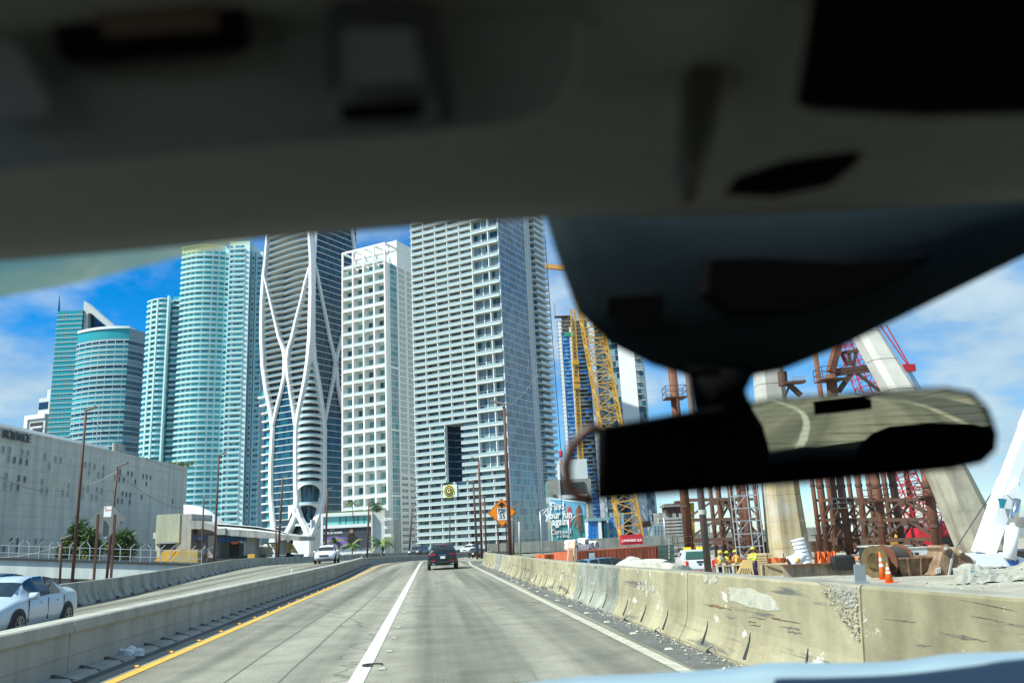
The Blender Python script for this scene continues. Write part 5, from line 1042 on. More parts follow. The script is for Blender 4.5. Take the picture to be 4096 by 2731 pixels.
cage(up_, p3(1545, 470), 2.6, 1.3); cage(tr, on(2742, 95, 1590), 2.4, 1.3); cage(tr, on(2742, 95, 2195), 3.0, 1.4); cage(tr, on(3530, 92, 2003), 2.4, 1.3); cage(tr, on(3740, 84, 1980), 2.2, 1.3); cage(tr, on(3385, 96, 2030), 2.2, 1.1, CONC)
dk = thing('work_platform', 'small railed work platform on brackets beside the upright arch leg', 'platform', at(*U2(1180, 540), 90))
p3b = lambda x, y: at(*U2(x, y), 90)
MB().bar(p3b(1130, 500), p3b(1320, 485), 1.2, .25).build('deck', STEELR, dk); MB().bar(p3b(1180, 500), p3b(1290, 600), .5).build('bracket', RUSTD, dk); MB().bar(p3b(1190, 520), p3b(1160, 600), .2).build('bracket', RUSTD, dk)
for x in (1220, 1250, 1285, 1320): MB().bar(p3b(x, 480), p3b(x, 437), .06).build('rail_post', GALV, dk)
for y in (440, 462): MB().bar(p3b(1220, y + 4), p3b(1320, y - 2), .05).build('hand_rail', GALV, dk)
MB().tube([p3b(1140, 520), p3b(1130, 400)], .5, 10).build('post', RUSTD, dk)
# near standing pipe
sp = thing('standing_pipe', 'tall brown steel pipe with a concrete collar standing behind the barrier', 'pipe', yp(2835, 2300, 50))
b0 = yp(2835, 2300, 50) - ZU * .5; b1 = b0.copy(); b1.z = at(2720, 1450, 50).z
MB().tube([b0, b1], .21, 14).build('shaft', mat('brown_pipe', (.1, .07, .06), .7, var=.3, scale=3), sp, smooth=True); zc = at(2790, 2058, 50).z; MB().tube([V((b0.x, b0.y, zc)), V((b0.x, b0.y, zc + .28))], .25, 14).build('collar', CONC, sp)
# scaffold tower
sc_ = thing('scaffold_tower', 'grey tube scaffold tower standing before the upright arch leg', 'scaffold', yp(3005, 2260, 68))
for lv_ in range(9):
    z = yz(68) + lv_ * 1.0; c0 = yp(3000, 2200, 68); c0.z = z
    for a, b in (((-.95, -.6), (.95, -.6)), ((.95, -.6), (.95, .6)), ((.95, .6), (-.95, .6)), ((-.95, .6), (-.95, -.6))): MB().bar(c0 + R0 * a[0] + F0 * a[1] + ZU, c0 + R0 * b[0] + F0 * b[1] + ZU, .07).build('ledger', GALV, sc_)
    if lv_ % 2: MB().bar(c0 + R0 * -.95 - F0 * .6, c0 + R0 * .95 - F0 * .6 + ZU * 2, .05).build('brace', GALV, sc_)
for a in ((-.95, -.6), (.95, -.6), (.95, .6), (-.95, .6), (.1, -.6)): c0 = yp(3000, 2200, 68) + R0 * a[0] + F0 * a[1]; MB().tube([c0, c0 + ZU * 9.6], .045, 6).build('standard', GALV, sc_)
# cranes
yc = thing('yellow_crane', 'yellow lattice boom crane with red base plate behind the orange container', 'crane', yp(2520, 2200, 95))
lattice('lattice_bracing', at(2525, 2150, 95), at(2325, 1060, 95), 2.4, 2.4, .17, YEL2, yc, 24, side=R0, brace=.09)
RD = mat('crane_red', (.5, .015, .03), .45, var=.1, scale=2)
MB().box(-1.15, 1.15, -1, 1, -.1, .95, Matrix.Translation(at(2525, 2173, 93)) @ Matrix.Rotation(-PSI, 4, 'Z')).build('red_base', RD, yc)
text('lettering', 'LAVRASUL S.A.', .34, LW, yc, frame(at(2528, 2160, 91.9), R0, -F0), .01, bold=.01)
for a, b in (((2545, 2145), (2580, 2090)), ((2610, 2090), (2590, 2150)), ((2580, 2090), (2612, 2088)), ((2575, 2020), (2568, 2040)), ((2568, 2040), (2588, 2008)), ((2590, 2088), (2568, 2040)), ((2604, 2086), (2600, 2038)), ((2556, 1995), (2588, 2008))): MB().bar(at(*a, 96), at(*b, 96), .22).build('gantry_strut', GALV, yc)
MB().tube([at(2578, 2096, 96) + R0 * -.3, at(2600, 2094, 96)], .35, 10).build('winch_drum', STEELR, yc)
rc = thing('red_crane', 'red lattice boom crawler crane standing beyond the rusty piles', 'crane', yp(3720, 2250, 112))
lattice('lattice_bracing', at(3700, 2120, 112), at(3600, 1880, 112), 2.6, 2.6, .15, RD, rc, 9, side=R0, brace=.09); lattice('lattice_bracing', at(3600, 1880, 112), at(3380, 1350, 112), 2.5, 2.0, .13, RD, rc, 16, side=R0, brace=.08); lattice('lattice_bracing', at(3730, 2080, 113), at(3725, 1880, 113), 1.6, 1.6, .13, RD, rc, 6, side=R0, brace=.08)
MB().prism([at(*q, 110) for q in ((3672, 2110), (3735, 2110), (3730, 2205), (3690, 2207))], F0 * 2).build('counterweight', RD, rc); MB().box(-3.2, 1.8, -2, 2, 0, 1.4, Matrix.Translation(yp(3730, 2250, 114) + ZU * 1.2)).build('crawler_body', RD, rc)
MB().prism([at(*q, 112) for q in ((3770, 2100), (3795, 2080), (3818, 2135), (3770, 2140))], F0 * 2).build('cab', RD, rc); MB().box(-4, 3, -2.4, 2.4, 0, 1.2, Matrix.Translation(yp(3730, 2250, 114))).build('crawler_track', BLACK, rc)
MB().tube([at(3520, 1300, 112), at(3638, 1470, 112)], .09, 6).build('pendant_line', RD, rc); MB().tube([at(3545, 1300, 112), at(3640, 1465, 112)], .09, 6).build('pendant_line', RD, rc)
MB().box(-.9, .9, -.4, .4, -.5, .5, Matrix.Translation(at(3632, 1472, 112))).build('hook_block', RD, rc)
for k in range(4): MB().tube([at(3628 + k * 4, 1480, 112), at(3668 + k * 6, 1556, 112)], .04, 5).build('hoist_line', BLACK, rc)
wc = thing('white_mobile_crane', 'white telescopic mobile crane with raised boom at the right edge', 'crane', yp(3990, 2270, 43))
WC = paint('crane_white', (.74, .76, .8), .35)
e7 = lambda x, y, D=43: at(3200 + x / 2.625, 1900 + y / 2.625, D)
def boom(a, b, w0, w1, m_, nm): 
    d = (b - a).normalized(); x = d.cross(F0).normalized(); y = F0
    rg = lambda c, w_: [c + x * i * w_ / 2 + y * j * w_ * .55 for i, j in ((-1, -.6), (-.75, -1), (.75, -1), (1, -.6), (1, .8), (-1, .8))]
    MB().loft([rg(a, w0), rg(b, w1)]).build(nm, m_, wc)
boom(e7(1925, 830), e7(2195, 60), .88, .84, WC, 'boom'); boom(e7(2180, 80), e7(2420, -560), .72, .7, WC, 'boom_section'); boom(e7(2400, -500), e7(2560, -900), .78, .75, WC, 'boom_section')
MB().tube([e7(2195, 880, 42), e7(2235, 540, 42)], .3, 14).build('lift_cylinder', WC, wc, smooth=True); MB().tube([e7(2235, 540, 42), e7(2280, 250, 42)], .18, 14).build('cylinder_rod', CHROME, wc, smooth=True)
MB().prism([e7(*q, 42.4) for q in ((2180, 200), (2300, 40), (2300, 260), (2260, 265))], F0 * .5).build('boom_bracket', WC, wc)
MB().prism([e7(*q, 42) for q in ((1740, 830), (2160, 820), (2400, 880), (2400, 960), (1870, 955), (1850, 900))], F0 * 2.6).build('chassis', WC, wc); MB().prism([e7(*q, 42.5) for q in ((2050, 850), (2110, 805), (2170, 850), (2160, 880))], F0).build('hoist_housing', WC, wc); MB().prism([e7(*q, 44) for q in ((2215, 790), (2420, 800), (2420, 890), (2215, 890))], F0 * 2).build('cab', CGL, wc)
for k in range(5): MB().bar(e7(2080 + k * 6, 250 + k * 22, 42.3), e7(2165 - k * 6, 262 + k * 18, 42.3), .08, .1).build('boom_emblem', mat('emblem_teal', (.02, .22, .28), .5), wc)
text('lettering', 'W', .5, mat('letter_blue', (.02, .12, .45), .5), wc, frame(e7(2245, 935, 41.9), R0, -F0), .01, bold=.03); MB().tube([e7(1640, 760, 44), e7(2160, -40, 44)], .03, 5).build('stay_line', BLACK, wc)
hk = thing('crane_hook', 'red crane hook block hanging on a cable before the far towers', 'hook', at(2243, 1830, 100))
MB().tube([at(2243, 1800, 100), at(2180, 950, 100)], .045, 5).build('cable', BLACK, hk); MB().loft([[at(2243, 1815, 100) + R0 * r * math.cos(a) + F0 * r * math.sin(a) + ZU * z for a in [k * .785 for k in range(8)]] for z, r in ((.5, .12), (.35, .22), (-.25, .24), (-.45, .12))]).build('block', RD, hk); MB().tube([at(2243, 1835, 100), at(2246, 1850, 100), at(2243, 1860, 100), at(2238, 1852, 100)], .06, 6).build('hook', RD, hk); MB().tube([at(2243, 1862, 100), at(2248, 2150, 100)], .04, 5).build('sling', BLACK, hk)
jb = thing('crane_jib', 'orange tip of a crane jib poking out beside the sensor housing', 'crane', at(2190, 1068, 180)); MB().bar(at(2180, 1066, 180), at(2290, 1075, 180), 1.0).build('jib', mat('jib_orange', (.6, .3, .08), .5), jb)
# containers
CO = mat('container_orange', (.7, .15, .04), .6, var=.3, scale=1.2, streak=.3); COR = mat('container_rust', (.55, .13, .06), .65, var=.35, scale=1.2, streak=.35)
def container(name, label, a, b, m_, hh, par_dir=1):
    a, b = V(a), V(b); b.z = a.z; d = (b - a).normalized(); nrm = d.cross(ZU); L_ = (b - a).length
    o = thing(name, label, 'container', a, 'shipping containers behind the barrier'); n = int(L_ / .5); pts = []
    for k in range(n):
        s0 = L_ * k / n; st = L_ / n; pts += [(s0 + st * .08, 0), (s0 + st * .42, 0), (s0 + st * .58, .1), (s0 + st * .92, .1)]
    v = [a + d * s_ - nrm * dd + ZU * z for z in (.16, hh - .1) for s_, dd in pts]; m2 = len(pts)
    MB().add(v, [(k, k + 1, m2 + k + 1, m2 + k) for k in range(m2 - 1)]).build('corrugated_side', m_, o)
    M = Matrix(((d.x, -nrm.x, 0, a.x), (d.y, -nrm.y, 0, a.y), (d.z, 0, 1, a.z), (0, 0, 0, 1)))
    MB().box(0, L_, .12, 2.4, .1, hh - .02, M).build('shell', m_, o); MB().box(0, L_, -.02, .09, hh - .12, hh, M).build('top_rail', m_, o); MB().box(0, L_, -.02, .09, 0, .16, M).build('bottom_rail', m_, o)
    for s_ in (0, L_ - .12): MB().box(s_, s_ + .12, -.025, .09, 0, hh + .003, M).build('corner_post', m_, o)
    return o, M, L_
c1 = yp(2306, 2220, 66); c2 = yp(2632, 2200, 73.5); c1.z = c2.z = -2.05
o, M, L_ = container('shipping_container', 'long rusty orange container with white pipes on its roof', c1, c2, COR, 2.62)
text('lettering', 'C', .5, LW, o, M @ frame(V((1.75, -.06, 1.45)), V((1, 0, 0)), V((0, -1, 0))), .01, bold=.03); MB().box(1.4, 2.1, -.05, .05, 1.2, 2.42, M).build('blue_placard', mat('placard_blue', (.02, .12, .5), .5), o); MB().box(1.4, 2.1, -.056, .02, 1.78, 2.42, M).build('white_placard', PLATE, o)
d1 = yp(2178, 2220, 80); d2 = yp(2290, 2210, 81); d1.z = d2.z = -2.1; o, M2, L2 = container('shipping_container', 'short bright orange container left of the ladder', d1, d2, CO, 2.3); MB().box(1.1, 1.8, -.05, .04, 1.4, 1.85, M2).build('placard', PLATE, o)
WPV = mat('white_pipe_plastic', (.78, .8, .8), .4)
for k, (x, y, z, r, ax_) in enumerate(((.4, .8, .28, .3, 1), (.95, .7, .22, .24, 2), (1.3, .7, .22, .24, 2), (1.65, .7, .22, .24, 2), (2.0, .7, .22, .24, 2), (.8, 1.2, .62, .24, 1), (1.2, 1.1, .66, .26, 2), (1.9, 1.0, .62, .27, 1), (2.5, .9, .34, .3, 1), (2.95, .8, .36, .33, 1), (2.4, 1.3, .75, .2, 1))):
    t = thing('plastic_pipe', ('%s white plastic pipe in the pile on the long container' % ('leftmost lower,second lower,third lower,fourth lower,fifth lower,leftmost upper,second upper,third upper,large lower right,rightmost,small upper right'.split(',')[k])), 'pipe', M @ V((x, y, 2.62)), 'white pipes on the container')
    ln = .5 if ax_ == 1 else .22; dd = (M.to_3x3() @ V((0, 1, 0) if ax_ == 1 else (0, 0, 1))) * ln; cpt = M @ V((x, y, 2.62 + z)); b = MB()
    xx = dd.normalized().cross(V((.3, .2, .9))).normalized(); yy = dd.normalized().cross(xx); rg = lambda c, rr: [c + xx * rr * math.cos(a) + yy * rr * math.sin(a) for a in [j * math.pi / 8 for j in range(16)]]
    b.loft([rg(cpt - dd, r * .8), rg(cpt - dd, r), rg(cpt + dd, r), rg(cpt + dd, r * .8), rg(cpt - dd * .8, r * .78)], cap=False); b.build('pipe_wall', WPV, t); MB().loft([rg(cpt - dd * .1, r * .79), rg(cpt, r * .79)]).build('pipe_bore', GREYW, t)
ld = thing('ladder', 'orange ladder leaning on the end of the long container', 'ladder', yp(2270, 2240, 64)); la, lb_ = yp(2268, 2240, 63) , at(2288, 2163, 65)
for dx in (-.22, .22): MB().bar(la + R0 * dx, lb_ + R0 * dx, .1).build('stile', mat('ladder_orange', (.7, .22, .1), .6), ld)
for k in range(9): q = la + (lb_ - la) * ((k + .5) / 9); MB().bar(q - R0 * .22, q + R0 * .22, .06).build('rung', mat('ladder_orange', (.7, .22, .1), .6), ld)
fm = thing('timber_bundle', 'bundle of upright timber boards against the container end', 'timber', yp(2288, 2240, 64)); WOOD = mat('plywood', (.55, .4, .2), .8, var=.25, scale=2)
for k in range(5): q = yp(2276 + k * 5, 2240, 64); MB().bar(q, q + ZU * 2.6 + R0 * (.05 + k * .05), .12, .06).build('board', WOOD if k % 2 else CONC, fm)
ps = thing('steel_panel_stack', 'dark green stack of steel panels with zigzag edge at the container end', 'panels', yp(2650, 2220, 74)); PG = mat('panel_dark_green', (.06, .11, .1), .6, var=.2, scale=2)
for k in range(8): q = yp(2652, 2220, 75) + ZU * (.3 * k); MB().box(-.9, .9, -.5, .5, 0, .27, Matrix.Translation(q) @ Matrix.Rotation(-PSI + .1, 4, 'Z')).build('panel', PG, ps)
for k in range(6): q = at(2676, 2165 + k * 14, 74); MB().prism([q, q + R0 * .12 + ZU * .12, q + ZU * .26], F0 * .2).build('edge_tooth', CONC, ps)
# ------------------------------------------------------------------ pickup and SUV in the yard
pk = thing('pickup_truck', 'white pickup truck with amber roof beacons parked behind the barrier', 'pickup', M=Matrix.Translation(yp(2805, 2300, 59)) @ Matrix.Rotation(-PSI - .05, 4, 'Z'))
WPK = WP; b = MB(); 
def pkl(y, w_, z0, zs): return [V((x, y, z)) for x, z in ([(0, z0), (w_ * .95, z0), (w_, z0 + .2)] + [(w_ * f, z) for f, z in zs] + [(-w_ * f, z) for f, z in zs[::-1]] + [(-w_, z0 + .2), (-w_ * .95, z0)])]
MB().loft([pkl(y, 1.0, .55, [(1, 1.0), (.98, 1.28), (.93, 1.32)]) for y in (0, .08, 1.75)]).build('cargo_box', WPK, pk, world=False)
MB().loft([pkl(y, w_, .55, zs) for y, w_, zs in ((1.75, 1.0, [(1, 1.25), (.8, 1.9), (.72, 1.95)]), (2.0, 1.0, [(1, 1.25), (.82, 1.92), (.74, 1.97)]), (3.6, 1.0, [(1, 1.22), (.8, 1.9), (.72, 1.94)]), (4.3, 1.0, [(1, 1.2), (.9, 1.26), (.8, 1.28)]), (5.6, .97, [(1, 1.1), (.9, 1.18), (.8, 1.2)]))]).build('cab', WPK, pk, world=False)
child('bed_liner', cube(DKT), pk, (0, .9, 1.31), sc=(1.7, 1.6, .05)); child('rear_window', MB().prism([(-.72, 1.73, 1.36), (.72, 1.73, 1.36), (.64, 1.76, 1.84), (-.64, 1.76, 1.84)], (0, .03, 0)).mesh('w', mat('green_tint_glass', (.05, .14, .1), .1)), pk, (0, -.03, 0))
child('tailgate', cube(WPK), pk, (0, -.02, .98), sc=(1.6, .05, .56)); child('tailgate_handle', cube(DKT), pk, (0, -.05, 1.18), sc=(.45, .05, .13)); child('bumper', cube(CHROME), pk, (0, -.1, .58), sc=(1.9, .2, .2)); child('number_plate', cube(PLATE), pk, (.45, -.06, .95), sc=(.3, .04, .15))
o = child('maker_oval', MB().prism([(.13 * math.cos(a), 0, .055 * math.sin(a)) for a in [k * .3927 for k in range(16)]], (0, -.02, 0)).mesh('oval', SN), pk, (0, -.045, 1.0))
for s_ in (1, -1):
    child('tail_light', cube(TLR), pk, (s_ * .9, -.02, 1.02), sc=(.17, .1, .46)); child('amber_beacon', cube(mat('beacon_amber', (.9, .6, .02), .3, emit=.4)), pk, (s_ * .45, 2.3, 2.06), sc=(.5, .2, .14)); child('side_window', cube(CGL), pk, (s_ * .9, 2.7, 1.55), (0, -s_ * .25, 0), (.03, 1.5, .42))
    for y in (1.0, 4.6): wheel(pk, s_ * 1.0, y, .4, s_)
for k in range(5): child('warning_tape', cube(TLR), pk, (-.8 + k * .4, -.21, .6), sc=(.2, .02, .07))
vehicle('suv', BL, yp(2430, 2250, 52) + ZU * .05, -1.15, 'steel blue SUV roof showing before the orange container', 'suv')
# ------------------------------------------------------------------ boulders and rubble
LIME = mat('limestone_boulder', (.5, .48, .41), .95, var=.4, scale=1.6, bump=.9)
def boulder(c, r, sq, seed, label):
    rr = random.Random(seed); bm = bmesh.new(); bmesh.ops.create_icosphere(bm, subdivisions=3, radius=1)
    cuts = [(V((rr.gauss(0, 1), rr.gauss(0, 1), rr.gauss(0, 1))).normalized(), .55 + rr.random() * .35) for _ in range(14)]
    for v in bm.verts:
        for n, d in cuts:
            e = v.co.dot(n) - d
            if e > 0: v.co -= n * e
        v.co *= 1 + rr.uniform(-.03, .03); v.co = V((v.co.x * sq[0], v.co.y * sq[1], v.co.z * sq[2])) * r
    me = bpy.data.meshes.new('boulder'); bm.to_mesh(me); bm.free(); me.materials.append(LIME); o = link('boulder', me); o.location = c; return tag(o, label, 'rock', 'limestone boulders behind the barrier')
bp_ = yp(2500, 2250, 38); boulder(bp_ + ZU * .75, 1.0, (1.15, .8, .9), 4, 'large pale limestone boulder before the orange container')
boulder(yp(2600, 2260, 34) + ZU * .72, 1.1, (1.3, .8, .72), 5, 'wide flat limestone boulder left of the white pickup'); boulder(yp(2672, 2265, 33) + ZU * .68, .8, (1.2, .8, .8), 8, 'smaller limestone boulder touching the white pickup in view')
boulder(yp(2080, 2225, 75) + ZU * 1.4, .9, (1.4, .8, .5), 9, 'white rubble lump by the sign pole base')
gm = tag(MB().loft([[V((x, 0, 0)) + path(76, 6.6) + V((math.cos(a) * r * 2.2, math.sin(a) * r, z)) for a in [k * .5236 for k in range(12)]] for x, r, z in ((0, 2.2, -1.9), (0, 1.8, -.6), (0, 1.0, .15), (0, .3, .4))]).build('grass_mound', mat('mound_grass', (.2, .24, .06), .95, var=.5, scale=2, bump=.8), None, smooth=True), 'small grassy mound behind the barrier by the sign pole', 'mound')
# loose gravel along the right barrier foot and yard
gb = MB(); rg_ = random.Random(21)
def chip(b, p, r, rr):
    v = [p + V((rr.uniform(-1, 1) * r, rr.uniform(-1, 1) * r, rr.uniform(.05, 1) * r * .7)) for _ in range(4)]; b.add(v, [(0, 1, 2), (0, 2, 3), (0, 3, 1), (1, 3, 2)])
for k in range(2600):
    s = 4 + 60 * rg_.random() ** 1.6; chip(gb, path(s, 3.67 - abs(rg_.gauss(0, .16)), .008), .012 + .03 * rg_.random() ** 3, rg_)
tag(gb.build('gravel', mat('pale_gravel', (.48, .46, .4), .95)), 'pale crumbled concrete gravel along the right barrier foot', 'gravel', kind='stuff')
gb = MB()
for k in range(5200):
    D = 12 + 50 * rg_.random() ** 1.3; u = 2500 + 1800 * rg_.random(); p = at(u, 2280, D); chip(gb, V((p.x, p.y, yz(p.y) - .03)), .03 + .12 * rg_.random() ** 3, rg_)
tag(gb.build('yard_gravel', LIME), 'broken limestone gravel scattered over the construction yard', 'gravel', kind='stuff')
# broken aggregate at the barrier joint
gb = MB(); j0 = 0
for k in range(450): t = rg_.random(); zz = .55 + .44 * rg_.random() ** .6; y = 7.56 + (1.6 * (zz - .52)) * rg_.random(); chip(gb, V((3.70 + .145 + (zz - .4) * .1 - .012 + rg_.uniform(-.015, .01), y, zz)), .017, rg_)
tag(gb.build('broken_edge', LIME), 'exposed aggregate at the broken joint of the nearest barriers', 'rubble', kind='stuff')
pt = thing('marker_plate', 'grey rectangular plate standing on the barrier joint', 'plate', (4.05, 7.8, 1.05)); MB().box(-.055, .055, -.006, .006, 0, .165, Matrix.Translation((4.04, 7.75, 1.055)) @ Matrix.Rotation(.08, 4, 'Y')).build('plate', mat('plate_grey', (.25, .29, .3), .5), pt); MB().box(-.07, .07, -.03, .03, -.02, .012, Matrix.Translation((4.04, 7.75, 1.055))).build('foot', GALV, pt)
# paint patch and tyre scuffs on the barrier faces
def fpt(u, v):
    d = ray(u, v); p = EYE + d * (3.86 / d.x); x = 3.7 + .145 + max(-.1, (p.z - .4) * .09) - .004; return EYE + d * (x / d.x)
def smear(name, pts, m_, par, rr):
    v = []
    for (a, b) in zip(pts, pts[1:] + pts[:1]):
        for k in range(5): t = k / 5; v.append((a[0] + (b[0] - a[0]) * t + rr.uniform(-4, 4), a[1] + (b[1] - a[1]) * t + rr.uniform(-3, 3)))
    MB().prism([fpt(*q) for q in v], (.004, 0, 0)).build(name, m_, par)
bars = {o_['label']: o_ for o_ in bpy.data.objects if o_.name.startswith('jersey_barrier')}
b1 = [o_ for l_, o_ in bars.items() if 'broken corner' in l_][0]; b0_ = [o_ for l_, o_ in bars.items() if 'bottom right' in l_][0]; b2 = [o_ for l_, o_ in bars.items() if 'white scratches' in l_][0]
rs_ = random.Random(4); SCF = mat('tyre_scuff', (.17, .16, .12), .9, var=.5, scale=20); PWH = mat('patch_white', (.43, .42, .34), .85, var=.3, scale=9); BRS = mat('rust_smear', (.2, .12, .05), .9, var=.4, scale=12)
smear('paint_patch', [(2914, 2350), (3000, 2352), (3085, 2385), (3120, 2440), (3060, 2440), (2990, 2425), (2920, 2400)], PWH, b1, rs_)
for u, v, w_, h_, sl in ((3020, 2500, 45, 7, .1), (3010, 2486, 30, 5, .1), (3160, 2510, 90, 9, .16), (3175, 2528, 60, 8, .16), (3030, 2470, 60, 5, .1), (3060, 2600, 90, 6, .45), (2870, 2425, 120, 8, .2), (3140, 2480, 120, 4, .2)): smear('tyre_scuff', [(u - w_ / 2, v - sl * w_ / 2), (u, v - h_ / 2), (u + w_ / 2, v + sl * w_ / 2), (u, v + h_ / 2)], BRS if 'a' == 'b' or v in (2425, 2480) else SCF, b1, rs_)
for u, v, w_, h_, sl in ((3850, 2545, 190, 18, .2), (3690, 2580, 60, 8, .1), (3980, 2480, 200, 5, .2), (3600, 2480, 120, 5, .12), (3950, 2420, 240, 5, .2)): smear('tyre_scuff', [(u - w_ / 2, v - sl * w_ / 2), (u, v - h_ / 2), (u + w_ / 2, v + sl * w_ / 2), (u, v + h_ / 2)], SCF, b0_, rs_)
for u, v, h_ in ((2570, 2340, 26), (2585, 2352, 36), (2600, 2345, 22), (2612, 2350, 18), (2556, 2345, 16)): smear('paint_scratch', [(u - 3, v - h_), (u + 4, v - h_ * .6), (u + 5, v + h_), (u - 4, v + h_ * .7)], PWH, b2, rs_)
for u, v in ((2820, 2312), (2856, 2316)): smear('paint_patch', [(u - 9, v - 14), (u + 9, v - 16), (u + 10, v + 10), (u, v + 20), (u - 10, v + 8)], PWH, b1, rs_)
smear('broken_patch', [(3255, 2318), (3300, 2330), (3425, 2348), (3428, 2400), (3405, 2440), (3350, 2400), (3320, 2350)], mat('fresh_break', (.5, .48, .41), .95, var=.3, scale=25, bump=.8), b1, rs_)
# ------------------------------------------------------------------ yard props
def cone(u, v, D, h_, label, slim):
    o = thing('traffic_cone', label, 'cone', yp(u, v, D), 'orange traffic cones'); c = yp(u, v, D); r = h_ * (.13 if slim else .2)
    MB().box(-r * 1.35, r * 1.35, -r * 1.35, r * 1.35, 0, .05, Matrix.Translation(c)).build('base', ORANGE, o)
    rg = lambda t, k=1.: [c + V((math.cos(a), math.sin(a), 0)) * (r * (1 - t * .86) * k) + ZU * (.05 + t * (h_ - .05)) for a in [i * .4488 for i in range(14)]]
    MB().loft([rg(0), rg(1)]).build('shell', ORANGE, o, smooth=True)
    for a, b in ((.45, .56), (.66, .77)): MB().loft([rg(a, 1.03), rg(b, 1.03)], cap=False).build('reflective_band', WHITE2, o, smooth=True)
cone(3532, 2308, 34, 1.1, 'tall slim orange traffic cone beside the cable reel', True); cone(3556, 2311, 31.5, .74, 'short wide orange traffic cone before the cable reel', False)
rl = thing('cable_reel', 'large rusty cable reel lying on its side behind the cones', 'reel', yp(3560, 2290, 36)); c = yp(3560, 2290, 36.5) + ZU * .7; dr = (R0 * .88 + F0 * .47).normalized()
def ringed(c0, r): x = dr.cross(ZU).normalized(); return [c0 + x * r * math.cos(a) + ZU * r * math.sin(a) for a in [k * math.pi / 14 for k in range(28)]]
for q, m_ in ((-.85, mat('reel_yellow', (.13, .085, .03), .7, var=.4, scale=3)), (-.3, RUST), (.75, RUST)): MB().loft([ringed(c + dr * q, .68), ringed(c + dr * (q + .06), .68)]).build('flange', m_, rl)
MB().loft([ringed(c - dr * .25, .55), ringed(c + dr * .75, .55)]).build('wound_cable', mat('cable_dark', (.05, .04, .035), .7, var=.4, scale=6, bump=.5), rl)
for k in range(9): q = -.2 + k * .105; MB().loft([ringed(c + dr * q, .555), ringed(c + dr * (q + .04), .58), ringed(c + dr * (q + .08), .555)], cap=False).build('cable_turn', mat('cable_dark', (.05, .04, .035), .7), rl, smooth=True)
MB().tube([c - dr * .85, c - dr * .3], .4, 14).build('hub', RUSTD, rl)
sk = thing('rusty_skip', 'rusty steel skip bin between the cable reel and the excavator bucket', 'skip', yp(3670, 2290, 36)); c = yp(3668, 2290, 36.5); MR = Matrix.Translation(c) @ Matrix.Rotation(-PSI - .12, 4, 'Z'); RB_ = mat('skip_rust', (.3, .2, .12), .85, var=.5, scale=2.5, bump=.3, rgb2=(.12, .06, .04))
tp = lambda k, z, y0, y1: [MR @ V(p) for p in ((-k, y0, z), (k, y0, z), (k, y1, z), (-k, y1, z))]
MB().loft([tp(.75, .02, -.5, .7), tp(.98, .78, -.75, .9), tp(1.02, .78, -.8, .95), tp(1.02, .84, -.8, .95), tp(.95, .84, -.72, .88), tp(.9, .6, -.66, .8)]).build('bin', RB_, sk)
for x in (-.55, 0, .55): MB().bar(MR @ V((x * .8, -.54, .02)), MR @ V((x, -.82, .8)), .1, .08).build('stiffener', RB_, sk)
bk = thing('excavator_bucket', 'big rusty excavator bucket with pin eyes lying before the white crane', 'bucket', yp(3800, 2290, 35)); e8 = lambda x, y, D: at(3200 + x / 2.625, 1900 + y / 2.625, D)
sil = [(1405, 1050), (1440, 1020), (1470, 900), (1500, 800), (1480, 760), (1510, 735), (1545, 740), (1590, 790), (1650, 800), (1680, 770), (1715, 790), (1735, 830), (1790, 860), (1835, 930), (1780, 985), (1660, 1040), (1560, 1075), (1480, 1060)]
MB().prism([e8(x, y, 35) for x, y in sil], F0 * 1.3).build('bucket_shell', RB_, bk)
for x, y in ((1527, 765), (1682, 800)): MB().tube([e8(x, y, 34.9), e8(x, y, 36.4)], .17, 14).build('pin_eye', RB_, bk); MB().tube([e8(x, y, 34.8), e8(x, y, 35)], .08, 12).build('pin', CONC, bk)
MB().bar(e8(1610, 800, 34.95), e8(1560, 1070, 34.95), .07).build('wear_strip', CONC, bk)
for k in range(9): MB().tube([e8(1430 + (k % 3) * 18, 985 + (k // 3) * 20 - (k % 3) * 6, 34.9), e8(1430 + (k % 3) * 18, 985 + (k // 3) * 20 - (k % 3) * 6, 34.98)], .045, 6).build('bolt', CONC, bk)
bg_ = thing('debris_pile', 'pale pile of sandbags and plastic sheeting at the foot of the white crane', 'rubble', yp(3950, 2300, 33))
rr = random.Random(5); rows = []
for i in range(26):
    u = 3815 + i * 18; rows.append([])
    for k in range(9): p = yp(u, 2300, 29 + k * .8); rows[-1].append(p + ZU * (max(0, .5 - abs(k - 4) * .13) * (.75 + .25 * math.sin(i * .45)) + rr.uniform(-.05, .06)))
MB().loft(rows, closed=False).build('spoil', mat('spoil_grey', (.36, .355, .3), .95, var=.4, scale=1.5, bump=.9), bg_)
for k in range(4): p = yp(3900 + k * 60, 2300, 30 + (k % 3)); b = MB(); chip(b, p + ZU * .3, .17, rr); chip(b, p + ZU * .3 + R0 * .2, .14, rr); b.build('torn_sheet', [mat('sheet_blue', (.12, .35, .5), .6), mat('sheet_pale', (.3, .36, .38), .6)][k % 2], bg_)
ib = thing('steel_girder', 'long low rusty steel girder lying in the yard before the orange netting', 'girder', yp(3270, 2290, 47)); a, b = at(3130, 2272, 47), at(3420, 2262, 47); a.z = b.z = yz(47) + .4; gd = mat('girder_rust_pale', (.5, .4, .28), .8, var=.5, scale=1.5, streak=.5)
MB().bar(a + ZU * .35, b + ZU * .35, .5, .08).build('flange', RUST, ib); MB().bar(a - ZU * .35, b - ZU * .35, .5, .08).build('flange', gd, ib); MB().bar(a, b, .05, .7).build('web', gd, ib)
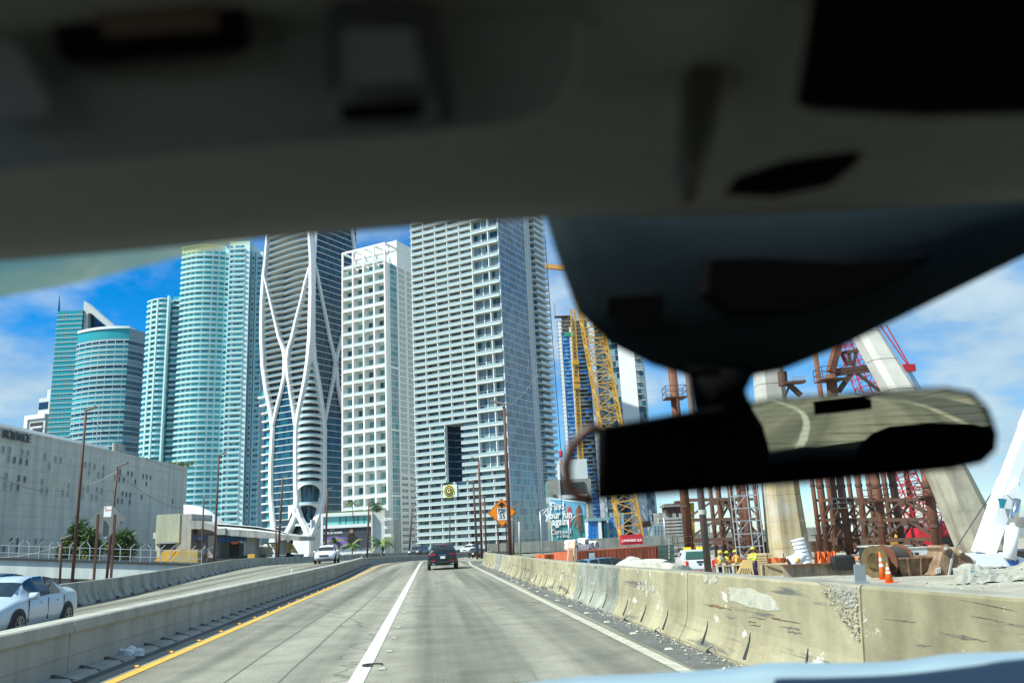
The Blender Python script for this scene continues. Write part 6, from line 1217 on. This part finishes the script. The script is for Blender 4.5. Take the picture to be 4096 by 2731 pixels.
pp_ = thing('corrugated_pipe', 'white ribbed plastic pipe standing tilted before the upright arch leg', 'pipe', yp(3230, 2270, 50)); a, b = at(3225, 2262, 50), at(3190, 2155, 50); d = (b - a).normalized(); x = d.cross(F0).normalized(); y = d.cross(x)
rg = lambda t, r: [a + (b - a) * t + x * r * math.cos(k) + y * r * math.sin(k) for k in [j * .3927 for j in range(16)]]
rr_ = []
for k in range(7): rr_ += [rg(k / 7, .36), rg(k / 7 + .1, .36), rg(k / 7 + .11, .40), rg(k / 7 + .135, .40)]
MB().loft(rr_ + [rg(1, .36)]).build('pipe_wall', WPV, pp_, smooth=True)
pe = thing('pipe_elbow', 'white plastic pipe elbow with yellow strap at the foot of the ribbed pipe', 'pipe', yp(3200, 2280, 49)); q = at(3195, 2238, 49); MB().tube([q - R0 * .55 - ZU * .15, q - R0 * .1, q + R0 * .25 + ZU * .25], [.36, .36, .34], 14).build('elbow', WPV, pe, smooth=True); MB().tube([q - R0 * .3 - F0 * .45 - ZU * .1, q - R0 * .12 - F0 * .45 + ZU * .1], .1, 8).build('strap', YEL2, pe); MB().tube([q - R0 * .57 - ZU * .155, q - R0 * .52 - ZU * .14], .3, 12).build('bore', DARK, pe)
# orange netting fence
nf_ = thing('netting_fence', 'orange plastic safety netting fence across the yard', 'fence', yp(3000, 2250, 62)); NET = mat('net_orange', (.85, .2, .05), .7, var=.2, scale=3)
for u0, u1, v0, v1, D in ((2820, 3165, 2232, 2250, 63), (3070, 3200, 2230, 2250, 60), (3258, 3340, 2205, 2252, 52), (3340, 3470, 2225, 2245, 66)):
    n = 10; A = [at(u0 + (u1 - u0) * k / n, v0 + 3 * math.sin(k * 1.9), D + .15 * math.sin(k * 2.3)) for k in range(n + 1)]; B_ = [at(u0 + (u1 - u0) * k / n, v1 + 2 * math.sin(k * 2.7), D + .2 * math.sin(k * 1.7)) for k in range(n + 1)]
    MB().add(A + B_ + [p + F0 * .02 for p in A + B_], [(k, k + 1, n + 2 + k, n + 1 + k) for k in range(n)] + [(2 * n + 2 + k, 2 * n + 3 + k, 3 * n + 4 + k, 3 * n + 3 + k) for k in range(n)]).build('net_panel', NET, nf_)
    for k in (0, 5, 10): MB().bar(V((A[k].x, A[k].y, yz(A[k].y))), A[k] + ZU * .3, .05).build('net_post', STEELR, nf_)
def pile(name, label, u, v, D, nb, w_, th, dp, m_, cat, nm='board', lean=0):
    o = thing(name, label, cat, yp(u, v, D)); c = yp(u, v, D); c.z = at(u, v, D).z - nb * th if not lean else c.z
    for k in range(nb): MB().box(-w_ / 2, w_ / 2, -dp / 2, dp / 2, 0, th * .8, Matrix.Translation(c + ZU * k * th + R0 * .03 * (k % 2)) @ Matrix.Rotation(-PSI, 4, 'Z')).build(nm, m_, o)
    return o
LUM = mat('fresh_lumber', (.6, .44, .24), .8, var=.2, scale=3)
pile('lumber_stack', 'stack of fresh lumber boards behind the standing worker', 3037, 2212, 62, 12, 1.35, .17, 2, LUM, 'lumber'); 
cr = thing('plywood_crate', 'chipboard crate with a diagonal batten to the right of the standing worker', 'crate', yp(3112, 2290, 58)); c = yp(3112, 2290, 58); Mc = Matrix.Translation(c) @ Matrix.Rotation(-PSI, 4, 'Z'); OSB = mat('chipboard', (.42, .33, .19), .85, var=.35, scale=9); MB().box(-1.0, 1.0, -.6, .6, 0, .75, Mc).build('box', OSB, cr); MB().bar(Mc @ V((-.9, -.62, .7)), Mc @ V((.75, -.62, .05)), .1, .04).build('batten', BARK, cr)
fw = thing('formwork_panel', 'yellow plywood formwork panel with battens leaning before the worker', 'panel', yp(2975, 2300, 55)); A = [at(*q, 55) for q in ((2948, 2292), (3000, 2296), (3010, 2236), (2972, 2238))]; MB().prism(A, F0 * .05).build('sheet', mat('form_yellow', (.7, .5, .2), .7, var=.1, scale=2), fw)
for k in range(5): t = .12 + k * .19; MB().bar(A[0] * (1 - t) + A[1] * t - F0 * .05, (A[0] * (1 - t) + A[1] * t) * .55 + (A[3] * (1 - t) + A[2] * t) * .45 - F0 * .05, .07).build('batten', LUM, fw)
sb = thing('saw_bench', 'long timber work bench between the workers', 'bench', yp(2920, 2280, 61)); c = yp(2920, 2280, 61); Mc = Matrix.Translation(c) @ Matrix.Rotation(-PSI, 4, 'Z'); MB().box(-1.2, 1.3, -.3, .3, .78, .86, Mc).build('top', LUM, sb)
for x in (-1.1, -.3, .4, 1.15):
    for y in (-.22, .22): MB().box(x - .04, x + .04, y - .04, y + .04, 0, .78, Mc).build('leg', WOOD, sb)
bx_ = thing('black_tool_box', 'black plastic tool box right of the ribbed pipe', 'box', yp(3375, 2270, 46)); c = yp(3375, 2270, 46); MB().loft([[c + R0 * (x * k) + F0 * (y * k) + ZU * z for x, y in ((-.55, -.4), (.5, -.4), (.5, .4), (-.55, .4))] for k, z in ((.9, .3), (1, .55), (1, .95), (.8, 1.05))]).build('body', BLACK, bx_); MB().bar(c + R0 * .3 + ZU * 1.0, c + R0 * 1.3 + ZU * .4, .06).build('handle', GALV, bx_)
for lab, u, D, w_, h_, m_ in (('low pale site hut behind the cable reel', 3560, 62, 3.0, 1.5, GREYW), ('low grey generator set behind the rusty skip', 3650, 60, 2.6, 1.3, GREYW), ('dark site box left of the cable reel', 3500, 45, .9, 1.4, DKT)):
    o = thing('site_equipment', lab, 'equipment', yp(u, 2270, D)); c = yp(u, 2270, D); Mc = Matrix.Translation(c) @ Matrix.Rotation(-PSI, 4, 'Z'); MB().box(-w_ / 2, w_ / 2, -.7, .7, .15, h_, Mc).build('housing', m_, o); MB().box(-w_ / 2 - .05, w_ / 2 + .05, -.75, .75, h_, h_ + .08, Mc).build('lid', CONC, o); MB().box(-w_ / 2 + .1, w_ / 2 - .1, -.6, .6, 0, .15, Mc).build('skid', BLACK, o); MB().box(-w_ * .3, w_ * .1, -.72, -.69, h_ * .4, h_ * .8, Mc).build('vent', DARK, o)
for u0, u1, v, D, m_, lb in ((3520, 3590, 2205, 56, YS, 'ochre railing'), (3720, 3770, 2200, 58, YEL2, 'yellow guard rail'), (3410, 3480, 2218, 58, CONC, 'grey guard rail'), (3610, 3655, 2208, 57, GALV, 'steel guard rail')):
    o = thing('guard_rail', lb + ' among the equipment in the middle of the yard', 'railing', yp(u0, v, D)); a, b = at(u0, v, D), at(u1, v - 3, D)
    for z in (0, .4, .8): MB().bar(a - ZU * z, b - ZU * z, .06).build('rail', m_, o)
    for t in (0, .5, 1): q = a + (b - a) * t; MB().bar(q, V((q.x, q.y, yz(q.y))), .07).build('post', m_, o)
# far shed, storage tank, yellow lifts
tk = thing('white_tank', 'white domed tank behind the rusty piles', 'tank', yp(3395, 2180, 150)); c = at(3400, 2090, 150); MB().loft([[c + V((math.cos(a) * r, math.sin(a) * r, z)) for a in [k * .4488 for k in range(14)]] for z, r in ((-8, 1.7), (0, 1.7), (.7, 1.4), (1.2, .8), (1.4, .1))]).build('vessel', WHITE, tk, smooth=True)
vd = thing('distant_viaduct', 'low grey viaduct deck running behind the construction yard', 'bridge', at(3500, 2180, 170)); MB().box(-70, 60, -3, 3, -1.2, .9, Matrix.Translation(at(3300, 2125, 175)) @ Matrix.Rotation(-PSI, 4, 'Z')).build('deck', CONCD, vd)
for k in range(6): MB().box(-1, 1, -1, 1, -8, 0, Matrix.Translation(at(2950 + k * 170, 2140, 176))).build('pier', CONCD, vd)
for u, v0, v1, D, lb in ((3590, 2200, 2090, 105, 'yellow telescopic lift arm behind the rusty piles'), (2782, 2230, 2010, 98, 'tall yellow steel mast right behind the first rusty pile')):
    o = thing('lift_mast', lb, 'lift', yp(u, v0, D)); MB().bar(at(u - 12, v0 + 20, D), at(u + (12 if D > 100 else -18), v1, D), .55).build('arm', YEL2, o); MB().box(-1.2, 1.2, -1, 1, 0, 1.1, Matrix.Translation(yp(u, v0, D) + ZU * .4)).build('chassis', YEL2, o); MB().box(-1.3, 1.3, -1.1, 1.1, -.1, .45, Matrix.Translation(yp(u, v0, D))).build('track', BLACK, o)
for i, (x0, x1, z1, D, m_) in enumerate(((3250, 3350, 2160, 125, RUSTD), (3360, 3470, 2150, 130, DKT), (3480, 3560, 2165, 128, CONCD), (3020, 3080, 2165, 120, DKT), (2880, 2960, 2195, 118, CONCD))):
    o = thing('form_traveller', ['brown', 'black', 'grey', 'second black', 'second grey'][i] + ' steel formwork block stacked behind the piles', 'formwork', yp((x0 + x1) / 2, 2200, D)); a, b = yp(x0, 2200, D), at(x1, z1, D); MB().prism([a, V((b.x, b.y, a.z)), b, V((a.x, a.y, b.z))], F0 * 4).build('block', m_, o)
    for t in (.2, .5, .8): q = a * (1 - t) + V((b.x, b.y, a.z)) * t; MB().bar(q - F0 * .1, V((q.x, q.y, b.z + 1)) - F0 * .1, .2).build('upright', STEELR, o)
    MB().bar(V((a.x, a.y, b.z + .9)), V((b.x, b.y, b.z + .9)), .12).build('top_rail', STEELR, o)
# ------------------------------------------------------------------ sign, lamp posts, wires
sg = thing('speed_limit_sign', 'orange diamond sign with a white speed limit 35 panel beside the tall pole', 'sign', path(54, 5.5)); cs = at(2008, 2049, 52); X = (R0 * .99 + F0 * .1).normalized(); NR = X.cross(ZU)
SO = mat('sign_orange', (1.0, .27, .0), .45); SB = mat('sign_black', (.015, .015, .015), .5); SW = mat('sign_white', (.82, .83, .8), .45)
def sp_(x, z, o=0.): return cs + X * x + ZU * z + NR * o
dia = lambda k: [(0, -k), (k, 0), (0, k), (-k, 0)]
def pan(name, pts, m_, o, th=.012): return MB().prism([sp_(x, z, o) for x, z in pts], NR * th).build(name, m_, sg)
pan('diamond_plate', dia(.88), SO, 0); pan('black_border', dia(.84), SB, .014, .004); pan('orange_face', dia(.80), SO, .02, .004)
pan('arrow', [(-.09, .30), (-.09, .40), (-.27, .40), (0, .68), (.27, .40), (.09, .40), (.09, .30)], SB, .026, .004)
pan('panel_border', [(-.33, -.48), (.33, -.48), (.33, .30), (-.33, .30)], SB, .027, .004); pan('white_panel', [(-.31, -.46), (.31, -.46), (.31, .28), (-.31, .28)], SW, .032, .004)
for tx, z, sz in (('SPEED', .16, .19), ('LIMIT', .0, .19), ('35', -.25, .4)): text('lettering', tx, sz, SB, sg, frame(sp_(0, z, .04), X, NR), .002, bold=.006)
for dx in (-.3, .22): q = sp_(dx, 0, -.04); MB().bar(V((q.x, q.y, -.9)), q + ZU * .3, .08).build('post', STEELR, sg)
def lamp(ub, vb, ut, vt, D, r, label, arm=1, m_=STEELR, head='flood'):
    o = thing('lamp_post', label, 'lamp post', at(ub, vb, D), 'street and work lamp posts'); a, b = at(ub, vb, D) - ZU * 1.5, at(ut, vt, D)
    MB().tube([a, a + (b - a) * .6, b], [r, r * .95, r * .7], 10).build('pole', m_, o, smooth=True)
    if head == 'flood':
        q = b + ZU * .1; MB().bar(q - R0 * .1 * arm, q + R0 * .75 * arm + ZU * .28, .34, .12).build('lamp_head', mat('lamp_grey', (.2, .19, .17), .6), o); MB().bar(b - ZU * .5 - R0 * .25, b - ZU * .5 + R0 * .35, .07).build('bracket', STEELR, o)
    else:
        e = b + R0 * 1.9 * arm + ZU * .75; MB().tube([b - ZU * .9, b + R0 * .6 * arm - ZU * .2, b + R0 * 1.3 * arm + ZU * .45, e], .06, 8).build('arm', m_, o, smooth=True); MB().tube([b, b + R0 * .6 * arm + ZU * .22, e], .05, 8).build('arm', m_, o, smooth=True); MB().bar(e - R0 * .1 * arm, e + R0 * .75 * arm, .3, .14).build('lamp_head', m_, o)
LP = [(290, 2300, 344, 1648, 60, .11, 'tallest brown lamp post at the left before the museum'), (425, 2300, 470, 1872, 62, .1, 'leaning brown lamp post behind the grey diamond sign'), (243, 2300, 247, 2160, 66, .09, 'short brown lamp post left of the bushy trees'), (854, 2270, 876, 1824, 88, .12, 'brown lamp post before the turquoise tower'), (805, 2275, 815, 1995, 100, .12, 'brown lamp post left of the station canopy'), (830, 2275, 831, 2200, 96, .1, 'low brown lamp post by the station stair'), (1110, 2240, 1131, 1914, 118, .16, 'brown lamp post before the exoskeleton tower'), (1104, 2240, 1104, 2108, 112, .13, 'short brown lamp post by the station column'), (1300, 2230, 1310, 1960, 130, .16, 'brown lamp post at the left edge of the dark screen'), (1468, 2215, 1476, 2000, 140, .16, 'brown lamp post at the right edge of the dark screen'), (1634, 2205, 1649, 2030, 150, .16, 'brown lamp post before the vented wall of the grid tower'), (1797, 2205, 1800, 2045, 190, .14, 'thin lamp post before the lower balconies of the notched tower'), (1910, 2220, 1893, 1932, 95, .13, 'first of three brown lamp posts left of the orange sign'), (1927, 2222, 1915, 1842, 85, .13, 'tallest of three brown lamp posts left of the orange sign'), (1944, 2220, 1938, 1990, 100, .12, 'third and shortest brown lamp post left of the orange sign'), (2042, 2232, 2016, 1625, 49, .12, 'tall brown pole standing in front of the orange sign'), (2050, 2215, 2055, 2030, 80, .1, 'thin brown post just right of the orange sign')]
for k, a in enumerate(LP): lamp(*a, arm=-1 if 12 <= k < 16 else 1)
for ub, vb, ut, vt, D, r, lb, arm in ((2170, 2205, 2160, 2045, 120, .14, 'grey davit lamp left of the billboard', 1), (2280, 2185, 2273, 2075, 150, .14, 'grey davit lamp in front of the billboard people', 1), (2662, 2170, 2655, 2068, 140, .14, 'grey davit lamp right of the yellow boom', -1), (2080, 2200, 2076, 2085, 130, .2, 'pale concrete post before the grey glass face', -1)): lamp(ub, vb, ut, vt, D, r, lb, arm, GALV if 'davit' in lb else CONC, 'davit')
def wire(label, pts): o = thing('wire', label, 'wire', pts[0], 'overhead wires'); MB().tube(pts, .013 * pts[0].length / 60, 5).build('strand', BLACK, o)
def sag(a, b, s_, n=10): return [a + (b - a) * (k / n) - ZU * s_ * 4 * (k / n) * (1 - k / n) for k in range(n + 1)]
wire('overhead wire sagging across the museum front to the leaning post', sag(at(-60, 1868, 60), at(468, 1885, 62), 1.6)); wire('overhead wire from the tallest left post to the museum corner', sag(at(344, 1665, 60), at(860, 1880, 88), 1.5)); wire('overhead wire from the leaning post to the turquoise tower', sag(at(470, 1890, 62), at(870, 2020, 90), 1.4)); wire('overhead wire running left from the tallest left post', sag(at(-60, 1700, 60), at(344, 1680, 60), .4)); wire('wire climbing from the sign pole towards the unfinished tower', sag(at(2016, 1640, 49), at(2290, 1230, 49), .9)); wire('wire between the low left posts before the fence', sag(at(-40, 2228, 66), at(247, 2178, 66), .3))
# grey back of a diamond sign
ds = thing('diamond_sign_back', 'plain grey back of a diamond sign on two posts with a small sticker', 'sign', path(40, -16)); cs = at(430, 2080, 46); X = R0; NR = -F0; sg = ds
pan('plate', dia(1.02), mat('sign_aluminium', (.17, .185, .18), .5, var=.15, scale=2), 0); pan('sticker', [(-.22, .18), (.2, .18), (.2, .75), (-.22, .75)], SW, .02, .004)
for k in range(4): pan('sticker_stripe', [(-.17 + k * .09, .5), (-.12 + k * .09, .5), (-.08 + k * .09, .58), (-.13 + k * .09, .58)], TLR, .026, .003)
pan('sticker_dot', [(-.14 + .05 * math.cos(a), .66 + .05 * math.sin(a)) for a in [k * .785 for k in range(8)]], TLR, .026, .003); pan('tag', [(-.1, -.98), (.05, -.98), (.05, -.86), (-.1, -.86)], SW, .02, .004)
for u in (393, 460): a = at(u - 14, 2330, 45.8); q = at(u, 2056, 45.8); MB().bar(V((q.x, q.y, a.z)), q, .11).build('post', STEELR, ds)
# ------------------------------------------------------------------ trees and palms
def leafcloud(b, c, rx, rz, n, size, rr, droop=.3):
    for _ in range(n):
        while 1:
            p = V((rr.uniform(-1, 1), rr.uniform(-1, 1), rr.uniform(-1, 1)))
            if .25 < p.length < 1: break
        q = c + V((p.x * rx, p.y * rx, p.z * rz)); d = (p + V((rr.gauss(0, .5), rr.gauss(0, .5), rr.gauss(-droop, .4)))).normalized(); s = d.cross(V((rr.gauss(0, 1), rr.gauss(0, 1), rr.gauss(0, 1)))).normalized(); L_ = size * rr.uniform(.6, 1.4)
        b.add([q - s * L_ * .13, q + s * L_ * .13, q + d * L_ + s * L_ * .04, q + d * L_ - s * L_ * .04], [(0, 1, 2, 3)])
def bush(u, v, D, w_, h_, seed, label, n=2600):
    rr = random.Random(seed); c = at(u, v, D); o = thing('screw_pine_tree', label, 'tree', c - ZU * (h_ / 2 + 4)); 
    for k in range(4): a = V((rr.uniform(-.5, .5), rr.uniform(-.5, .5), 0)); MB().tube([c - ZU * (h_ / 2 + 4) + a * .4, c - ZU * h_ * .4 + a, c + a * 2 + ZU * h_ * .1], [.16, .13, .05], 7).build('trunk', BARK, o, smooth=True)
    for m_, nm, sd_ in ((LEAF, 'crown', 1), (LEAFY, 'yellow_green_fronds', 2)):  # green and yellow-green leaves, both scattered at random through the crown
        b = MB()
        for k in range(9): cc = c + V((rr.gauss(0, .32) * w_, rr.gauss(0, .3) * w_, rr.gauss(.05, .25) * h_)); leafcloud(b, cc, w_ * .3, h_ * .28, n // 9 // sd_, .5, rr, .1)
        b.build(nm, m_, o)
bush(312, 2188, 88, 2.0, 2.7, 1, 'bushy dark green screw pine behind the tallest left post'); bush(372, 2196, 86, 1.4, 2.4, 6, 'narrow screw pine behind the diamond sign back', 1600); bush(492, 2192, 90, 2.0, 2.5, 2, 'bushy screw pine right of the diamond sign back'); bush(795, 2180, 136, 5, 2.6, 3, 'green trees glimpsed under the station canopy', 1800); bush(880, 2185, 137, 3.4, 2.0, 5, 'palm thicket hanging behind the station column', 900); bush(700, 1862, 190, 4.5, 1.6, 4, 'green shrubs on the museum roof corner', 900)
def palm(u, v, D, h_, L_, seed, label, nfr=15):
    rr = random.Random(seed); t = at(u, v, D); o = thing('palm_tree', label, 'palm', t - ZU * h_, 'palms along the expressway'); MB().tube([t - ZU * h_, t - ZU * h_ * .5 + R0 * .2, t], [.2, .17, .13], 8).build('trunk', BARK, o, smooth=True)
    for k in range(nfr):
        a = 2 * math.pi * k / nfr + rr.uniform(-.2, .2); el = rr.uniform(.1, 1.1); d = V((math.cos(a) * math.cos(el), math.sin(a) * math.cos(el), math.sin(el))); pts = []; b = MB(); p = t.copy()
        for i in range(9): pts.append(p.copy()); p += d * L_ / 8; d = (d + V((0, 0, -.16 - .04 * i * .5))).normalized()
        for i in range(1, 9):
            tan = (pts[i] - pts[i - 1]).normalized(); sd_ = tan.cross(ZU).normalized()
            for j in (0, .33, .66):
                q = pts[i - 1] + (pts[i] - pts[i - 1]) * j; ll = L_ * .26 * math.sin(math.pi * min(.95, (i + j) / 9.2))
                for s_ in (1, -1): e = q + sd_ * s_ * ll + tan * ll * .5 - ZU * ll * .45; b.add([q - tan * .07, q + tan * .07, e], [(0, 1, 2)])
        b.tube(pts, .03, 4); b.build('frond', LEAF if k % 3 else LEAFY, o)
palm(1528, 2176, 150, 8, 3.0, 1, 'coconut palm before the white podium wing'); palm(1408, 2182, 165, 8, 2.6, 2, 'small palm before the dark advertising screen', 12); palm(1338, 2168, 170, 8, 2.6, 3, 'palm behind the white oncoming SUV', 11); palm(1410, 2016, 365, 6, 3.5, 4, 'small palm on the podium roof left', 9)
hb = thing('roof_hedge', 'clipped hedge on the podium roof before the grid tower', 'hedge', at(1507, 2030, 368)); b = MB(); rr = random.Random(2)
for k in range(6): leafcloud(b, at(1494 + k * 5, 2028, 368), 1.6, 2.0, 160, .7, rr)
b.build('foliage', LEAF, hb)
# ------------------------------------------------------------------ workers
SKIN = mat('skin', (.3, .17, .11), .6); HIV = mat('hi_vis_yellow', (.62, .85, .05), .7); HIO = mat('hi_vis_orange', (.95, .25, .04), .7); JEAN = mat('dark_jeans', (.03, .05, .12), .85); NVY = mat('navy_trousers', (.025, .02, .06), .85); KHK = mat('khaki_trousers', (.3, .2, .11), .85); GRYS = mat('grey_sleeve', (.3, .31, .3), .85); BLKS = mat('black_sleeve', (.02, .02, .02), .85)
def worker(u, D, face, label, vest, sleeve, trous, hat, bend=0., arms=((.25, .3), (.25, .3)), stance=.13, broad=False, scale=1.):
    c = yp(u, 2290, D); M = Matrix.Translation(c) @ Matrix.Rotation(face, 4, 'Z') @ Matrix.Scale(scale, 4); o = thing('person', label, 'person', M=M)
    hip = V((0, 0, .94)); ch = V((0, .42 * math.sin(bend), .94 + .42 * math.cos(bend))); nk = V((0, .56 * math.sin(bend), .94 + .56 * math.cos(bend))); hd_ = nk + V((0, .04 + .05 * math.sin(bend), .16))
    J = {}; vs = [hip, ch, nk, nk + V((0, .02, .06)), hd_]; rs = [.14, .16, .06, .055, .1]; es = [(0, 1), (1, 2), (2, 3), (3, 4)]
    vs.append(hd_ + V((0, .01, .1))); rs.append(.085); es.append((4, 5))
    arm_pts = []; leg_pts = []
    for s_, (fw_, el) in zip((1, -1), arms):
        sh = ch + V((s_ * .2, 0, .08)); e = sh + V((s_ * .06, .28 * math.sin(fw_), -.28 * math.cos(fw_))); h_ = e + V((-s_ * .03, .25 * math.sin(fw_ + el), -.25 * math.cos(fw_ + el))); f_ = h_ + (h_ - e).normalized() * .09
        k = len(vs); vs += [sh, e, h_, f_]; rs += [.06, .048, .034, .02]; es += [(1, k), (k, k + 1), (k + 1, k + 2), (k + 2, k + 3)]; arm_pts.append((sh, e, h_))
        for t_ in (-.035, -.012, .012, .035): k2 = len(vs); vs.append(f_ + V((t_, .035, -.035 + abs(t_)))); rs.append(.012); es.append((k + 3, k2))
        k2 = len(vs); vs.append(h_ + V((-s_ * .05, .05, -.03))); rs.append(.013); es.append((k + 2, k2))
        hp = V((s_ * .09, 0, .9)); kn = V((s_ * (stance * .9), .03, .48)); an = V((s_ * stance, -.02, .09)); to = an + V((0, .17, -.05)); k = len(vs); vs += [hp, kn, an, to]; rs += [.09, .062, .045, .035]; es += [(0, k), (k, k + 1), (k + 1, k + 2), (k + 2, k + 3)]; leg_pts.append((hp, kn, an, to))
    me = bpy.data.meshes.new('body'); me.from_pydata([tuple(v) for v in vs], es, []); me.materials.append(SKIN); ob = link('body', me, o); md = ob.modifiers.new('skin', 'SKIN')
    for v, r in zip(me.skin_vertices[0].data, rs): v.radius = (r, r)
    me.skin_vertices[0].data[0].use_root = True; ob.modifiers.new('sub', 'SUBSURF').levels = 1; ob.modifiers['sub'].render_levels = 2
    def ellip(cn, a, b_, tilt): return [cn + V((a * math.cos(t), b_ * math.sin(t), -b_ * math.sin(t) * math.sin(tilt))) for t in [k * math.pi / 7 for k in range(14)]]
    ax = (nk - hip).normalized(); MB().loft([ellip(hip - ax * .06, .165, .12, bend), ellip(hip + ax * .1, .165, .125, bend), ellip(ch - ax * .05, .195, .135, bend), ellip(ch + ax * .09, .2, .12, bend), ellip(nk - ax * .01, .09, .08, bend)]).build('vest', vest, o, world=False, smooth=True)
    for z, m_ in ((.12, HIO if vest is HIV else HIV), (.3, SW)): MB().loft([ellip(hip + ax * z, .188, .145, bend), ellip(hip + ax * (z + .05), .192, .147, bend)], cap=False).build('reflective_strip', m_, o, world=False)
    for s_ in (1, -1): MB().tube([ch + V((s_ * .1, .14, .12)), ch + V((s_ * .1, .147, -.25))], .022, 6).build('vest_band', HIO if vest is HIV else HIV, o, world=False); MB().tube([ch + V((s_ * .1, -.13, .12)), ch + V((s_ * .1, -.15, -.25))], .022, 6).build('vest_band', HIO if vest is HIV else HIV, o, world=False)
    for sh, e, h_ in arm_pts: MB().tube([sh + (sh - e) * .12, sh, e, e + (h_ - e) * .75], [.05, .078, .062, .05], 9).build('sleeve', sleeve, o, world=False, smooth=True)
    for hp, kn, an, to in leg_pts:
        MB().tube([hp + V((0, 0, .08)), hp, kn, an + V((0, 0, .03))], [.1, .11, .085, .07], 10).build('trouser_leg', trous, o, world=False, smooth=True); MB().tube([an + V((0, -.05, -.04)), an + V((0, .05, -.045)), to + V((0, .04, 0))], [.045, .055, .035], 8).build('boot', BARK, o, world=False, smooth=True)
    hc = hd_ + V((0, .0, .09)); MB().loft([[hc + V((r * math.cos(a), r * 1.15 * math.sin(a), z)) for a in [k * .4488 for k in range(14)]] for z, r in ((0, .128), (.05, .12), (.09, .095), (.12, .05), (.128, .01))]).build('hard_hat', hat, o, world=False, smooth=True); br = .23 if broad else .15
    MB().loft([[hc + V((br * math.cos(a), br * 1.2 * math.sin(a) + (.0 if broad else .025), z)) for a in [k * .4488 for k in range(14)]] for z in (-.012, .006)]).build('hat_brim', hat, o, world=False, smooth=True)
    for s_ in (1, -1): MB().tube([hd_ + V((s_ * .035, .09, .02)), hd_ + V((s_ * .035, .102, .02))], .012, 6).build('eye', BLKS, o, world=False)
    MB().tube([hd_ + V((0, .09, .01)), hd_ + V((0, .118, -.02))], .014, 6).build('nose', SKIN, o, world=False)
    return o
HAT = mat('hat_yellow', (.8, .65, .03), .45)
worker(3024, 57.5, 1.75, 'worker in yellow vest and navy trousers standing right of the plywood panel', HIO, HIV, NVY, HAT, scale=1.04, arms=((.5, .7), (.25, .5)))
worker(2882, 61, -1.5, 'worker with grey sleeves and yellow vest at the left end of the bench', HIV, GRYS, JEAN, HAT, bend=.12, arms=((.5, .9), (.45, .8)))
worker(2918, 63, 2.6, 'bending worker in yellow vest and brimmed hat behind the bench', HIV, BLKS, JEAN, mat('hat_lime', (.55, .7, .03), .6), bend=.4, arms=((.6, .5), (.5, .7)), broad=True)
worker(2953, 61.5, .5, 'worker with orange sleeves and yellow hard hat at the right of the bench', HIV, HIO, JEAN, HAT, bend=.1, arms=((.5, .8), (.4, .6)))
# ------------------------------------------------------------------ road studs and litter
STY = mat('stud_amber', (.75, .38, .04), .4); STW = mat('stud_white', (.4, .4, .34), .5); stud = {}
def studs(m_, offs, s0, st, n, nm, lab):
    me = MB().loft([[V((x * k, y * k, z)) for x, y in ((-.055, -.04), (.055, -.04), (.055, .04), (-.055, .04))] for k, z in ((1, 0), (.72, .022))]).mesh(nm, m_)
    for i in range(n):
        s = s0 + st * i; o = link(nm, me); o.location = path(s, offs, .009); tag(o, '%s %s counted from the camera' % (ORD[i], lab), 'road stud', 'raised road studs')
studs(STY, -4.52, 10.4, 1.75, 18, 'road_stud', 'amber road stud beside the yellow line'); studs(STW, -.68, 10.0, 1.9, 16, 'road_stud', 'white road stud right of the lane line'); studs(mat('stud_dusty', (.5, .49, .44), .8), 3.3, 7.8, 2.1, 14, 'road_stud', 'dusty stud between edge line and right barrier')
bag = MB(); rr = random.Random(9); P0 = gnd(512, 2630, .01); bm = bmesh.new(); bmesh.ops.create_icosphere(bm, subdivisions=3, radius=1)
for v in bm.verts: k = 1 + .35 * math.sin(v.co.x * 5 + 1) * math.sin(v.co.y * 6) + rr.uniform(-.1, .1); v.co = V((v.co.x * .24 * k, v.co.y * .13 * k, max(-.02, v.co.z * .11 * k)))
me = bpy.data.meshes.new('bag'); bm.to_mesh(me); bm.free(); me.materials.append(mat('white_plastic_bag', (.72, .76, .8), .5)); o = link('plastic_bag', me); o.location = P0 + ZU * .05; tag(o, 'crumpled white plastic bag at the foot of the median wall', 'bag')
for i, (u, v, r, lb) in enumerate(((1490, 2660, .14, 'dark ring of rubber lying right of the lane line'), (2040, 2288, .5, 'black tyre scrap near the right edge line far ahead'))):
    p = gnd(u, v, .012); o = MB().tube([p + V((r * math.cos(a), r * .7 * math.sin(a), .01)) for a in [k * .6 for k in range(9)]], .012 + .02 * i, 6).build('tyre_scrap', RUBBER); tag(o, lb, 'rubber')
